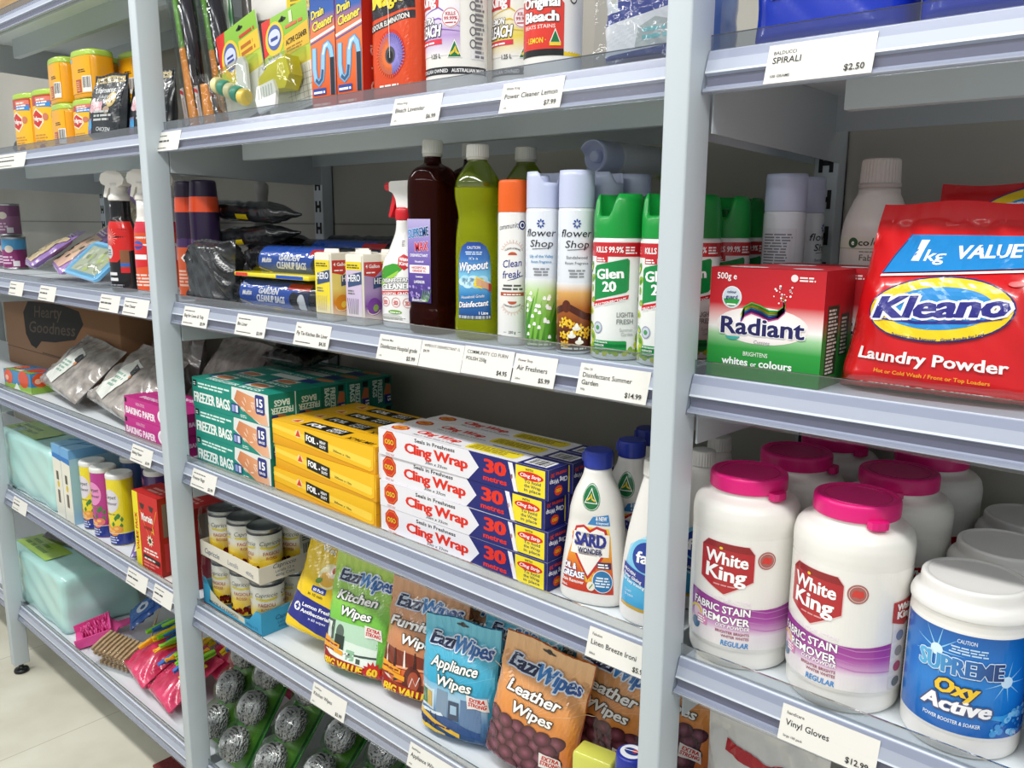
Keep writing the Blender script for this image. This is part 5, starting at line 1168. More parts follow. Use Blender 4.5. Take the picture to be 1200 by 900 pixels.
wipes('leather', 'orange wipes pack third back, near the middle post', (1.086, .254, z4), 12, -4, 13)
wipes('furniture', 'brown wipes pack deep behind the orange packs, dark red top showing', (.985, .310, z4), 10, -5, 6)
# lemon wipes
w, h = .135, .215
a = Art('film'); x0, x1 = -w / 2, w / 2
a.rect(x0 + .001, .001, x1 - .001, h - .001, '#ecc81c', 0)
a.poly([(x0 + .004, .028), (x1 - .02, .012), (x1 - .012, .068), (.02, .072), (x0 + .004, .080)], '#2a2f86', 1)
for k, s in enumerate(('Lemon Fresh', 'Antibacterial')): a.text(s, .002, .058 - k * .012, .0075, '#fff', w=w * .5, b=.03, l=2)
a.ell(x0 + .024, .052, .009, .009, '#f2f2f4', 2); a.rect(x0 + .022, .046, x0 + .026, .058, '#2a2f86', 3); a.rect(x0 + .018, .050, x0 + .03, .054, '#2a2f86', 3)
a.text('x 60 wipes', .01, .036, .005, '#dfe2f6', w=.04, l=2); a.text('in 10 min', -.01, .083, .006, '#6a5a10', w=.035, l=2)
a.rect(-.022, .092, .012, .104, '#2a3f9a', 2, r=.003); a.text('60 Pack', -.005, .0945, .006, '#fff', w=.026, b=.03, l=3)
a.ell(.006, .128, .024, .024, '#f4e9b0', 1); a.ell(.004, .122, .018, .014, '#e8b43a', 2); a.ell(-.012, .116, .008, .005, '#6a9a3a', 3, rot=30); a.ell(.012, .140, .010, .013, '#f2e4d0', 3); a.ell(.013, .142, .0055, .006, '#c8503a', 4)
a.text('Wet Wipes', .008, .168, .012, '#f6f2e0', w=w * .62, b=.03, l=2, out='#b8921a', ow=.04); a.text('DISINFECTING', .006, .186, .0085, '#2a2410', w=w * .7, b=.04, l=2)
b = Bag(w, h, .055, 21, top=.10, bot=.05, pinch=.06, wr=.005, p=3, belly=.45)
o = b.mesh(C('#e6c11a', 'film'), 34, 46, a).build('wipes_pack'); tag(o, 'yellow lemon wipes pack leaning beside the tins', 'wipes pack', 'wipes packs on the lower middle shelf', (.378, .104, SH[4] + .03), -14, 13, 22)
# sponge box and blue capped bottle at the bottom edge
t = thing('sponge_pack', 'yellow green box at the bottom edge beside the blue capped bottle', 'box', (1.080, .088, SH[4]), rz=8); t.scale = (1, 1, 1.6)
MB().box((0, 0, .034), (.062, .035, .068), C('#cfd05a', 'film'), .004).build('carton', t)
a = Art('film'); a.rect(-.022, .02, .014, .046, '#c8a03a', 0); a.rect(-.018, .026, -.004, .042, '#b8702a', 1); MB().art(a, lambda u, v, e: (u, -.0175 - e, v)).build('label', t)
t = thing('blue_capped_bottle', 'small white bottle with a blue cap at the bottom edge beside the middle post', 'bottle', (1.140, .083, SH[4])); t.scale = (1.25, 1.25, 1.72)
MB().lathe(fillet([(.014, 0), (.017, .002), (.0175, .03), (.015, .045), (.012, .05)], 3), C('#e6e6ea', 'plastic'), 28).build('body', t)
cp = MB(); cp.lathe(fillet([(.0165, .048), (.0178, .049), (.0172, .078), (.0155, .081), (0, .081)], 2, .3), C('#20329a', 'plastic'), 32, close=False); cp.build('cap', t)
a = Art(); a.ell(0, 0, .0125, .0125, '#eef0f6', 0); a.ell(0, 0, .0085, .006, '#2a3f8a', 1); a.ell(.003, .002, .003, .003, '#d03a2a', 2); a.line([(-.008, -.002), (.008, .003)], .001, '#fff', 3)
MB().art(a, lambda u, v, e: (u, v, .081 + e)).build('lid_sticker', t)

# ------------------------------------------------------------------ tins in trays
def tin():
    t = thing('food_tin', '', 'tin')
    r = .0352
    prof = [(.0335, 0), (.0358, .0006), (.0358, .0028), (.0350, .0042), (.0350, .1035), (.0358, .105), (.0358, .1075), (.0340, .1078), (.0332, .1045), (.0, .1045)]
    MB().lathe(prof, C('#b9bcbf', 'metal'), 40, close=False).build('can', t)
    a = Art('film'); W = 2 * PI * .035
    a.rect(-W / 2, .008, W / 2, .098, GR([(0, '#e8b81c'), (.40, '#f0cf3a'), (.56, '#f4efe0'), (1, '#f2f0ea')], 'v', 'film'), 0)
    rnd = random.Random(7)
    for k in range(80): a.ell(rnd.uniform(-W / 2, W / 2), rnd.uniform(.008, .034 - .012 * rnd.random()), .0052, .0036, rnd.choice(['#5a1410', '#7a1f16', '#4a0f0e', '#8a2a1c']), 1 + k % 3, rot=rnd.uniform(0, 180), n=9)
    for dx in (-.055, .0, .055):
        a.text('Capriccio', dx, .074, .0095, '#1f2a3f', w=.046, b=-.005, sh=.3, l=5); a.line([(dx - .022, .070), (dx, .067), (dx + .022, .0705)], .0045, '#e6d22e', 4)
        a.text('FAGIOLI', dx, .0525, .0075, '#b8402a', w=.034, b=.01, l=5); a.text('ROSSI', dx, .0425, .0065, '#b8402a', w=.022, b=.01, l=5)
    a.rect(-W / 2, .096, W / 2, .099, '#2a3350', 5); a.rect(-W / 2, .0075, W / 2, .0095, '#d8c23a', 5)
    MB().art(a, m_round([(.0350, 0), (.0350, .2)], 0), su=.005).build('label', t)
    return t
TIN = None
def tray(label, z, lower, group):
    w, d = .236, .186
    t = thing('tin_tray', label, 'tray', (.1395, .0605 + d / 2, z), group='cardboard trays of tins')
    col = '#3f9ec4' if lower else '#d8d3c4'
    m = C(col, 'matte'); hs = .052 if lower else .036
    mb = MB().box((0, 0, .001), (w, d, .002), m)
    if lower: out = [(-w / 2, 0), (w / 2, 0), (w / 2, hs), (w / 2 - .02, hs - .002), (w * .28, .018), (-w * .2, .022), (-w / 2 + .03, .040), (-w / 2 + .012, .062), (-w / 2, .064)]
    else: out = [(-w / 2, 0), (w / 2, 0), (w / 2, hs), (-w / 2, hs)]
    mb.prism([(p[0], p[1]) for p in out], -d / 2, -d / 2 + .0015, m, 'y')
    mb.prism([(p[0], p[1]) for p in out], d / 2 - .0015, d / 2, m, 'y')
    for sx in (-1, 1): mb.prism([(-d / 2, 0), (d / 2, 0), (d / 2, hs + .004), (-d / 2 + .02, hs), (-d / 2, hs)], sx * w / 2 - .0008, sx * w / 2 + .0008, m, 'x')
    f = Art('matte'); r = Art('matte')
    if lower:
        f.poly([(.03, .012), (w * .72, .006), (w * .72, .018), (w * .3, .026), (.03, .040)], '#d8cfb4', 0); f.text('MISCELA DI FAGIOLI', w * .36, .009, .0075, '#2a5f7a', w=.12, b=.01, l=2); f.text('400g x 12', w * .84, .008, .006, '#1f5f80', w=.045, l=2, b=0)
    else:
        f.text('Capriccio', .05, .011, .013, '#4a5a7a', w=.062, b=0, sh=.25, l=1); f.text('Lentils', .135, .011, .012, '#8a8fa0', w=.042, b=0, sh=.1, l=1); f.text('400g', .2, .010, .009, '#8a8fa0', w=.028, b=0, l=1)
    r.text('Capriccio', .06, .026, .010, '#2a4660', w=.055, b=0, sh=.25, l=1); r.text('Lentils 12 x', .06, .016, .006, '#3a5670', w=.045, b=0, l=1); r.text('400g Cans', .06, .007, .006, '#3a5670', w=.045, b=0, l=1)
    mb.art(f, lambda u, v, e: (-w / 2 + u, -d / 2 - e, v)).art(r, lambda u, v, e: (w / 2 + .0008 + e, -d / 2 + u, v)); mb.build('tray', t)
    s = Art('matte'); s.rect(0, 0, .085, .062, '#d2cfc2', 0); s.bars(.008, .008, .078, .030, '#3a3a3a', 24, 5, l=1); s.small(.006, .036, .06, .058, '#55554e', 4, 3, l=1)
    MB().art(s, lambda u, v, e: (w / 2 + .0012 + e, -d / 2 + .098 + u, .03 + v)).build('side_label', t)
    pp = [(-d / 2 - .0012, .05), (-d / 2 - .0012, .085), (-d / 2 + .003, .1114), (d / 2 - .003, .1114), (d / 2 + .001, .085), (d / 2 + .001, .05)]
    sk = MB().add([(sx * (w / 2 + .002), p[0], p[1]) for p in pp for sx in (-1, 1)], [[2 * k, 2 * k + 1, 2 * k + 3, 2 * k + 2] for k in range(5)], CLEAR('shrink_film', '#f4f6f6', .05, .05, .5))
    sk.add([(w / 2 + .002, p[0], p[1]) for p in pp], [[0, 1, 2, 3, 4, 5]], CLEAR('shrink_film'))
    sk.build('shrink_film', t)
    return t
zt1 = SH[4]; zt2 = zt1 + .1125
tray('blue cardboard tray of tins on the shelf under the white tray', zt1, True, None)
tray('white cardboard tray of tins stacked on top of the blue tray', zt2, False, None)
for nm, zz in (('blue lower', zt1), ('white upper', zt2)):
    for ix, iy, lab in ((0, 0, 'left tin at the front of'), (1, 0, 'middle tin at the front of'), (2, 0, 'right tin at the front of'), (2, 1, 'second tin along the right side of'), (0, 1, 'tin behind the left front one in')):
        loc = (.0605 + .079 * ix, .0605 + .041 + iy * .0745, zz + .0024); lb = '%s the %s tray' % (lab, nm)
        if TIN is None: TIN = tin(); tag(TIN, lb, 'tin', 'tins in the trays', loc, rz=20)
        else: dup(TIN, lb, loc, rz=20 + 17 * ix + 40 * iy + (25 if zz == zt2 else 0), group='tins in the trays')

# blue bag seen behind the tins beside the post
b = Bag(.20, .235, .06, 31, top=.08, bot=.05, wr=.004)
o = b.mesh(C('#17337f', 'film'), 24, 30).build('blue_bag'); tag(o, 'plain deep blue bag standing behind the tins beside the left post', 'bag', None, (.10, .315, SH[4] + .002), -4, 0, 0)

# ------------------------------------------------------------------ bottom shelf: metal scourers on green cards
def steel_wool():
    k = ('steel_wool',)
    m, t, b = new_mat('steel_wool')
    tc = t.nodes.new('ShaderNodeTexCoord'); wv = t.nodes.new('ShaderNodeTexWave'); wv.wave_type = 'RINGS'; wv.inputs['Scale'].default_value = 60; wv.inputs['Distortion'].default_value = 7; wv.inputs['Detail'].default_value = 3; wv.inputs['Detail Scale'].default_value = 2.5
    rp = t.nodes.new('ShaderNodeValToRGB'); rp.color_ramp.elements[0].position = .35; rp.color_ramp.elements[1].position = .8; rp.color_ramp.elements[0].color = lin('#4a4b4c'); rp.color_ramp.elements[1].color = lin('#e6e6e6')
    bp = t.nodes.new('ShaderNodeBump'); bp.inputs['Strength'].default_value = 1; bp.inputs['Distance'].default_value = .004
    t.links.new(tc.outputs['Object'], wv.inputs['Vector']); t.links.new(wv.outputs['Fac'], rp.inputs[0]); t.links.new(rp.outputs[0], b.inputs['Base Color']); t.links.new(wv.outputs['Fac'], bp.inputs['Height']); t.links.new(bp.outputs[0], b.inputs['Normal'])
    b.inputs['Metallic'].default_value = .75; b.inputs['Roughness'].default_value = .4
    return m
SW = steel_wool()
def scourer_pack():
    t = thing('scourer_pack', '', 'scourer pack')
    cw, chh = .100, .345
    c = MB().box((0, .001, chh / 2), (cw, .002, chh), C('#2f6a2a', 'film'))
    a = Art('film'); a.rect(-cw / 2, 0, cw / 2, chh, GR([(0, '#2f7a2a'), (.5, '#6fae3a'), (1, '#2a6426')], 'u', 'film'), 0); a.rect(cw / 2 - .012, 0, cw / 2 - .004, chh, '#174a1c', 1)
    c.art(a, lambda u, v, e: (u, -e, v)); c.build('card', t)
    rnd = random.Random(9)
    for k in range(4):
        zc = .047 + k * .0845; mb = MB(); vs = []
        def fn(u, v):
            th, ph = u * 2 * PI, (v - .5) * PI
            n = 1 + .05 * math.sin(7 * th + 3 * ph * 4) * math.cos(5 * ph) + .03 * math.sin(13 * th + k)
            return (math.cos(ph) * math.sin(th) * .0395 * n, -.0265 + math.sin(ph) * .0255 * n * -1, math.cos(ph) * math.cos(th) * .0395 * n)
        mb.grid(fn, 36, 18, SW)
        for q in range(150):       # loose curls of wire
            an, rr = rnd.uniform(0, 2 * PI), rnd.uniform(.004, .037); ln = rnd.uniform(.6, 1.8)
            pts = [((rr + .001 * math.sin(j * 2)) * math.sin(an + ln * j / 6), -.0265 - .0262 * math.sqrt(max(0, 1 - (rr / .0405) ** 2)) - .0012 * (j % 2), (rr + .001 * math.sin(j * 2)) * math.cos(an + ln * j / 6)) for j in range(7)]
            mb.tube(pts, .00055, C('#d2d3d4', 'metal'), 4, caps=False)
        o = mb.build('scouring_ball', t); o.location = (0, 0, zc)
    f = MB()
    def cv(u, v):
        x = (u - .5) * .09; z = .006 + v * .333; zz = min(abs(z - (.047 + k * .0845)) for k in range(4)); h = .020 + .037 * math.sqrt(max(0, 1 - (zz / .0455) ** 2))
        return (x, -h * (1 - abs(2 * u - 1) ** 4) ** .5 - .001, z)
    f.grid(cv, 20, 80, CLEAR('blister_film', '#f6f8f6', .04, .05, .25)); f.build('blister', t)
    return t
SP = scourer_pack()
tag(SP, 'green scourer pack second from the left post with two balls fully in view', 'scourer pack', 'scourer packs', (.078, .074, SH[5] + .004), -37, 0, 2)
dup(SP, 'green scourer pack nearest the left post, standing highest', (-.038, .094, SH[5] + .003), 2, None, -33)
dup(SP, 'green scourer pack third from the left post', (.190, .094, SH[5] + .003), 2, None, -42)
dup(SP, 'green scourer pack fourth from the left post with a wide pale green edge', (.300, .140, SH[5] + .003), 0, None, -46)
dup(SP, 'green scourer pack farthest right, mostly hidden under the shelf rail', (.408, .170, SH[5] + .003), -3, None, -47)
t = thing('dish_brush', 'black scrubbing brush head at the bottom edge below the wipes ticket', 'brush', (.475, .10, SH[5]))
MB().box((0, 0, .052), (.11, .07, .012), C('#17181a', 'plastic'), .005).build('brush_back', t)
mb = MB(); rnd = random.Random(3)
for k in range(90): x, y = rnd.uniform(-.05, .05), rnd.uniform(-.03, .03); mb.tube([(x, y, .001), (x * .96, y * .96, .048)], .0016, C('#101113', 'matte'), 5)
b_ = mb.build('bristles', t)
# ------------------------------------------------------------------ bag rolls on the second shelf
def crumple(fn, amp, seed):
    rnd = random.Random(seed); ks = [(rnd.uniform(20, 90), rnd.uniform(20, 90), rnd.uniform(20, 90), rnd.uniform(0, 6)) for _ in range(6)]
    def g(u, v):
        p = Vector(fn(u, v)); n = sum(abs(math.sin(a * p.x + b * p.y + c * p.z + d)) for a, b, c, d in ks) / 6 - .5
        c = Vector((p.x, 0, 0)); r = (p - c); return p + r.normalized() * n * amp * 2
    return g
def bag_roll():
    t = thing('bag_roll', '', 'bag roll')
    L, r = .275, .029
    MB().lathe([(r - .002, -L / 2), (r, -L / 2 + .002), (r, L / 2 - .002), (r - .002, L / 2)], C('#16171b', 'film'), 30, xf=xf((0, 0, r + .001), ry=90)).build('roll', t)
    a = Art('film'); lw = .215
    a.rect(-lw / 2, -.062, lw / 2, .062, '#1f52b0', 0)
    a.poly([(lw * .30, -.062), (lw / 2, -.062), (lw / 2, .062), (lw * .36, .062)], '#16264f', 1)
    a.ell(lw * .30, .0, .014, .016, '#101216', 2); a.ell(lw * .40, -.004, .012, .017, '#dfe2e6', 2); a.rect(lw * .2, .02, lw * .5, .034, '#c8262c', 2)
    a.text('Multix', -lw * .37, .004, .009, '#fff', w=.032, b=.04, sh=.2, l=3, rot=3); a.text('GARDEN', -.012, .0085, .0105, '#f4f6fa', w=.062, b=.05, sh=.2, l=3); a.text('CLEANUP BAGS', -.006, -.006, .0125, '#f4f6fa', w=.088, b=.06, sh=.2, l=3)
    a.line([(-lw / 2, -.006), (-lw * .3, -.017), (.0, -.023), (lw * .3, -.026)], .0018, '#e6d22e', 3); a.rect(-.012, -.030, .014, -.018, '#e2b41c', 4, r=.003); a.text('10 BAGS', .001, -.0265, .0042, '#2a2a2a', w=.02, b=.03, l=5)
    a.ell(-lw * .42, -.036, .009, .012, '#d8622a', 3); a.rect(-lw * .36, -.050, lw * .5, -.038, '#c9b23a', 3); a.small(-lw * .3, -.048, lw * .4, -.041, '#5a4a10', 1, 3, l=4)
    MB().art(a, lambda u, v, e: (u, -(r + .0006 + e) * math.cos(v / r - .15), r + .001 + (r + .0006 + e) * math.sin(v / r - .15)), None, .004).build('label', t)
    core = MB().lathe([(.0165, 0), (.0165, .006), (.0145, .006), (.0145, -.02)], C('#8d8a84', 'matte'), 24, close=False, xf=xf((L / 2 - .004, 0, r + .001), ry=90)); core.lathe([(.0144, -.018), (0, -.018)], C('#2a2826', 'matte'), 20, close=False, xf=xf((L / 2 - .004, 0, r + .001), ry=90)); core.build('cardboard_core', t)
    def fw(u, v):
        x = -L / 2 - .022 + u * (L + .044); q = max(0, (abs(x) - L / 2 + .004) / .026); rr = (r + .0022) * (1 - .35 * q * q); an = v * 2 * PI
        return (x, -rr * math.cos(an), r + .001 + rr * math.sin(an) * (1 if math.sin(an) > 0 else .97))
    MB().grid(crumple(fw, .0012, 3), 50, 30, CLEAR('wrap_film', '#f2f4f6', .05, .05, .6)).build('film_wrap', t)
    return t
BR = bag_roll()
zz = SH[2] + .0015
tag(BR, 'blue cleanup bags roll lowest at the front, its cardboard core showing', 'bag roll', 'blue cleanup bag rolls', (.310, .098, zz), rz=2)
dup(BR, 'blue cleanup bags roll lying on the front rolls beside the black bundle', (.365, .130, zz + .0605), rz=3)
dup(BR, 'blue roll behind the lowest front roll, mostly covered', (.366, .1655, zz), rz=2)
dup(BR, 'blue roll in the back layer behind the yellow packet', (.365, .234, zz + .0), rz=0)
dup(BR, 'blue roll on top at the back above the yellow and lilac packets', (.392, .236, zz + .064), rz=2)
t = thing('bag_pack', 'yellow edged flat bag pack pressed between the blue rolls', 'bag pack', (.345, .085, SH[2] + .0655), rz=2)
MB().box((0, 0, .004), (.23, .045, .008), C('#e6d31e', 'film'), .002).build('pack', t)
a = Art('film'); a.rect(-.11, .001, -.07, .007, '#d8302a', 0); a.rect(.02, .001, .10, .007, '#1f52b0', 0); MB().art(a, lambda u, v, e: (u, -.0225 - e, v)).build('label', t)

BLK = NOISE('black_bag_film', '#131417', '#36393c', 40, 'film', .8)
def black_bundle(w, d, h, seed, tilt):
    b = Bag(w, h, d, seed, top=.03, bot=.03, pinch=.02, wr=.011, p=5, belly=.9)
    return b.mesh(BLK, 40, 40)
o = black_bundle(.172, .056, .118, 5, 0).build('black_bag_bundle'); tag(o, 'shiny black bag bundle leaning at the front beside the left post', 'bag pack', 'black bag packs', (.112, .084, SH[2] + .004), -3, 0, -2)
o2 = o.copy(); COL.objects.link(o2); tag(o2, 'shiny black bag bundle standing just behind the leaning front one', 'bag pack', 'black bag packs', (.140, .178, SH[2] + .004), -6, 0, 2)
o2.scale = (.85, .9, .95)
def black_roll():
    t = thing('black_bag_roll', '', 'bag roll')
    def fr(u, v):
        x = -.15 + u * .30; rr = .021 * (1 - .0 * u) if u < .72 else .021 * (1 - .9 * ((u - .72) / .28)); an = v * 2 * PI
        return (x, -rr * math.cos(an), .0235 + rr * math.sin(an))
    MB().grid(crumple(fr, .003, 5), 44, 24, BLK).build('roll', t)
    MB().lathe([(.0205, -.028), (.0215, .0), (.0215, .03), (.0205, .032)], CLEAR('grey_band_film', '#b9bcc0', .3, .12, .5), 24, xf=xf((-.125, 0, .0235), ry=90), close=False).build('clear_band', t)
    a = Art('film'); a.rect(-.02, -.008, .022, .002, '#e2c81e', 0); MB().art(a, lambda u, v, e: (u - .03, -(.0235 + e) * math.cos(v / .021 - .3), .0235 + (.0235 + e) * math.sin(v / .021 - .3)), None, .004).build('yellow_tag', t)
    return t
BK = black_roll()
tag(BK, 'black bag roll topmost of the heap, its twisted end pointing right', 'bag roll', 'black bag rolls', (.125, .205, SH[2] + .146), 0, 2, 1)
dup(BK, 'black bag roll second from the top of the heap, with a yellow tag', (.115, .212, SH[2] + .103), 3, None, 0, 3)
dup(BK, 'black bag roll leaning against the purple can, its clear end showing', (.110, .178, SH[2] + .112), 6, None, 0, -4)
dup(BK, 'black bag roll in the middle of the heap behind the front bundle', (.165, .255, SH[2] + .062), 0)
dup(BK, 'black bag roll at the bottom of the heap behind the front bundle', (.130, .262, SH[2] + .004), 0)
dup(BK, 'black bag roll lying at the very back behind the blue rolls', (.345, .318, SH[2] + .094), 0)
dup(BK, 'black bag roll under the one at the very back', (.345, .318, SH[2] + .047), 0)
dup(BK, 'black bag roll on the shelf at the very back', (.345, .318, SH[2] + .0005), 0)

# small bin liner packets
def hero(kind):
    w, d, h = .0445, .042, .1165
    A, B, Cc = {'y': ('#ecd832', '#f2dc7a', '#e08a1e'), 'l': ('#cdbcd8', '#b49ac6', '#7a3f9a')}[kind]
    f = Art('film'); f.rect(-w / 2, 0, w / 2, h, '#ece8dc', 0); f.rect(-w / 2, .004, w / 2, h - .012, GR([(0, '#d9d6cf'), (.3, A), (1, A)], 'v', 'film'), 1)
    f.rect(-w / 2, h - .026, w / 2, h - .012, '#e8d21e', 2); f.small(-w * .4, h - .023, w * .45, h - .015, '#5a5020', 2, 3, l=3)
    f.poly([(-w * .36, h * .52), (w * .5, h * .58), (w * .5, h * .76), (-w * .36, h * .70)], '#38507a', 3); f.text('HERO', .002, h * .615, .012, '#f4f4f4', w=w * .78, b=.025, rot=3, l=4)
    f.small(-w * .38, h * .42, w * .1, h * .5, '#7a7a7a', 2, 3, l=3)
    for k in range(6): f.line([(-w * .3 + k * .0045, h * .13), (-w * .42 + k * .006, h * .36)], .0012, '#55505a' if kind == 'l' else '#c9b9a0', 3)
    r = Art('film'); r.rect(0, 0, d, h, '#e9e3d2', 0); r.rect(0, .004, d, h - .012, GR([(0, '#e4d9c9'), (.25, Cc), (.5, B), (1, B)], 'v', 'film'), 1)
    r.poly([(0, h - .012), (d, h - .012), (d, h - .026), (d * .6, h - .038), (0, h - .034)], '#c8322c', 2); r.text('4 Gallon', d * .48, h - .022, .0062, '#fff', w=d * .8, b=.02, l=3); r.small(d * .12, h - .031, d * .75, h - .027, '#fff', 1, 3, l=3)
    r.poly([(d * .5, h * .5), (d, h * .53), (d, h * .7), (d * .5, h * .66)], '#38507a', 2); r.text('HE', d * .76, h * .575, .0105, '#f4f4f4', w=d * .42, b=.025, l=3)
    r.ell(d * .55, h * .24, d * .40, h * .13, Cc, 2); r.ring(d * .5, h * .20, d * .36, h * .08, .0014, '#f4e6c0', 3, a0=180, a1=350); r.ell(d * .62, h * .22, d * .16, h * .05, '#f2c84a' if kind == 'y' else '#8aa84a', 3, rot=30)
    mb = MB().box((0, 0, h / 2), (w, d, h), C('#ece6d6', 'film'), .004, seg=3)
    mb.art(f, lambda u, v, e: (u * .9, -d / 2 - e - .0002, .004 + v * .95)).art(r, lambda u, v, e: (w / 2 + e + .0002, -d / 2 + .0025 + u * .88, .004 + v * .95))
    mb.build('packet', t0 := thing('bin_liner_packet', '', 'packet'))
    MB().prism([(-w / 2 + .002, 0), (w / 2 - .002, 0), (w / 2 - .004, .007), (-w / 2 + .004, .0065)], -.001, .001, C('#f1ecdf', 'film'), 'y', xf=xf((0, 0, h - .001))).build('crimped_top', t0)
    return t0
HY, HL = hero('y'), hero('l')
tag(HY, 'yellow bin liner packet at the front beside the blue roll', 'packet', 'small bin liner packets', (.5015, .088, SH[2]), rz=1)
tag(HL, 'lilac bin liner packet at the front beside the trigger bottle', 'packet', 'small bin liner packets', (.5870, .088, SH[2]), rz=1)
dup(HY, 'yellow bin liner packet just behind the front yellow one', (.5180, .140, SH[2]), rz=0)
dup(HY, 'yellow bin liner packet right behind the lilac one', (.590, .140, SH[2]), rz=0)
# ------------------------------------------------------------------ top shelf of the middle bay
z1 = SH[1]
def brush(lab, loc, ry, short=False, rx=0):
    t = thing('long_handled_brush', lab, 'brush', loc, 0, 'long brushes beside the left post', rx, ry)
    L = .10 if short else .31
    mb = MB()
    mb.tube([(0, 0, 0), (0, 0, .03), (0, 0, .085 if short else .16)], [.0115, .0105, .0075], C('#e8901c', 'plastic'), 14)
    mb.build('orange_grip', t)
    if not short:
        MB().tube([(0, 0, .158), (0, 0, .22), (0, 0, L)], [.0074, .0062, .0058], C('#6fb03a', 'plastic'), 12).build('green_shaft', t)
        MB().tube([(.012, .012, .04), (.014, .014, .2), (.016, .016, L)], [.012, .017, .017], C('#1a1720', 'film'), 12).build('dark_bristles', t)
    a = Art('film'); a.rect(-.016, .012, -.004, .075, '#d8cfc8', 0); a.poly([(-.016, .075), (-.004, .068), (-.004, .075), (-.016, .083)], '#c22a2a', 1); a.small(-.015, .016, -.005, .066, '#9a7a74', 14, 2, l=1)
    MB().add([(-.0165, -.0125, .012), (-.0035, -.0125, .012), (-.0035, -.0125, .084), (-.0165, -.0125, .084), (-.0165, -.0118, .012), (-.0035, -.0118, .012), (-.0035, -.0118, .084), (-.0165, -.0118, .084)], [[0, 1, 2, 3], [7, 6, 5, 4], [0, 4, 5, 1], [1, 5, 6, 2], [2, 6, 7, 3], [3, 7, 4, 0]], C('#d8cfc8', 'film')).art(a, lambda u, v, e: (u, -.0125 - e, v)).build('hang_card', t)
    f = MB(); f.grid(crumple(lambda u, v: (.0255 * math.cos(u * 2 * PI) + .002, .02 * math.sin(u * 2 * PI) + .004, .004 + v * (L - .006)), .0016, 4), 20, 40, CLEAR('wrap_film', '#f2f4f6', .05, .05, .6)); f.build('film_sleeve', t)
    return t
brush('orange and green brush handle in clear film, second item from the left post', (.084, .083, z1 + .003), -12)
brush('orange and green brush handle standing just right of the first long one', (.112, .128, z1 + .003), -13)
brush('short orange handle leaning between the long brush and the blister card', (.128, .085, z1 + .003), -12, True)
b = Bag(.062, .34, .03, 41, top=.05, bot=.03, wr=.004)
a = Art('film'); rnd = random.Random(4)
a.rect(-.029, .002, .029, .336, GR([(0, '#3f8f4f'), (.3, '#2f7a3f'), (.5, '#cfe0c8'), (1, '#dfe8da')], 'v', 'film'), 0)
for k in range(40): a.line([(rnd.uniform(-.028, .02), y := rnd.uniform(.01, .17)), (rnd.uniform(-.01, .028), y + .02)], [.004, .0005], rnd.choice(['#1d5a2a', '#6fc06a', '#0f3f1c', '#a9d96a']), 1 + k % 3)
a.ring(-.005, .215, .011, .014, .0015, '#c0453a', 2); a.small(-.02, .235, .02, .33, '#5fae3a', 7, 3, l=2)
o = b.mesh(C('#3f8a4f', 'film'), 16, 40, a).build('green_brush_packet'); tag(o, 'green patterned packet beside the left post at the end of the top shelf', 'packet', None, (.066, .172, z1 + .0085), -2, -8, 0)
for k, (px, py) in enumerate(((-.01, .205), (.032, .225), (.074, .235), (.116, .245))):
    t = thing('mop_pole', ['grey pole behind the brushes, nearest the left post', 'grey pole behind the brushes, second from the left post', 'grey pole behind the brushes, third from the left post', 'grey pole behind the first blister card'][k], 'pole', (px + .05, py + .03, z1), group='grey poles behind the brushes')
    MB().lathe([(.0125, .014), (.0125, .46)], C('#6f6b66', 'film'), 18).build('tube', t)
    MB().lathe(fillet([(.010, 0), (.0142, .001), (.0142, .022), (.0126, .024)], 2), C('#3a3836', 'plastic'), 18).build('end_cap', t)

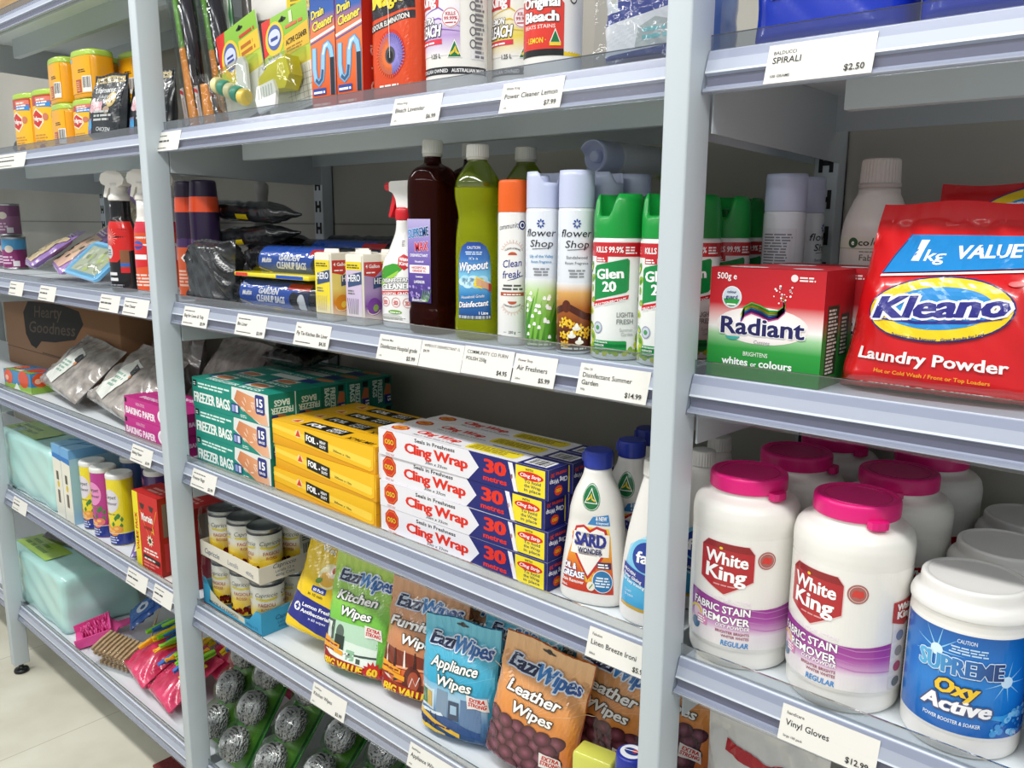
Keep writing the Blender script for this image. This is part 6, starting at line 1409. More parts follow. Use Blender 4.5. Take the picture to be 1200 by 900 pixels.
def blister(kind, lab, loc, rz, ry):
    w, h = .135, .178
    t = thing('toilet_freshener_card', lab, 'blister pack', loc, rz, 'toilet freshener cards', -3, ry)
    card = MB().box((0, .0008, h / 2), (w, .0016, h), C('#e9eadf', 'film'))
    a = Art('film'); x0, x1 = -w / 2, w / 2
    a.rect(x0, 0, x1, h * .42, '#e4e5dd', 0)
    a.rect(x0, h * .42, x1, h, GR([(0, '#d8c84a'), (.25, '#b9cf4a'), (.6, '#86bb3a'), (1, '#8fc243')], 'v', 'film'), 0)
    if kind == 0:
        a.poly([(x0, h), (x0 + .03, h), (x0 + .016, h * .62), (x0, h * .58)], '#d8382e', 1); a.ell(x0 + .038, h * .68, .03, .036, '#e9c83a', 2); a.ell(x0 + .038, h * .70, .022, .027, '#4f63a8', 3); a.ell(x0 + .038, h * .70, .019, .018, '#cfd6ea', 4); a.small(x0 + .024, h * .645, x0 + .052, h * .74, '#3a4a96', 2, 3, al='c', l=5)
        a.rect(x0 + .07, h * .60, x1, h * .80, '#e8c23a', 2); a.small(x0 + .075, h * .63, x1 - .008, h * .77, '#b86a1c', 2, 3, l=3); a.small(x0 + .075, h * .82, x1 - .01, h * .88, '#c8402a', 1, 2, l=3)
    else:
        a.poly([(x0, h), (x0 + .028, h), (x0 + .014, h * .66), (x0, h * .64)], '#d8382e', 1); a.ell(x0 + .036, h * .78, .028, .03, '#e9c83a', 2); a.ell(x0 + .036, h * .795, .021, .022, '#4f63a8', 3); a.ell(x0 + .036, h * .795, .018, .014, '#cfd6ea', 4); a.small(x0 + .022, h * .765, x0 + .050, h * .825, '#3a4a96', 1, 3, al='c', l=5)
        a.poly([(x0 + .062, h * .56), (x1, h * .58), (x1, h * .80), (x0 + .062, h * .76)], '#e0b83a', 2); a.text('ACTIVE CLEANER', x0 + .099, h * .665, .0095, '#3a2a10', w=.062, b=.05, rot=2, l=3); a.small(x0 + .068, h * .59, x1 - .006, h * .645, '#a8741c', 2, 3, l=3); a.small(x0 + .07, h * .82, x1 - .012, h * .87, '#d86a4a', 1, 2, l=3)
        a.rect(x0 + .012, h * .44, x0 + .056, h * .60, '#e8e8f0', 3); a.text('AQUA', x0 + .034, h * .50, .0125, '#3a3f86', w=.036, b=.05, rot=4, l=4)
        for k in range(6): a.line([(x0 + .06, h * (.04 + .06 * k)), (x1, h * (.02 + .06 * k))], .0006, '#7a7a74', 1); a.line([(x0 + .07 + k * .012, 0), (x0 + .066 + k * .012, h * .4)], .0006, '#7a7a74', 1)
        a.text('1', x0 + .088, h * .86, .02, '#d5e6b8', w=.009, b=.04, l=3)
    a.ell(.012 if kind == 0 else -.004, h * .925, .011, .003, '#1c1e1a', 3); a.ell(.012 if kind == 0 else -.004, h * .932, .0045, .005, '#1c1e1a', 3)
    card.art(a, lambda u, v, e: (u, -e, v)); card.build('card', t)
    def dome(u, v):
        x = (u - .5) * w * .82; z = .008 + v * h * .52; q = (max(0, 1 - abs(2 * u - 1) ** 4) * max(0, 1 - abs(2 * v - 1) ** 4)) ** .5
        return (x, -.001 - .042 * q, z)
    MB().grid(crumple(dome, .001, 8), 26, 26, CLEAR('blister_film', '#f6f8f6', .04, .05, .25)).build('blister', t)
    g = MB()
    if kind == 0:
        t2 = [('#e6dca0', 0), ('#3f9f86', 1), ('#e2dcae', 2), ('#46a08a', 3), ('#e0c45a', 4)]
        for c, k in t2: g.lathe(fillet([(0, -.0085), (.0135, -.0085), (.0150, -.004), (.0150, .004), (.0135, .0085), (0, .0085)], 3), C(c, 'plastic'), 24, close=False, xf=xf((-.046 + k * .019, -.026, .072 - k * .0125), ry=118, rz=8))
        g.build('gel_discs', t)
        MB().prism([(.0, .03), (.03, .03), (.036, .085), (.03, .10), (.018, .104), (.006, .098), (0, .08)], -.016, -.010, C('#d4d6d2', 'plastic'), 'y').build('white_hook', t)
    else:
        g.prism([(-.05, .045), (.03, .030), (.046, .05), (.040, .085), (-.01, .080), (-.044, .066)], -.034, -.006, C('#c9c32a', 'plastic'), 'y'); g.build('yellow_gel', t)
        c = MB(); c.prism([(-.046, .004), (.004, .004), (.012, .03), (.006, .05), (-.044, .05), (-.052, .028)], -.040, -.034, C('#eceeea', 'plastic'), 'y')
        for k in range(6): c.box((-.040 + k * .008, -.0405, .036), (.0022, .001, .018), C('#c9cfc8', 'plastic'))
        c.build('white_cage', t)
    return t
blister(0, 'green topped blister card with yellow and teal discs, next to the brushes', (.226, .112, z1 + .0215), 3, -15)
blister(1, 'green topped blister card with a yellow gel block in a white cage', (.372, .110, z1 + .0165), 2, -10)
t = thing('cleaner_box', 'dark purple box standing behind the second blister card', 'box', (.420, .205, z1))
mb = carton(.11, .06, .17, C('#2c2340', 'film')); a = Art('film'); a.rect(.01, .02, .1, .16, '#3a2f55', 0); a.small(.02, .05, .09, .14, '#8f7fb0', 6, 2, l=1); a.rect(.06, .09, .095, .11, '#c8b23a', 1); mb.art(a, m_front(.11, .06)); mb.build('carton', t)
t = thing('white_yellow_box', 'white and yellow packet lying on top behind the blister cards', 'box', (.345, .185, z1 + .1905), rz=6)
mb = carton(.25, .09, .05, C('#e8e6e0', 'film')); a = Art('film'); a.rect(.1, .006, .2, .045, '#e2c81e', 0); a.small(.11, .012, .19, .04, '#8a7a20', 3, 2, l=1); mb.art(a, m_front(.25, .09)); mb.build('carton', t)
MB().box((-.02, .0, -.008), (.18, .05, .015), C('#d0d0c8', 'film'), .003).build('hanging_flap', t)
t2 = thing('tall_carton', 'plain grey carton hidden behind the first blister card', 'box', (.285, .196, z1)); carton(.10, .06, .174, C('#4a474f', 'film')).build('carton', t2)

def drain_box(lab, loc, rz=0):
    w, d, h = .0645, .052, .205
    f = Art(); f.rect(0, 0, w, h, GR([(0, '#c8441c'), (.3, '#e0682a'), (.62, '#d87a4a'), (.74, '#2a5aa8'), (1, '#17398a')], 'v'), 0)
    f.rect(0, 0, w, .022, '#cf3a24', 1); f.small(.004, .004, w - .004, .018, '#f2c8b8', 2, 3, l=2)
    f.text('Drain', w * .34, .146, .013, '#f0dc2e', w=.034, b=.04, sh=.2, rot=10, l=2, out='#2a3a86', ow=.04); f.text('Cleaner', w * .55, .130, .0135, '#f0dc2e', w=.056, b=.04, sh=.2, rot=10, l=2, out='#2a3a86', ow=.04)
    f.line([(0, .112), (w, .126)], .004, '#e8f0f8', 1); f.line([(0, .107), (w, .121)], .002, '#2a5aa8', 1)
    f.ell(.014, .188, .010, .010, '#e8ecf4', 2); f.small(.007, .183, .021, .193, '#2a4a9a', 1, 3, l=3); f.small(.04, .178, .060, .192, '#e8ecf4', 2, 3, l=2)
    pts = [(.010, .10), (.009, .068), (.012, .052), (.020, .046), (.028, .052), (.031, .066), (.033, .088), (.038, .100), (.046, .103), (.053, .096), (.056, .082), (.056, .05), (.056, .026)]
    f.line(pts, .0125, '#4f93c8', 2); f.line(pts, .009, '#8fc4e6', 3); f.line(pts[2:6], .006, '#3a5a80', 4); f.line(pts[10:], .010, '#1f2a30', 4); f.line(pts[6:9], .004, '#d8eefa', 4)
    f.rect(.004, .028, .038, .038, '#2a4a9a', 4); f.small(.006, .030, .036, .036, '#fff', 1, 2, l=5)
    r = Art(); r.rect(0, 0, d, h, '#b52a1c', 0); r.text('Drain Cleaners', d * .62, .086, .018, '#e8b8a8', w=.115, b=.02, rot=90, l=1); r.ring(d * .5, .172, .010, .010, .0014, '#e8b8a8', 1); r.text('2', d * .5, .167, .012, '#e8b8a8', l=1)
    return carton(w, d, h, C('#b52a1c'), .0008, f, r)
o = drain_box('', None).build('drain_cleaner_box'); tag(o, 'blue and orange drain cleaner box on the left of the pair', 'box', 'drain cleaner boxes', (.5285, .0905, z1))
for lab, loc in (('blue and orange drain cleaner box on the right, its red side showing', (.5955, .0905, z1)), ('drain cleaner box behind the left one of the pair', (.5285, .145, z1)), ('drain cleaner box behind the right one of the pair', (.5955, .145, z1))):
    q = o.copy(); COL.objects.link(q); tag(q, lab, 'box', 'drain cleaner boxes', loc)
w, h = .102, .20
a = Art('film'); x0 = -w / 2
a.rect(x0 + .001, .001, -x0 - .001, h - .001, '#d94a1c', 0)
a.poly([(x0 + .008, .118), (-x0 - .004, .128), (-x0 - .004, .198), (x0 + .008, .198)], '#26262e', 1)
a.text('DRAIN', .002, .160, .018, '#f2d01e', w=.07, b=.05, l=2, rot=3); a.text('Magic', .002, .136, .021, '#f2d01e', w=.072, b=.05, sh=.1, l=2, rot=4, out='#1a1a1a', ow=.04)
a.poly([(x0 + .008, .100), (-x0 - .004, .114), (-x0 - .004, .125), (x0 + .008, .111)], '#2a2a30', 1); a.text('ODOUR ELIMINATION', .002, .1085, .0075, '#e8e6e0', w=.082, b=.04, rot=8, l=2)
a.ell(.006, .068, .030, .034, '#c8321c', 1); a.ell(.006, .068, .026, .029, '#6a5fb0', 2); a.ell(.006, .066, .019, .021, '#2a2a34', 3); a.burst(.006, .066, .010, .030, 40, '#8f86d0', .0012, -80, 100, l=4); a.burst(.006, .066, .010, .032, 40, '#e8743a', .0012, 100, 280, l=4); a.ell(.006, .066, .011, .012, '#4a4a50', 5); a.ell(.006, .064, .006, .008, '#1a1a1e', 6)
a.line([(.004, .155), (.006, .062)], .001, '#f4e8e0', 7); a.small(-.02, .022, .035, .028, '#f4e8e0', 1, 4, l=2)
b = Bag(w, h, .062, 51, top=.03, bot=.05, pinch=.0, wr=.0015, p=6, belly=.8)
o = b.mesh(C('#d8421c', 'film'), 30, 44, a).build('drain_cleaner_pouch'); tag(o, 'orange drain cleaner pouch with a black band between the boxes and white bleach', 'pouch', 'orange drain pouches', (.686, .0985, z1 + .002), 0, 0, 0)
q = o.copy(); COL.objects.link(q); tag(q, 'orange drain pouch behind the front one', 'pouch', 'orange drain pouches', (.700, .170, z1 + .002))

def bleach(kind, lab, loc, rz, sc=1):
    t = thing('bleach_bottle', lab, 'bottle', loc, rz, 'bleach bottles on the top shelf')
    r = .0455 if kind != 'orig' else .0375
    prof = fillet([(r * .84, 0), (r * .96, .003), (r, .010), (r, .150), (r * .96, .175), (r * .7, .215), (r * .42, .235), (r * .40, .246)], 3)
    sec = (lambda a, z: (1, .8)) if kind != 'orig' else (lambda a, z: (1, .9))
    MB().lathe(prof, C('#e6e4de', 'plastic'), 48, sec).build('body', t)
    cp = MB(); cap_ribbed(cp, r * .46, .245, .024, C({'lav': '#7a4aa0', 'lem': '#e2c21e', 'orig': '#d03026'}[kind], 'plastic'), 26); cp.build('cap', t)
    a = Art('film'); W = r * 2.9
    if kind == 'orig':
        a.rect(-W / 2, .032, W / 2, .205, '#ecc916', 0); a.rect(-W / 2, .032, W * .18, .040, '#1c1c1c', 1); a.poly([(-W / 2, .040), (W * .18, .040), (W * .18, .093), (W * .13, .099), (-W / 2, .099)], '#d8382a', 1)
        a.text('Australian', -.012, .112, .0095, '#1a1a1a', w=.050, b=.01, sh=.2, l=2); a.text('Original', -.012, .0895, .0125, '#fff', w=.052, b=.05, l=3, out='#1a1a1a', ow=.05); a.text('Bleach', -.012, .0725, .0125, '#fff', w=.050, b=.05, l=3, out='#1a1a1a', ow=.05); a.text('BEATS STAINS', -.014, .0645, .0045, '#f4d8d0', w=.045, l=2); a.text('· LEMON ·', -.018, .0475, .0065, '#f0d02e', w=.03, b=.03, l=2)
        a.star(.006, .131, .0135, .016, 18, '#1c1c1c', 2); a.small(-.004, .124, .016, .138, '#f0e6c0', 3, 4, al='c', l=3)
        a.poly([(.0015, .047), (.0155, .047), (.0085, .064)], '#f4f2ea', 3); a.poly([(.003, .0478), (.014, .0478), (.0085, .0615)], '#17713f', 4); a.rect(.0015, .0435, .0155, .0475, '#e8c83a', 4)
        for k in range(5): a.ring(W * .30, .10 + k * .0165, .0058, .0066, .0014, '#2a2410', 2)
    else:
        tint = {'lav': ['#e2dcec', '#b79ad0', '#8a5fb4'], 'lem': ['#ece6cc', '#e8d04a', '#d8b41e']}[kind]
        a.rect(-W / 2, .030, W / 2, .205, '#e9e6e4', 0); a.rect(-W / 2, .030, W / 2, .040, '#2a2a2e', 1)
        a.text('AUSTRALIAN OWNED   AUSTRALIAN MADE', 0, .0325, .005, '#e6e6e6', w=W * .9, b=.03, l=2)
        a.rect(-W * .46, .055, W * .14, .130, GR([(0, '#e9e6e4'), (.35, tint[1]), (.7, tint[0]), (1, '#e9e6e4')], 'v', 'film'), 1)
        for k in range(3): a.line([(-W * .4, .11 - k * .01), (-W * .1, .118 - k * .014), (W * .14, .098 - k * .006)], [.0006, .0022, .0006], tint[2], 2)
        a.poly([(-W * .44, .118), (-W * .10, .118), (-W * .08, .165), (-W * .46, .165)], '#c8282c', 3); a.text('White', -W * .27, .140, .014, '#fff', w=.042, b=.05, l=4); a.text('King', -W * .27, .122, .0155, '#fff', w=.038, b=.05, l=4)
        a.text('LEMON' if kind == 'lem' else 'EXTRA', -W * .27, .098, .0085, '#fff', w=.03, b=.05, sh=.2, l=4, out='#2a1a3a', ow=.06); a.text('BLEACH', -W * .26, .081, .0155, '#fff', w=.052, b=.06, sh=.2, l=4, out='#1f1430', ow=.06); a.rect(-W * .44, .070, -W * .06, .077, '#d8384a', 3); a.small(-W * .42, .0715, -W * .08, .0755, '#fff', 1, 3, l=4)
        a.ell(W * .04, .104, .0135, .0135, '#f0e8ea', 3); a.ring(W * .04, .104, .0125, .0125, .0008, '#c03a4a', 4); a.text('KILLS', W * .04, .107, .0045, '#c03a4a', w=.014, b=.03, l=4); a.text('99.99%', W * .04, .101, .0045, '#c03a4a', w=.019, b=.03, l=4); a.small(W * .04 - .008, .0965, W * .04 + .008, .0995, '#c03a4a', 1, 2, l=4)
        a.poly([(W * .0, .052), (W * .0 + .021, .052), (W * .0 + .0105, .076)], '#f4f4f0', 3); a.poly([(W * .0 + .0015, .0528), (W * .0 + .0195, .0528), (W * .0 + .0105, .0735)], '#17713f', 4); a.line([(.004, .056), (.0095, .060), (.0115, .066), (.013, .059), (.017, .056)], .003, '#e0c23a', 5)
        a.text('1.25 L', -W * .14, .052, .006, '#3a3a3e', w=.017, l=3, b=.02)
        a.rect(W * .26, .05, W * .47, .2, '#e0dee0', 2); a.small(W * .31, .052, W * .46, .198, '#77757c', 24, 5, l=3)
        for k in range(6): a.ring(W * .285, .07 + k * .0165, .0052, .006, .0015, '#55535c', 3)
    MB().art(a, m_round(prof, 0, sec), su=.004).build('label', t)
    return t
bleach('lav', 'white bleach bottle with a purple label beside the orange drain pouch', (.791, .104, z1), 24)
bleach('lem', 'white bleach bottle with yellow on its label, set back between two bottles', (.862, .168, z1), 30)
bleach('orig', 'white bleach bottle with a yellow and red label', (.9735, .0965, z1), 29)
t = thing('wet_wipes_pack', 'white and blue soft wipes pack on the top shelf beside the middle post', 'wipes pack', (1.1170, .150, z1 + .002), rz=2)
b = Bag(.125, .12, .15, 61, top=.04, bot=.12, pinch=.0, wr=.003, p=8, belly=.9)
a = Art('film'); a.rect(-.06, .0, .06, .118, '#3a4a9a', 0); a.poly([(-.058, .018), (.044, .024), (.046, .035), (.056, .047), (.050, .066), (-.055, .052)], '#eceff2', 1); a.poly([(-.006, .024), (.044, .026), (.046, .034), (.054, .046), (.02, .055), (-.002, .046)], '#b9c2c2', 2); a.small(.004, .032, .042, .048, '#7fc4ca', 2, 3, l=3)
for k in range(5): a.ell(-.036 + k * .011, .082 + k * .002, .0045, .006, '#d8dccf', 2)
a.rect(-.058, .004, .058, .014, '#8f86a0', 1); a.rect(-.056, .066, -.030, .10, '#e6ecf2', 1)
b.mesh(C('#3f6fc0', 'film'), 36, 36, a).build('pack', t)
o = MB().grid(crumple(lambda u, v: ((u - .5) * .112, -.086, .004 + v * .13), .002, 5), 20, 20, CLEAR('wrap_film', '#f2f4f6', .05, .05, .6)); o.build('clear_wrap', t)

# ------------------------------------------------------------------ right bay: top shelf and the shelf below the tubs
bleach('orig', 'yellow and red labelled bleach bottle just right of the middle post on top', (1.2105 + .045, .20, z1), 60)
def bluebag(lab, loc, rz, seed):
    b = Bag(.158, .16, .11, seed, top=.05, bot=.08, pinch=.0, wr=.0035, p=7, belly=.85)
    a = Art('film'); a.small(-.05, .05, .05, .11, '#7f93d8', 4, seed, l=0)
    o = b.mesh(C('#1c37b4', 'film'), 34, 34, a).build('blue_refill_bag'); return tag(o, lab, 'bag', 'blue bags on the top right shelf', loc, 0, 0, rz)
bluebag('bright blue glossy bag on the top right shelf, left one', (1.327, .128, z1 + .001), 1, 71)
bluebag('bright blue glossy bag on the top right shelf, right one', (1.492, .126, z1 + .001), -1, 72)
t = thing('vinyl_glove_bag', 'white glove bag with red bands on the shelf under the tubs', 'bag', (1.312, .118, SH[4] + .004), rz=6)
b = Bag(.15, .245, .07, 81, top=.10, bot=.05, pinch=.02, wr=.006, p=3)
a = Art('film'); a.poly([(-.05, .20), (.01, .188), (.03, .192), (.07, .165), (.07, .150), (.032, .178), (.01, .172), (-.05, .186)], '#b01c24', 0); a.poly([(-.04, .16), (.02, .152), (.07, .11), (.07, .09), (-.03, .135)], '#b01c24', 0); a.rect(-.015, .160, .008, .176, '#e6e4e2', 1); a.ring(-.003, .168, .009, .008, .001, '#3a3a3e', 2); a.line([(-.012, .164), (.0, .172), (.008, .164)], .001, '#3a3a3e', 2); a.text('Vinyl', .0, .07, .02, '#b01c24', w=.06, l=1); a.text('Gloves', .0, .04, .02, '#b01c24', w=.08, l=1); a.ell(.045, .185, .012, .010, '#c8242c', 2); a.text('100', .045, .181, .007, '#fff', l=3)
b.mesh(C('#d6d5d2', 'film'), 34, 46, a).build('bag', t)
# ------------------------------------------------------------------ left bay: pet food on the top shelf
def rbox(w, d, h, m, r):
    n = 28; q = []
    for k in range(n):
        a = 2 * PI * k / n; e = 4.5; kk = 1 / (abs(math.sin(a)) ** e + abs(math.cos(a)) ** e) ** (1 / e)
        q.append((math.sin(a) * kk, -math.cos(a) * kk))
    return q
def dog_pouch(w, d, h, kind):
    t = thing('dog_food_pack', '', 'dog food')
    sec = lambda a, z: (w / d / ((abs(math.sin(a)) ** 3.2 + abs(math.cos(a)) ** 3.2) ** (1 / 3.2)), 1 / ((abs(math.sin(a)) ** 3.2 + abs(math.cos(a)) ** 3.2) ** (1 / 3.2)))
    prof = fillet([(d / 2 * .94, 0), (d / 2, .004), (d / 2, h * .85), (d / 2 * .98, h - .014)], 2)
    MB().lathe(prof, C('#eba313', 'film'), 44, sec).build('pack', t)
    lid = MB().lathe(fillet([(d / 2 * .985, h - .0155), (d / 2 * 1.02, h - .014), (d / 2 * 1.0, h - .004), (d / 2 * .92, h), (0, h)], 2, .25), C('#a9c94a', 'film'), 44, sec, close=False)
    lid.build('green_top_seal', t)
    a = Art('film')
    if kind == 'front':
        a.rect(-w * .42, .01, w * .42, h - .016, '#f2b81e', 0); a.rect(-w * .42, h * .74, w * .42, h - .016, '#b8432a', 1); a.rect(-w * .15, h * .80, w * .40, h * .87, '#d87a6a', 2); a.poly([(-w * .15, h * .72), (w * .40, h * .70), (w * .40, h * .79), (-w * .15, h * .79)], '#3f86c8', 2); a.small(-w * .1, h * .73, w * .36, h * .86, '#f2e8e0', 3, 3, l=3)
        a.poly([(-w * .14, h * .70), (w * .16, h * .58), (w * .14, h * .46), (-w * .08, h * .36), (-w * .36, h * .44), (-w * .36, h * .62)], '#f4e3c0', 2); a.poly([(-w * .14, h * .67), (w * .10, h * .57), (w * .08, h * .47), (-w * .08, h * .39), (-w * .32, h * .46), (-w * .32, h * .60)], '#c8281f', 3); a.text('Pedigree', -w * .12, h * .50, .011, '#f8f0e8', w=w * .42, b=.05, rot=-4, l=4)
        a.ell(w * .22, h * .55, w * .1, h * .06, '#c87a5a', 3); a.small(-w * .3, h * .12, w * .3, h * .30, '#c98a1c', 4, 3, l=1); a.ell(0, h * .08, w * .14, h * .04, '#9a4a1c', 1)
    else:
        a.rect(-w * .42, .01, w * .42, h - .016, '#eeab18', 0); a.rect(-w * .42, h * .82, -w * .22, h - .018, '#c8604a', 1); a.rect(-w * .42, h * .74, -w * .22, h * .81, '#7fb8d0', 1); a.rect(-w * .1, .012, w * .12, h * .38, '#b0503c', 1); a.small(-w * .08, .016, w * .1, h * .36, '#e0a060', 5, 3, l=2)
        a.rect(w * .16, .012, w * .42, h * .44, '#e8e6e0', 1); a.bars(w * .18, h * .2, w * .4, h * .42, '#333', 16, 4, l=2); a.small(w * .02, h * .52, w * .34, h * .60, '#5a4410', 2, 3, l=2)
    MB().art(a, lambda u, v, e: (u, -(d / 2 * (1 - abs(2 * u / w) ** 3.2) ** (1 / 3.2)) - e - .0006, v), .005).build('label', t)
    return t
PF, PB, PT = dog_pouch(.112, .07, .108, 'front'), dog_pouch(.112, .07, .108, 'back'), dog_pouch(.112, .07, .155, 'front')
g = 'yellow dog food packs'
tag(PT, 'tall yellow dog food pack, leftmost of the group on the top left shelf', 'dog food', g, (-.815, .098, z1), rz=6)
dup(PT, 'tall yellow dog food pack standing second from the left', (-.695, .105, z1), 8, g)
dup(PT, 'tall yellow dog food pack mostly hidden behind the two tall front ones', (-.755, .185, z1), 8, g)
tag(PB, 'yellow dog food pack at the bottom of the left stack, back panel forward', 'dog food', g, (-.577, .100, z1), rz=-4)
dup(PB, 'yellow dog food pack on top of the left stack, barcode in view', (-.582, .102, z1 + .1085), -6, g)
tag(PF, 'yellow dog food pack at the bottom of the right stack beside the black pouch', 'dog food', g, (-.440, .103, z1), rz=4)
dup(PB, 'large yellow dog food pack on top of the right stack nearest the post', (-.432, .104, z1 + .1085), 3, g)
dup(PF, 'yellow dog food pack set back at the bottom between the two stacks', (-.512, .180, z1), 6, g)
dup(PF, 'yellow dog food pack set back on top between the two stacks', (-.512, .180, z1 + .1085), 6, g)
dup(PB, 'yellow dog food pack behind the right stack near the left post', (-.375, .187, z1), 0, g)
dup(PB, 'yellow dog food pack high behind the right stack near the left post', (-.373, .187, z1 + .1085), 0, g)
w, h = .146, .144
a = Art('film'); a.rect(-w * .46, .003, w * .46, h - .003, '#23282c', 0); a.rect(-w * .42, h * .86, w * .44, h * .96, '#b8a878', 1); a.text('LIMITED EDITION', 0, h * .88, .0075, '#23282c', w=w * .75, b=.03, l=2)
a.text('Ultimates', -w * .02, h * .70, .013, '#d8dcdc', w=w * .62, b=.02, l=1); a.text('Indulge', .0, h * .61, .007, '#c9cdcd', w=w * .3, b=0, sh=.2, l=1); a.ell(w * .26, h * .58, .017, .017, '#b8a060', 2); a.small(w * .18, h * .53, w * .34, h * .62, '#4a3a18', 3, 3, al='c', l=3)
for k in range(9): a.ell(-w * .26 + (k % 4) * .012, h * .44 + (k // 4) * .009, .010, .008, ['#d8b0b4', '#c898a4', '#e8d0d0'][k % 3], 2)
a.ell(w * .18, h * .42, .014, .008, '#a89078', 2); a.rect(-w * .40, h * .06, -w * .24, h * .30, '#7a6a86', 2); a.ell(-w * .3, h * .2, .010, .012, '#4a9ad0', 3); a.small(-w * .18, h * .26, w * .4, h * .44, '#b8bcba', 3, 3, l=4); a.text('CHICKEN', w * .1, h * .1, .009, '#c9cdcd', w=w * .4, b=.02, rot=-3, l=2)
b = Bag(w, h, .045, 91, top=.06, bot=.06, pinch=.0, wr=.0015, p=5)
o = b.mesh(C('#1d2226', 'film'), 30, 34, a).build('cat_food_pouch'); tag(o, 'black cat food pouch leaning in front of the yellow packs', 'pouch', 'black cat food pouches', (-.292, .070, z1 + .006), -6, 2, 4)
q = o.copy(); COL.objects.link(q); tag(q, 'black cat food pouch half hidden behind the left post on the top shelf', 'pouch', 'black cat food pouches', (-.165, .100, z1 + .004), -6, 0, 8)
b = Bag(.16, .12, .06, 92, top=.08, bot=.08, wr=.004, p=3)
a = Art('film'); a.small(-.06, .03, .06, .08, '#8a8f8c', 4, 3, l=0)
o = b.mesh(C('#22282a', 'film'), 24, 28, a).build('dark_pet_food_bag'); tag(o, 'dark pet food bag lying low at the far left of the top shelf', 'bag', None, (-.985, .125, z1 + .030), -78, 0, 4)
t = thing('red_pet_food_can', 'dim red tin far back behind the dark pet food bag', 'tin', (-1.135, .26, z1))
MB().lathe(fillet([(.034, 0), (.037, .002), (.037, .098), (.034, .1)], 2), C('#7a2a22', 'film'), 28).build('can', t)
# top shelf above: cardboard
t = thing('cardboard_box', 'plain cardboard box on the highest left shelf, cut off by the frame', 'box', (-.72, .20, SH[0]))
mb = MB().box((0, 0, .12), (.42, .28, .24), NOISE('cardboard', '#a98a62', '#b8986e', 18, 'matte', 0, 4, (1, 1, 6)), .003); mb.build('carton', t)
MB().box((0, 0, .2405), (.05, .281, .001), C('#c8b08a', 'film')).build('tape', t)

# ------------------------------------------------------------------ left bay: second shelf
def treat(lab, loc, rx, ry, rz, seed, base, c2, w=.16, h=.21, t_=.035):
    b = Bag(w, h, t_, seed, top=.08, bot=.05, pinch=.02, wr=.004, p=3)
    a = Art('film'); rnd = random.Random(seed)
    a.rect(-w * .40, h * .06, w * .40, h * .76, c2, 0)
    for k in range(20): a.ell(rnd.uniform(-w * .3, w * .3), rnd.uniform(h * .10, h * .7), rnd.uniform(.006, .014), rnd.uniform(.004, .009), rnd.choice(['#8f8468', '#b0a585', '#6a624e', '#cfc6a6', '#5a5340']), 1 + k % 3, rot=rnd.uniform(0, 180), n=10)
    a.small(-w * .3, h * .8, w * .3, h * .9, '#efe6f4', 2, seed, l=4)
    o = b.mesh(C(base, 'film'), 26, 34, a).build('treat_pouch'); return tag(o, lab, 'pouch', 'pet treat pouches', loc, rx, ry, rz)
z2 = SH[2]
treat('purple treat pouch lying at the far left of its shelf', (-.885, .082, z2 + .018), -56, 0, -14, 101, '#8a6aa8', '#cdb88f', .17, .17, .03)
treat('purple and pink treat pouch lying second from the left, overlapping the first', (-.770, .100, z2 + .030), -54, 6, -14, 102, '#a07cb8', '#d8b49a', .16, .19, .03)
treat('tan and purple treat pouch propped up on the flat ones', (-.930, .200, z2 + .045), -46, 6, -16, 103, '#c9a0b4', '#cdbb98', .16, .19, .03)
treat('purple treat pouch deep behind the pile', (-.520, .300, z2 + .030), -30, 0, -10, 104, '#7d559c', '#bfa98f', .17, .19, .03)
treat('grey and lilac treat pouch standing tilted left of the red and black bottle', (-.760, .262, z2 + .056), -8, 32, 6, 105, '#9f86bb', '#a9a088', .135, .235)
t = thing('treat_tray', 'clear treat pack with light blue edges at the front of the shelf', 'pack', (-.545, .112, z2 + .066), 4, None, -48, 6)
mb = MB().prism([(-.075, -.055), (.075, -.055), (.085, -.045), (.085, .05), (.07, .062), (-.07, .062), (-.085, .05), (-.085, -.045)], .002, .010, C('#6fb4e0', 'film'), 'y'); mb.build('blue_backing', t)
a = Art('film'); rnd = random.Random(8); a.rect(-.064, -.04, .064, .045, '#b9bfa6', 0)
for k in range(26): a.ell(rnd.uniform(-.055, .055), rnd.uniform(-.032, .036), rnd.uniform(.007, .014), rnd.uniform(.004, .008), rnd.choice(['#cfd2bc', '#a9ad92', '#8f9478', '#dcdccb', '#bccf6a']), 1 + k % 3, rot=rnd.uniform(0, 180), n=10)
MB().art(a, lambda u, v, e: (u, .0018 - e, v)).build('treats_window', t)
MB().grid(crumple(lambda u, v: ((u - .5) * .15, -.001 - .016 * (max(0, 1 - abs(2 * u - 1) ** 4) * max(0, 1 - abs(2 * v - 1) ** 4)) ** .5, -.048 + v * .1), .001, 4), 20, 16, CLEAR('blister_film', '#f6f8f6', .04, .05, .25)).build('clear_cover', t)

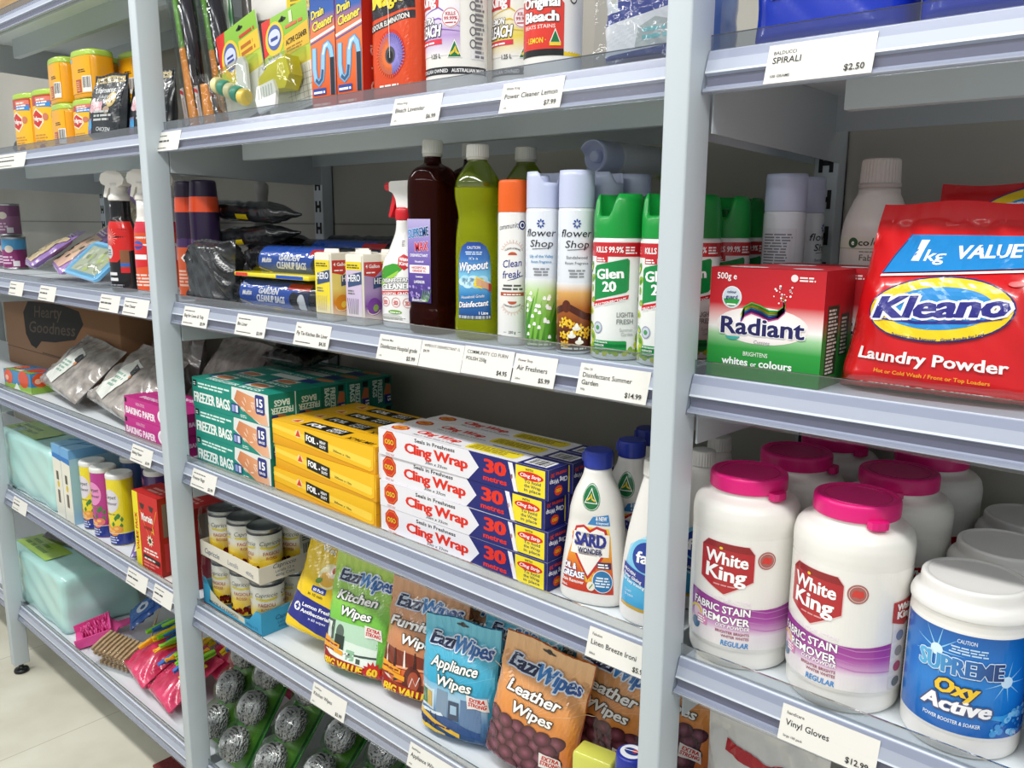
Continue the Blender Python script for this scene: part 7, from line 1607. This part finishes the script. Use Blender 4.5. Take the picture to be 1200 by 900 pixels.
def oven_spray(lab, loc, rz, kind):
    t = thing('oven_cleaner_spray', lab, 'bottle', loc, rz, 'trigger spray bottles on the left shelf')
    prof = fillet([(.030, 0), (.0345, .003), (.0355, .010), (.0355, .110), (.033, .145), (.0255, .168), (.0225, .176), (.0215, .215)], 3)
    sec = lambda a, z: (1, .8 + .2 * min(1, max(0, (z - .13) / .04)))
    MB().lathe(prof, C('#17181a' if kind == 'red' else '#e2e0dc', 'film'), 40, sec).build('body', t)
    a = Art('film'); W = .11
    if kind == 'red':
        a.rect(-W / 2, .070, W / 2, .165, '#d02420', 0); a.poly([(-W / 2, .06), (.0, .066), (.03, .095), (W / 2, .1), (W / 2, .06)], '#17181a', 1); a.burst(-.016, .128, .002, .024, 22, '#f0908a', .0014, l=2); a.ell(-.018, .094, .012, .016, '#c8ccd0', 2); a.small(-.026, .086, -.010, .102, '#6a6e74', 3, 3, al='c', l=3); a.rect(.012, .045, .034, .098, '#8a5a3a', 2); a.rect(.012, .06, .034, .068, '#3a6ac0', 3); a.rect(.012, .045, .034, .058, '#d0242a', 3)
        a.small(-.026, .026, .010, .052, '#e8e8e8', 2, 3, l=2); a.small(-.03, .01, .03, .02, '#9a9aa0', 2, 3, l=2)
    else:
        a.rect(-W / 2, .010, W / 2, .165, '#e0582c', 0); a.rect(-W / 2, .075, W / 2, .115, '#e8e4e2', 1); a.poly([(-.03, .06), (.03, .066), (.03, .108), (-.03, .118)], '#d8282c', 2); a.small(-.024, .080, .024, .100, '#f4f4f4', 1, 3, l=3); a.ell(-.01, .112, .016, .010, '#3a58b0', 2); a.small(-.03, .02, .03, .05, '#f4d8c8', 4, 3, l=2); a.rect(-W / 2, .14, W / 2, .165, '#d8384a', 1)
    MB().art(a, m_round(prof, 0, sec), su=.005, sv=.01).build('label', t)
    if kind == 'red':
        b_ = MB().lathe([(.0225, .176), (.0232, .178), (.0226, .212)], C('#101114', 'film'), 32, close=False); n = Art('film'); n.small(-.02, .18, -.004, .208, '#c9cdd0', 3, 4, l=0); b_.art(n, m_round([(.0226, .17), (.0226, .22)]), su=.005); b_.build('neck_sleeve', t)
    h = MB(); WH = C('#e6e3dc', 'plastic')
    h.lathe(fillet([(.0215, .212), (.0245, .214), (.0240, .222), (.019, .228), (.017, .240), (.020, .252)], 3), WH, 28)
    h.prism([(-.034, .252), (-.037, .262), (-.032, .274), (-.015, .281), (.008, .2805), (.024, .274), (.031, .262), (.026, .250), (.012, .244), (-.012, .242)], -.017, .017, WH, 'y', smooth=False)
    h.build('spray_head', t)
    MB().prism([(-.020, .243), (-.030, .248), (-.034, .236), (-.037, .222), (-.031, .220), (-.025, .230)], -.008, .008, WH, 'y').build('trigger', t)
    return t
oven_spray('red and black cleaner bottle with a white trigger on the left shelf', (-.345, .1035, z2), 26, 'red')
oven_spray('orange and white spray bottle partly behind the left post', (-.225, .112, z2), 24, 'white')
oven_spray('orange and white spray bottle second row behind the red and black one', (-.285, .195, z2), 24, 'white')
def petcan(lab, loc, c1, c2):
    t = thing('pet_food_tin', lab, 'tin', loc, 0, 'pet food tins at the far left')
    MB().lathe(fillet([(.034, 0), (.038, .001), (.038, .004), (.037, .006), (.037, .105), (.038, .107), (.038, .11), (.035, .111), (.034, .108), (0, .108)], 1, .2), C('#a9abad', 'metal'), 32, close=False).build('can', t)
    a = Art('film'); W = 2 * PI * .037; a.rect(-W / 2, .008, W / 2, .103, c1, 0); a.rect(-W / 2, .068, W / 2, .103, c2, 1); a.ell(.01, .07, .014, .012, '#d8cfc0', 2); a.small(-.02, .02, .03, .05, '#d9b8d0', 3, 3, l=2); a.rect(.02, .012, .04, .03, '#e6e0e4', 2)
    MB().art(a, m_round([(.037, 0), (.037, .2)], 30), su=.005).build('label', t)
    return t
petcan('purple and blue pet food tin at the bottom of the far left stack', (-1.505, .2366, z2), '#8a2f6a', '#4f9ac8')
petcan('dusky purple pet food tin behind the far left bottom tin', (-1.60, .25, z2), '#7a4a6e', '#8a5f7e')
petcan('dusky purple pet food tin stacked on the far left tins', (-1.553, .243, z2 + .1115), '#8f5f80', '#7a4a6e')

# ------------------------------------------------------------------ left bay: third shelf
z3 = SH[3]
t = thing('large_carton', 'brown cardboard carton with a black emblem at the back of the third shelf', 'box', (-1.205, .295, z3), 0)
w, d, h = .96, .16, .247
a = Art('matte'); ex, ey = .440, .175
a.poly([(ex - .24, ey - .055), (ex - .245, ey + .02), (ex - .19, ey + .062), (ex + .10, ey + .070), (ex + .24, ey + .058), (ex + .265, ey + .02), (ex + .19, ey - .035), (ex + .02, ey - .060), (ex - .10, ey - .068), (ex - .155, ey - .098), (ex - .20, ey - .090)], '#1c1815', 0)
a.text('Hearty', ex - .02, ey + .018, .040, '#55493c', w=.25, b=.01, sh=.25, rot=3, l=1); a.text('Goodness', ex - .0, ey - .034, .040, '#55493c', w=.40, b=.01, sh=.25, rot=3, l=1); a.line([(0, .062), (w, .066)], .002, '#4a3524', 0); a.small(ex - .1, .066, ex + .3, .074, '#5f4632', 1, 3, l=1)
mb = carton(w, d, h, C('#8a6546', 'matte'), .003); mb.art(a, m_front(w, d)); mb.build('carton', t)
GREY = NOISE('grey_bag_film', '#756e68', '#aaa49d', 26, 'film', .6)
def greybag(lab, loc, rx, ry, rz, seed, w, h, t_, lbl=True):
    b = Bag(w, h, t_, seed, top=.04, bot=.04, pinch=.02, wr=.010, p=2.4, belly=.6)
    a = Art('film')
    if lbl:
        a.poly([(-w * .30, h * .12), (-w * .02, h * .06), (w * .10, h * .66), (-w * .16, h * .74)], '#dfe2da', 0); a.small(-w * .21, h * .26, w * .0, h * .50, '#8fb0a0', 4, seed, l=1); a.poly([(-w * .02, h * .52), (w * .08, h * .48), (w * .10, h * .62), (w * .0, h * .66)], '#23262a', 1); a.ell(w * .06, h * .47, .008, .006, '#c8865a', 2)
    o = b.mesh(GREY, 34, 40, a).build('grey_liner_pack'); return tag(o, lab, 'bag pack', 'grey bag packs in clear film', loc, rx, ry, rz)
greybag('grey bag pack with a white card, leftmost of the crumpled heap', (-.790, .078, z3 + .034), -48, 3, -5, 111, .33, .190, .05)
greybag('grey bag pack in the middle of the heap, its white label facing up', (-.462, .078, z3 + .034), -50, 4, -4, 112, .29, .205, .05)
greybag('grey bag pack heaped at the back near the rear upright', (-.540, .285, z3 + .020), -14, -3, -4, 113, .32, .205, .07, False)
greybag('grey bag pack bulging behind the pink boxes and the left post', (-.225, .230, z3 + .035), -34, 0, -6, 114, .27, .21, .07, False)
t = thing('fruit_print_box', 'blue box printed with orange fruit at the left end of the third shelf', 'box', (-1.062, .105, z3), 6)
w, d, h = .17, .08, .062; a = Art('film'); a.rect(0, 0, w, h, '#3f86b8', 0); a.rect(0, 0, w, h * .34, '#8fb84a', 1); a.ell(.03, h * .66, .026, .022, '#e0552c', 2); a.ell(.02, h * .6, .010, .008, '#f0b89a', 3); a.ell(.125, h * .66, .032, .026, '#d84a26', 2); a.poly([(.06, h * .1), (.10, h * .1), (.08, h * .42)], '#e8efe8', 2)
carton(w, d, h, C('#3f86b8', 'film'), .001, a, a, a).build('carton', t)
def baking():
    w, d, h = .305, .052, .0475
    PK = '#c22a86'
    f = Art(); f.rect(0, 0, w, h, PK, 0); f.rect(.003, h - .014, .014, h - .003, '#14161c', 1); f.text('NON-STICK', .085, h * .68, .0075, '#f0b8d8', w=.045, b=.03, l=1); f.text('BAKING PAPER', .006, h * .16, .017, '#f4e6ee', al='l', w=w * .50, b=.06, l=1)
    f.ell(w * .66, h * .5, .03, .018, '#f0eef0', 2); f.ell(w * .66, h * .5, .022, .012, '#d8d0d6', 3); f.rect(w * .82, h * .1, w * .96, h * .9, '#2a2f7a', 2, r=.004); f.text('10m', w * .89, h * .4, .012, '#fff', w=.032, b=.04, l=3)
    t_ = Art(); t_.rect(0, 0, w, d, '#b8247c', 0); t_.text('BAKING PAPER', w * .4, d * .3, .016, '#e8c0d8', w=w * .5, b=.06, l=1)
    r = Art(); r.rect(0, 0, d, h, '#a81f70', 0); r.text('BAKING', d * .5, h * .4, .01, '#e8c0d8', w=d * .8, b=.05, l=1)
    return carton(w, d, h, C(PK), .0008, f, r, t_)
o = baking().build('baking_paper_box'); tag(o, 'pink baking paper box at the bottom, its left half beside the post', 'box', 'pink baking paper boxes', (-.164, .0875, z3))
for lab, loc in (('pink baking paper box stacked on top at the front', (-.160, .0880, z3 + .048)), ('pink baking paper box in the second row, lower one', (-.152, .142, z3)), ('pink baking paper box in the second row, upper one', (-.150, .142, z3 + .048))):
    q = o.copy(); COL.objects.link(q); tag(q, lab, 'box', 'pink baking paper boxes', loc)
# dark flat bags behind the freezer boxes on the middle bay's third shelf
b = Bag(.16, .13, .03, 121, top=.05, bot=.05, wr=.009, p=3)
DK = NOISE('dark_liner_film', '#1e1b1b', '#3a3634', 30, 'film', .4)
o = b.mesh(DK, 30, 24).build('dark_liner_pack'); tag(o, 'dark crumpled bag pack lying on the freezer bag boxes, lower one', 'bag pack', 'dark bag packs on the freezer boxes', (.115, .225, z3 + .1885 + .022), -84, 0, 0)
q = o.copy(); COL.objects.link(q); tag(q, 'dark crumpled bag pack lying on the freezer bag boxes, upper one', 'bag pack', 'dark bag packs on the freezer boxes', (.110, .235, z3 + .1885 + .058), -84, 0, 0)

# ------------------------------------------------------------------ left bay: mint tissue packs, fourth and bottom shelves
def mint_pack(lab, loc, w, d, h, seed):
    t = thing('tissue_pack', lab, 'tissue pack', loc, 0, 'mint green tissue packs')
    MT = NOISE('mint_film', '#a9d8d2', '#b9e2dc', 5, 'film', .12, 3)
    bm = bmesh.new(); bmesh.ops.create_cube(bm, size=1); bmesh.ops.subdivide_edges(bm, edges=bm.edges[:], cuts=14, use_grid_fill=True)
    rnd = random.Random(seed)
    for v in bm.verts:
        p = v.co * 2; q = Vector(p)
        m = max(abs(p.x), abs(p.y), abs(p.z)); e = 28; L = (abs(p.x) ** e + abs(p.y) ** e + abs(p.z) ** e) ** (1 / e); q = p / L
        n = .005 * math.sin(p.x * 3.3 + seed) * math.sin(p.y * 4.1 + 1) * math.cos(p.z * 2.7) + .0016 * math.sin(p.x * 9 + p.z * 7)
        v.co = Vector((q.x * (w / 2 + n), q.y * (d / 2 + n), h / 2 + q.z * (h / 2 + n * .6)))
    lo = min(v.co.z for v in bm.verts)
    for v in bm.verts: v.co.z -= lo
    MB().bm(bm, MT, True).build('wrapped_pack', t)
    a = Art('film'); a.rect(-w * .46, -d * .40, w * .1, -d * .05, '#a9cc5a', 0); a.rect(-w * .3, -d * .0, w * .46, d * .45, '#9fb0ac', 0); a.small(-w * .4, -d * .32, w * .0, -d * .12, '#6f9a3a', 2, 3, l=1)
    MB().art(a, lambda u, v, e: (u, v, h - lo + .0025 + e)).build('printed_top', t)
    return t
z5 = SH[5]
z4b = SH[4]
mint_pack('mint green tissue pack on the fourth shelf at far left', (-1.062, .185, z4b), .47, .255, .178, 3)
mint_pack('mint green tissue pack on the bottom shelf above the floor', (-1.080, .175, z5), .455, .235, .178, 5)
t = thing('black_red_packet', 'black packet with a red patch lying on the bottom mint tissue pack', 'packet', (-1.135, .150, z5 + .190), 10)
b = Bag(.16, .12, .035, 131, top=.05, bot=.05, wr=.004, p=3)
a = Art('film'); a.ell(.01, .075, .03, .022, '#b0282c', 0); a.ell(.01, .078, .018, .012, '#d8504a', 1); a.rect(-.05, .03, -.03, .06, '#7a3a6a', 1); a.line([(.0, .03), (.05, .045)], .006, '#e8e4e0', 1)
b.mesh(C('#1a181b', 'film'), 22, 22, a).build('packet', t).rotation_euler = (math.radians(-72), 0, 0)
def sheet_box(lab, loc):
    w, d, h = .060, .16, .215
    t = thing('dryer_sheet_box', lab, 'box', loc, 0, 'pale blue and white boxes')
    f = Art(); f.rect(0, 0, w, h, '#e6e4d6', 0); f.rect(0, h * .88, w, h, '#6fa8d8', 1); f.poly([(0, h * .82), (w, h * .80), (w, h * .88), (0, h * .88)], '#2f78c0', 1); f.rect(.02, h * .52, .036, h * .64, '#5a5448', 1); f.rect(.02, h * .2, .036, h * .38, '#6a5f58', 1); f.ell(.03, h * .46, .008, .010, '#d8c03a', 1)
    tp = Art(); tp.rect(0, 0, w, d, '#8fbfe0', 0); tp.line([(0, d * .3), (w, d * .55)], .01, '#3f86c4', 1)
    r = Art(); r.rect(0, 0, d, h, '#9cc4dc', 0); r.rect(0, h * .88, d, h, '#6fa8d8', 1)
    carton(w, d, h, C('#b9d4e2'), .001, f, r, tp).build('carton', t)
sheet_box('pale blue and white box next to the mint pack', (-.790, .140, z4b)); sheet_box('pale blue and white box next to the yellow canister', (-.722, .138, z4b))
def canister(lab, loc, rz, c, flower=True):
    t = thing('carpet_freshener_canister', lab, 'canister', loc, rz, 'carpet freshener canisters')
    r = .0325
    prof = [(.031, 0), (r, .001), (r, .182)]
    MB().lathe(prof, C(c, 'film'), 40).build('canister', t)
    MB().lathe(fillet([(r + .0004, .180), (r + .001, .182), (r + .001, .190), (.030, .1935), (.027, .1925), (0, .192)], 2, .3), C('#dfe0dc', 'plastic'), 40, close=False).build('lid', t)
    a = Art('film'); W = 2 * PI * r; a.rect(-W / 2, .002, W / 2, .182, c, 0); a.rect(-W / 2, .002, W / 2, .034, '#24358a', 1); a.small(-.02, .008, .012, .028, '#c9d0e8', 3, 3, l=2)
    a.ell(-.008, .122, .024, .032, '#d8d4dc' if c[1] == 'e' else '#e08ac0', 1); a.text('Carpet', -.008, .128, .011, '#3a3a40', w=.036, b=0, sh=.2, l=3); a.text('Freshener', -.008, .112, .009, '#3a3a40', w=.038, b=0, l=3); a.small(-.024, .085, .008, .090, '#7a7a3a', 1, 2, l=2)
    if flower:
        rnd = random.Random(5)
        for k in range(7): x = rnd.uniform(-.026, .022); y = rnd.uniform(.044, .076); a.poly([(x, y), (x + .005, y + .008), (x + .001, y + .016), (x - .004, y + .008)], '#2f7a2a', 3)
        for x, y in ((-.012, .042), (.008, .046), (-.024, .048), (-.002, .038)): a.ell(x, y, .013, .010, '#e8963a' if c[1] == 'e' else '#e0706a', 4); a.ell(x - .003, y + .002, .006, .004, '#f0b860', 5)
    a.rect(-W / 2, .034, W / 2, .0355, '#f0e8d0', 6)
    MB().art(a, m_round(prof, 0), su=.005).build('label', t)
    return t
canister('yellow canister beside the pale blue boxes, leftmost of the three', (-.640, .098, z4b), 24, '#e6d41e')
canister('magenta canister between the two yellow ones', (-.560, .094, z4b), 24, '#b02a86')
canister('yellow canister nearest the red insect spray box', (-.470, .098, z4b), 30, '#e6d41e')
canister('dark purple canister behind the right yellow one', (-.425, .178, z4b), 30, '#4a3a72', False)
canister('dark purple canister farther back behind the magenta one', (-.50, .205, z4b), 0, '#4a3a72', False)
canister('dark blue canister behind the left yellow one', (-.595, .190, z4b), 0, '#3a5a8a', False)
canister('magenta canister at the back behind the red boxes', (-.20, .215, z4b), 0, '#a0246e', False)
b = Bag(.11, .12, .02, 141, top=.05, bot=.05, wr=.003, p=3)
a = Art('film'); a.rect(-.045, .01, .045, .1, '#d6d4cc', 0); a.small(-.035, .03, .035, .08, '#8a8a86', 4, 3, l=1)
o = b.mesh(C('#6a5a92', 'film'), 20, 22, a).build('flat_packet'); tag(o, 'white and purple flat packet lying between the yellow canister and red box', 'packet', None, (-.365, .075, z4b + .013), -84, 0, -30)
def red_box(lab, loc, rz=0):
    t = thing('insect_bomb_box', lab, 'box', loc, rz, 'red insect spray boxes')
    w, d, h = .118, .075, .196; f = Art()
    f.rect(0, 0, w, h, '#c8201f', 0); f.rect(0, 0, .026, h, '#e8d81c', 1); f.text('VALUE PACK', .018, h * .48, .012, '#c8201f', w=h * .5, b=.04, rot=90, l=2); f.small(.006, h * .38, .02, h * .44, '#1c1c1c', 1, 3, l=2)
    f.line([(.034, h * .78), (.072, h * .44), (.112, h * .84)], .0022, '#f0a02a', 2); f.line([(.086, h * .56), (.093, h * .52), (.090, h * .60)], .005, '#f0b83a', 3); f.text('Mortein', .066, h * .66, .020, '#f4ece8', w=.052, b=.05, l=3); f.star(.073, h * .42, .009, .016, 10, '#e8e0c8', 3); f.ell(.073, h * .42, .007, .006, '#4a2418', 4)
    for x in (.046, .088): f.poly([(x - .012, h * .88), (x + .010, h * .87), (x + .004, h * .80), (x - .007, h * .81)], '#3a2a26', 2)
    f.text('KILLS FLYING', .07, h * .56, .007, '#5a1a18', w=.04, b=.03, l=3); f.small(.034, h * .24, .11, h * .32, '#f0e0d8', 2, 3, al='c', l=2); f.poly([(.034, h * .16), (.112, h * .13), (.112, h * .19), (.034, h * .22)], '#1a1616', 2); f.small(.04, h * .155, .108, h * .195, '#e8e0d8', 1, 4, l=3); f.small(.034, .012, .11, .028, '#e08a80', 2, 6, l=2)
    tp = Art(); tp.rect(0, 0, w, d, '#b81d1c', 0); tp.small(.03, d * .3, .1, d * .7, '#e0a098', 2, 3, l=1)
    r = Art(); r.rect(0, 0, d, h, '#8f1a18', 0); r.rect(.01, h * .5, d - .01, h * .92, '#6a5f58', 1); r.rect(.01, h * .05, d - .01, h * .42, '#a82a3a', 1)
    carton(w, d, h, C('#b81d1c'), .001, f, r, tp).build('carton', t)
red_box('red insect spray box with a yellow stripe in front of the left post', (-.2315, .092, z4b), 3)
red_box('red box behind the front red one, partly covered by the left post', (-.105, .120, z4b), 0)

# ------------------------------------------------------------------ left bay, bottom shelf: pegs and brushes
def peg_pack(lab, loc, rx, rz, rows=2):
    t = thing('wooden_peg_pack', lab, 'peg pack', loc, rz, 'wooden clothes peg packs', rx)
    WD = NOISE('peg_wood', '#b8966a', '#d3b488', 30, 'matte', 0, 4, (1, 8, 1))
    rnd = random.Random(len(lab))
    for j in range(rows):
        for k in range(9):
            mb = MB(); x = -.068 + k * .017
            for s in (-1, 1): mb.prism([(-.034, s * .0008), (.036, s * .0022), (.036, s * .0065), (.0, s * .0072), (-.034, s * .0048)], x - .0042, x + .0042, WD, 'x', xf=xf((0, 0, .009 + j * .0165)))
            mb.tube([(x - .0052, .004, .009 + j * .0165 + .0075), (x - .0052, .004, .009 + j * .0165 - .0075)], .0008, C('#8a8a8c', 'metal'), 5)
            mb.build('clothes_peg', t)
    MB().grid(crumple(lambda u, v: ((u - .5) * .17, (v - .5) * .09, .0195 + (rows - 1) * .0165 - .018 * max(abs(2 * u - 1), abs(2 * v - 1)) ** 8), .001, 4), 20, 14, CLEAR('wrap_film', '#f2f4f6', .05, .05, .6)).build('film', t)
    return t
peg_pack('pale wooden peg pack in the middle of the bottom left shelf', (-.560, .110, z5 + .030), 20, 12)
peg_pack('darker wooden peg pack at the back beside the yellow card', (-.500, .270, z5 + .040), 24, 10)
peg_pack('wooden peg pack lowest at the front of the bottom left shelf', (-.545, .095, z5 + .001), 0, 16, 1)
def softpack(name, lab, cat, loc, rx, ry, rz, seed, w, h, th, mat, art=None, grp=None):
    b = Bag(w, h, th, seed, top=.06, bot=.05, pinch=.03, wr=.006, p=2.6)
    o = b.mesh(mat, 26, 30, art).build(name); return tag(o, lab, cat, grp, loc, rx, ry, rz)
PK = C('#dc4a92', 'plastic')
t = thing('dustpan', 'pink plastic dustpan lying at the left of the pegs', 'dustpan', (-.775, .108, z5 + .012), -20, None, 12)
mb = MB().prism([(-.055, -.05), (.055, -.05), (.065, .05), (.02, .07), (.012, .16), (-.012, .16), (-.02, .07), (-.065, .05)], .0, .006, PK, 'z')
mb.prism([(-.055, -.05), (-.05, -.05), (-.06, .05), (-.065, .05)], .006, .028, PK, 'z'); mb.prism([(.055, -.05), (.05, -.05), (.06, .05), (.065, .05)], .006, .028, PK, 'z'); mb.prism([(-.065, .046), (.065, .046), (.06, .052), (-.06, .052)], .006, .03, PK, 'z')
mb.build('pan', t)
rnd = random.Random(3); mb = MB()
for k in range(60): x, y = rnd.uniform(-.045, .045), rnd.uniform(-.03, .04); mb.tube([(x, y, .006), (x + rnd.uniform(-.006, .006), y + rnd.uniform(-.006, .006), .034)], .0022, C('#b8206a' if k % 2 else '#e0559a', 'plastic'), 5)
mb.build('bristles', t)
a = Art('film'); a.rect(-.045, .01, .045, .085, '#3a64b0', 0); a.ell(0, .05, .03, .02, '#cfd8e6', 1); a.ell(.004, .052, .014, .009, '#2a3f7a', 2)
softpack('blue_card_packet', 'blue and white card packet lying over the pink dustpan handle', 'packet', (-.690, .185, z5 + .060), -56, 0, -24, 151, .13, .12, .02, C('#2f5aa8', 'film'), a)
t = thing('yellow_card', 'yellow and white folded card standing between two peg packs', 'card', (-.540, .180, z5 + .066), -34, None, -16)
MB().box((0, 0, .03), (.10, .002, .06), C('#dfd9c8', 'paper')).box((0, -.0014, .052), (.10, .001, .016), C('#e0b02a', 'paper')).build('card', t)
REDF = NOISE('red_film', '#b81744', '#e0416f', 22, 'film', .5)
g = 'coloured plastic peg packs'
def peg_bag(lab, loc, rx, ry, rz, seed, w=.15, h=.17):
    t = thing('plastic_peg_pack', lab, 'peg pack', loc, rz, g, rx, ry)
    b = Bag(w, h, .05, seed, top=.05, bot=.05, pinch=.05, wr=.008, p=2.4)
    b.mesh(REDF, 26, 30).build('red_net_bag', t)
    rnd = random.Random(seed)
    for k in range(9):
        c = ['#e8c41e', '#7ccf2a', '#2a6ab8', '#e8a81e', '#8fd63a'][(k + seed) % 5]; mb = MB(); x, z = -w * .38 + k * w * .095, h * .60 + rnd.uniform(-.02, .06)
        for s in (-1, 1): mb.prism([(-.034, s * .001), (.036, s * .003), (.036, s * .007), (0, s * .008), (-.034, s * .005)], -.005, .005, C(c, 'plastic'), 'x', xf=xf((x, -.034 + rnd.uniform(-.006, .004), z), rx=70 + rnd.uniform(-15, 15), rz=rnd.uniform(-20, 20)))
        mb.build('plastic_peg', t)
    return t
peg_bag('bright pink peg pack with yellow and lime pegs at the front edge', (-.440, .070, z5 + .024), -60, 0, -8, 161)
peg_bag('bright pink peg pack nearest the left post at the front', (-.270, .068, z5 + .024), -60, 0, -6, 162)
peg_bag('pink peg pack with orange pegs behind, near the wooden pegs', (-.420, .205, z5 + .052), -46, 0, -16, 163)
peg_bag('pink peg pack with blue pegs deep behind the left post', (-.235, .200, z5 + .052), -46, 0, -10, 164)
peg_bag('pink and blue peg pack seen between the left post and the scourers', (-.095, .300, z5 + .030), -30, 0, -6, 165)

# floor mat
t = MB().box((0, 0, .004), (.50, .26, .008), NOISE('red_mat', '#5f2022', '#7a2c2c', 120, 'matte', .4), .003).build('floor_mat'); tag(t, 'dark red floor mat under the shelves at the bottom edge', 'mat', None, (-.135, .215, 0), 0, 0, 0)
# ------------------------------------------------------------------ small shifts so that neighbours touch instead of pressing into each other
bpy.context.view_layer.update()
NUDGE = {"black_bag_bundle": [0.016, -0.012, 0.008], "bag_roll": [0.032, 0.0, 0.0], "wooden_peg_pack": [-0.016, -0.006, 0.0], "long_handled_brush": [0.0, -0.003, 0.0], "insect_spray_can": [-0.003, -0.002, 0.0], "treat_pouch.001": [0.0, 0.0, 0.003], "black_bag_bundle.001": [0.0, 0.003, 0.0], "white_nozzle_bottle": [0.0, 0.034, 0.0], "insect_spray_can.001": [-0.01, -0.016, 0.0], "black_bag_roll": [0.0, -0.024, 0.016], "black_bag_roll.001": [0.0, 0.016, 0.0], "bleach_bottle.003": [-0.01, 0.01, 0.0], "dustpan": [0.0, 0.003, 0.0], "air_freshener_can.004": [-0.003, -0.006, 0.0], "bag_roll.004": [0.0, -0.01, 0.007], "large_carton": [0.0, 0.024, 0.0], "cat_food_pouch.001": [0.01, 0.006, 0.0], "wooden_peg_pack.001": [0.0, 0.024, 0.0], "wooden_peg_pack.002": [-0.006, 0.016, 0.0], "dark_liner_pack.001": [0.006, 0.0, 0.0], "long_handled_brush.002": [0.003, 0.0, 0.0], "flat_packet": [-0.003, 0.0, 0.0], "green_brush_packet": [0.006, 0.0, 0.0], "black_red_packet": [0.0, 0.0, 0.011], "plastic_peg_pack": [0.02, 0.0, 0.01], "plastic_peg_pack.001": [0.0, -0.003, 0.004], "treat_pouch": [0.0, -0.012, 0.023], "treat_pouch.002": [-0.016, 0.024, 0.0], "wipes_pack.002": [-0.003, 0.012, 0.003], "wipes_pack.003": [-0.006, 0.0, 0.0]}
for n_, d_ in NUDGE.items():
    if n_ in bpy.data.objects: bpy.data.objects[n_].location = bpy.data.objects[n_].location + Vector(d_)
bpy.data.objects.remove(FOB)
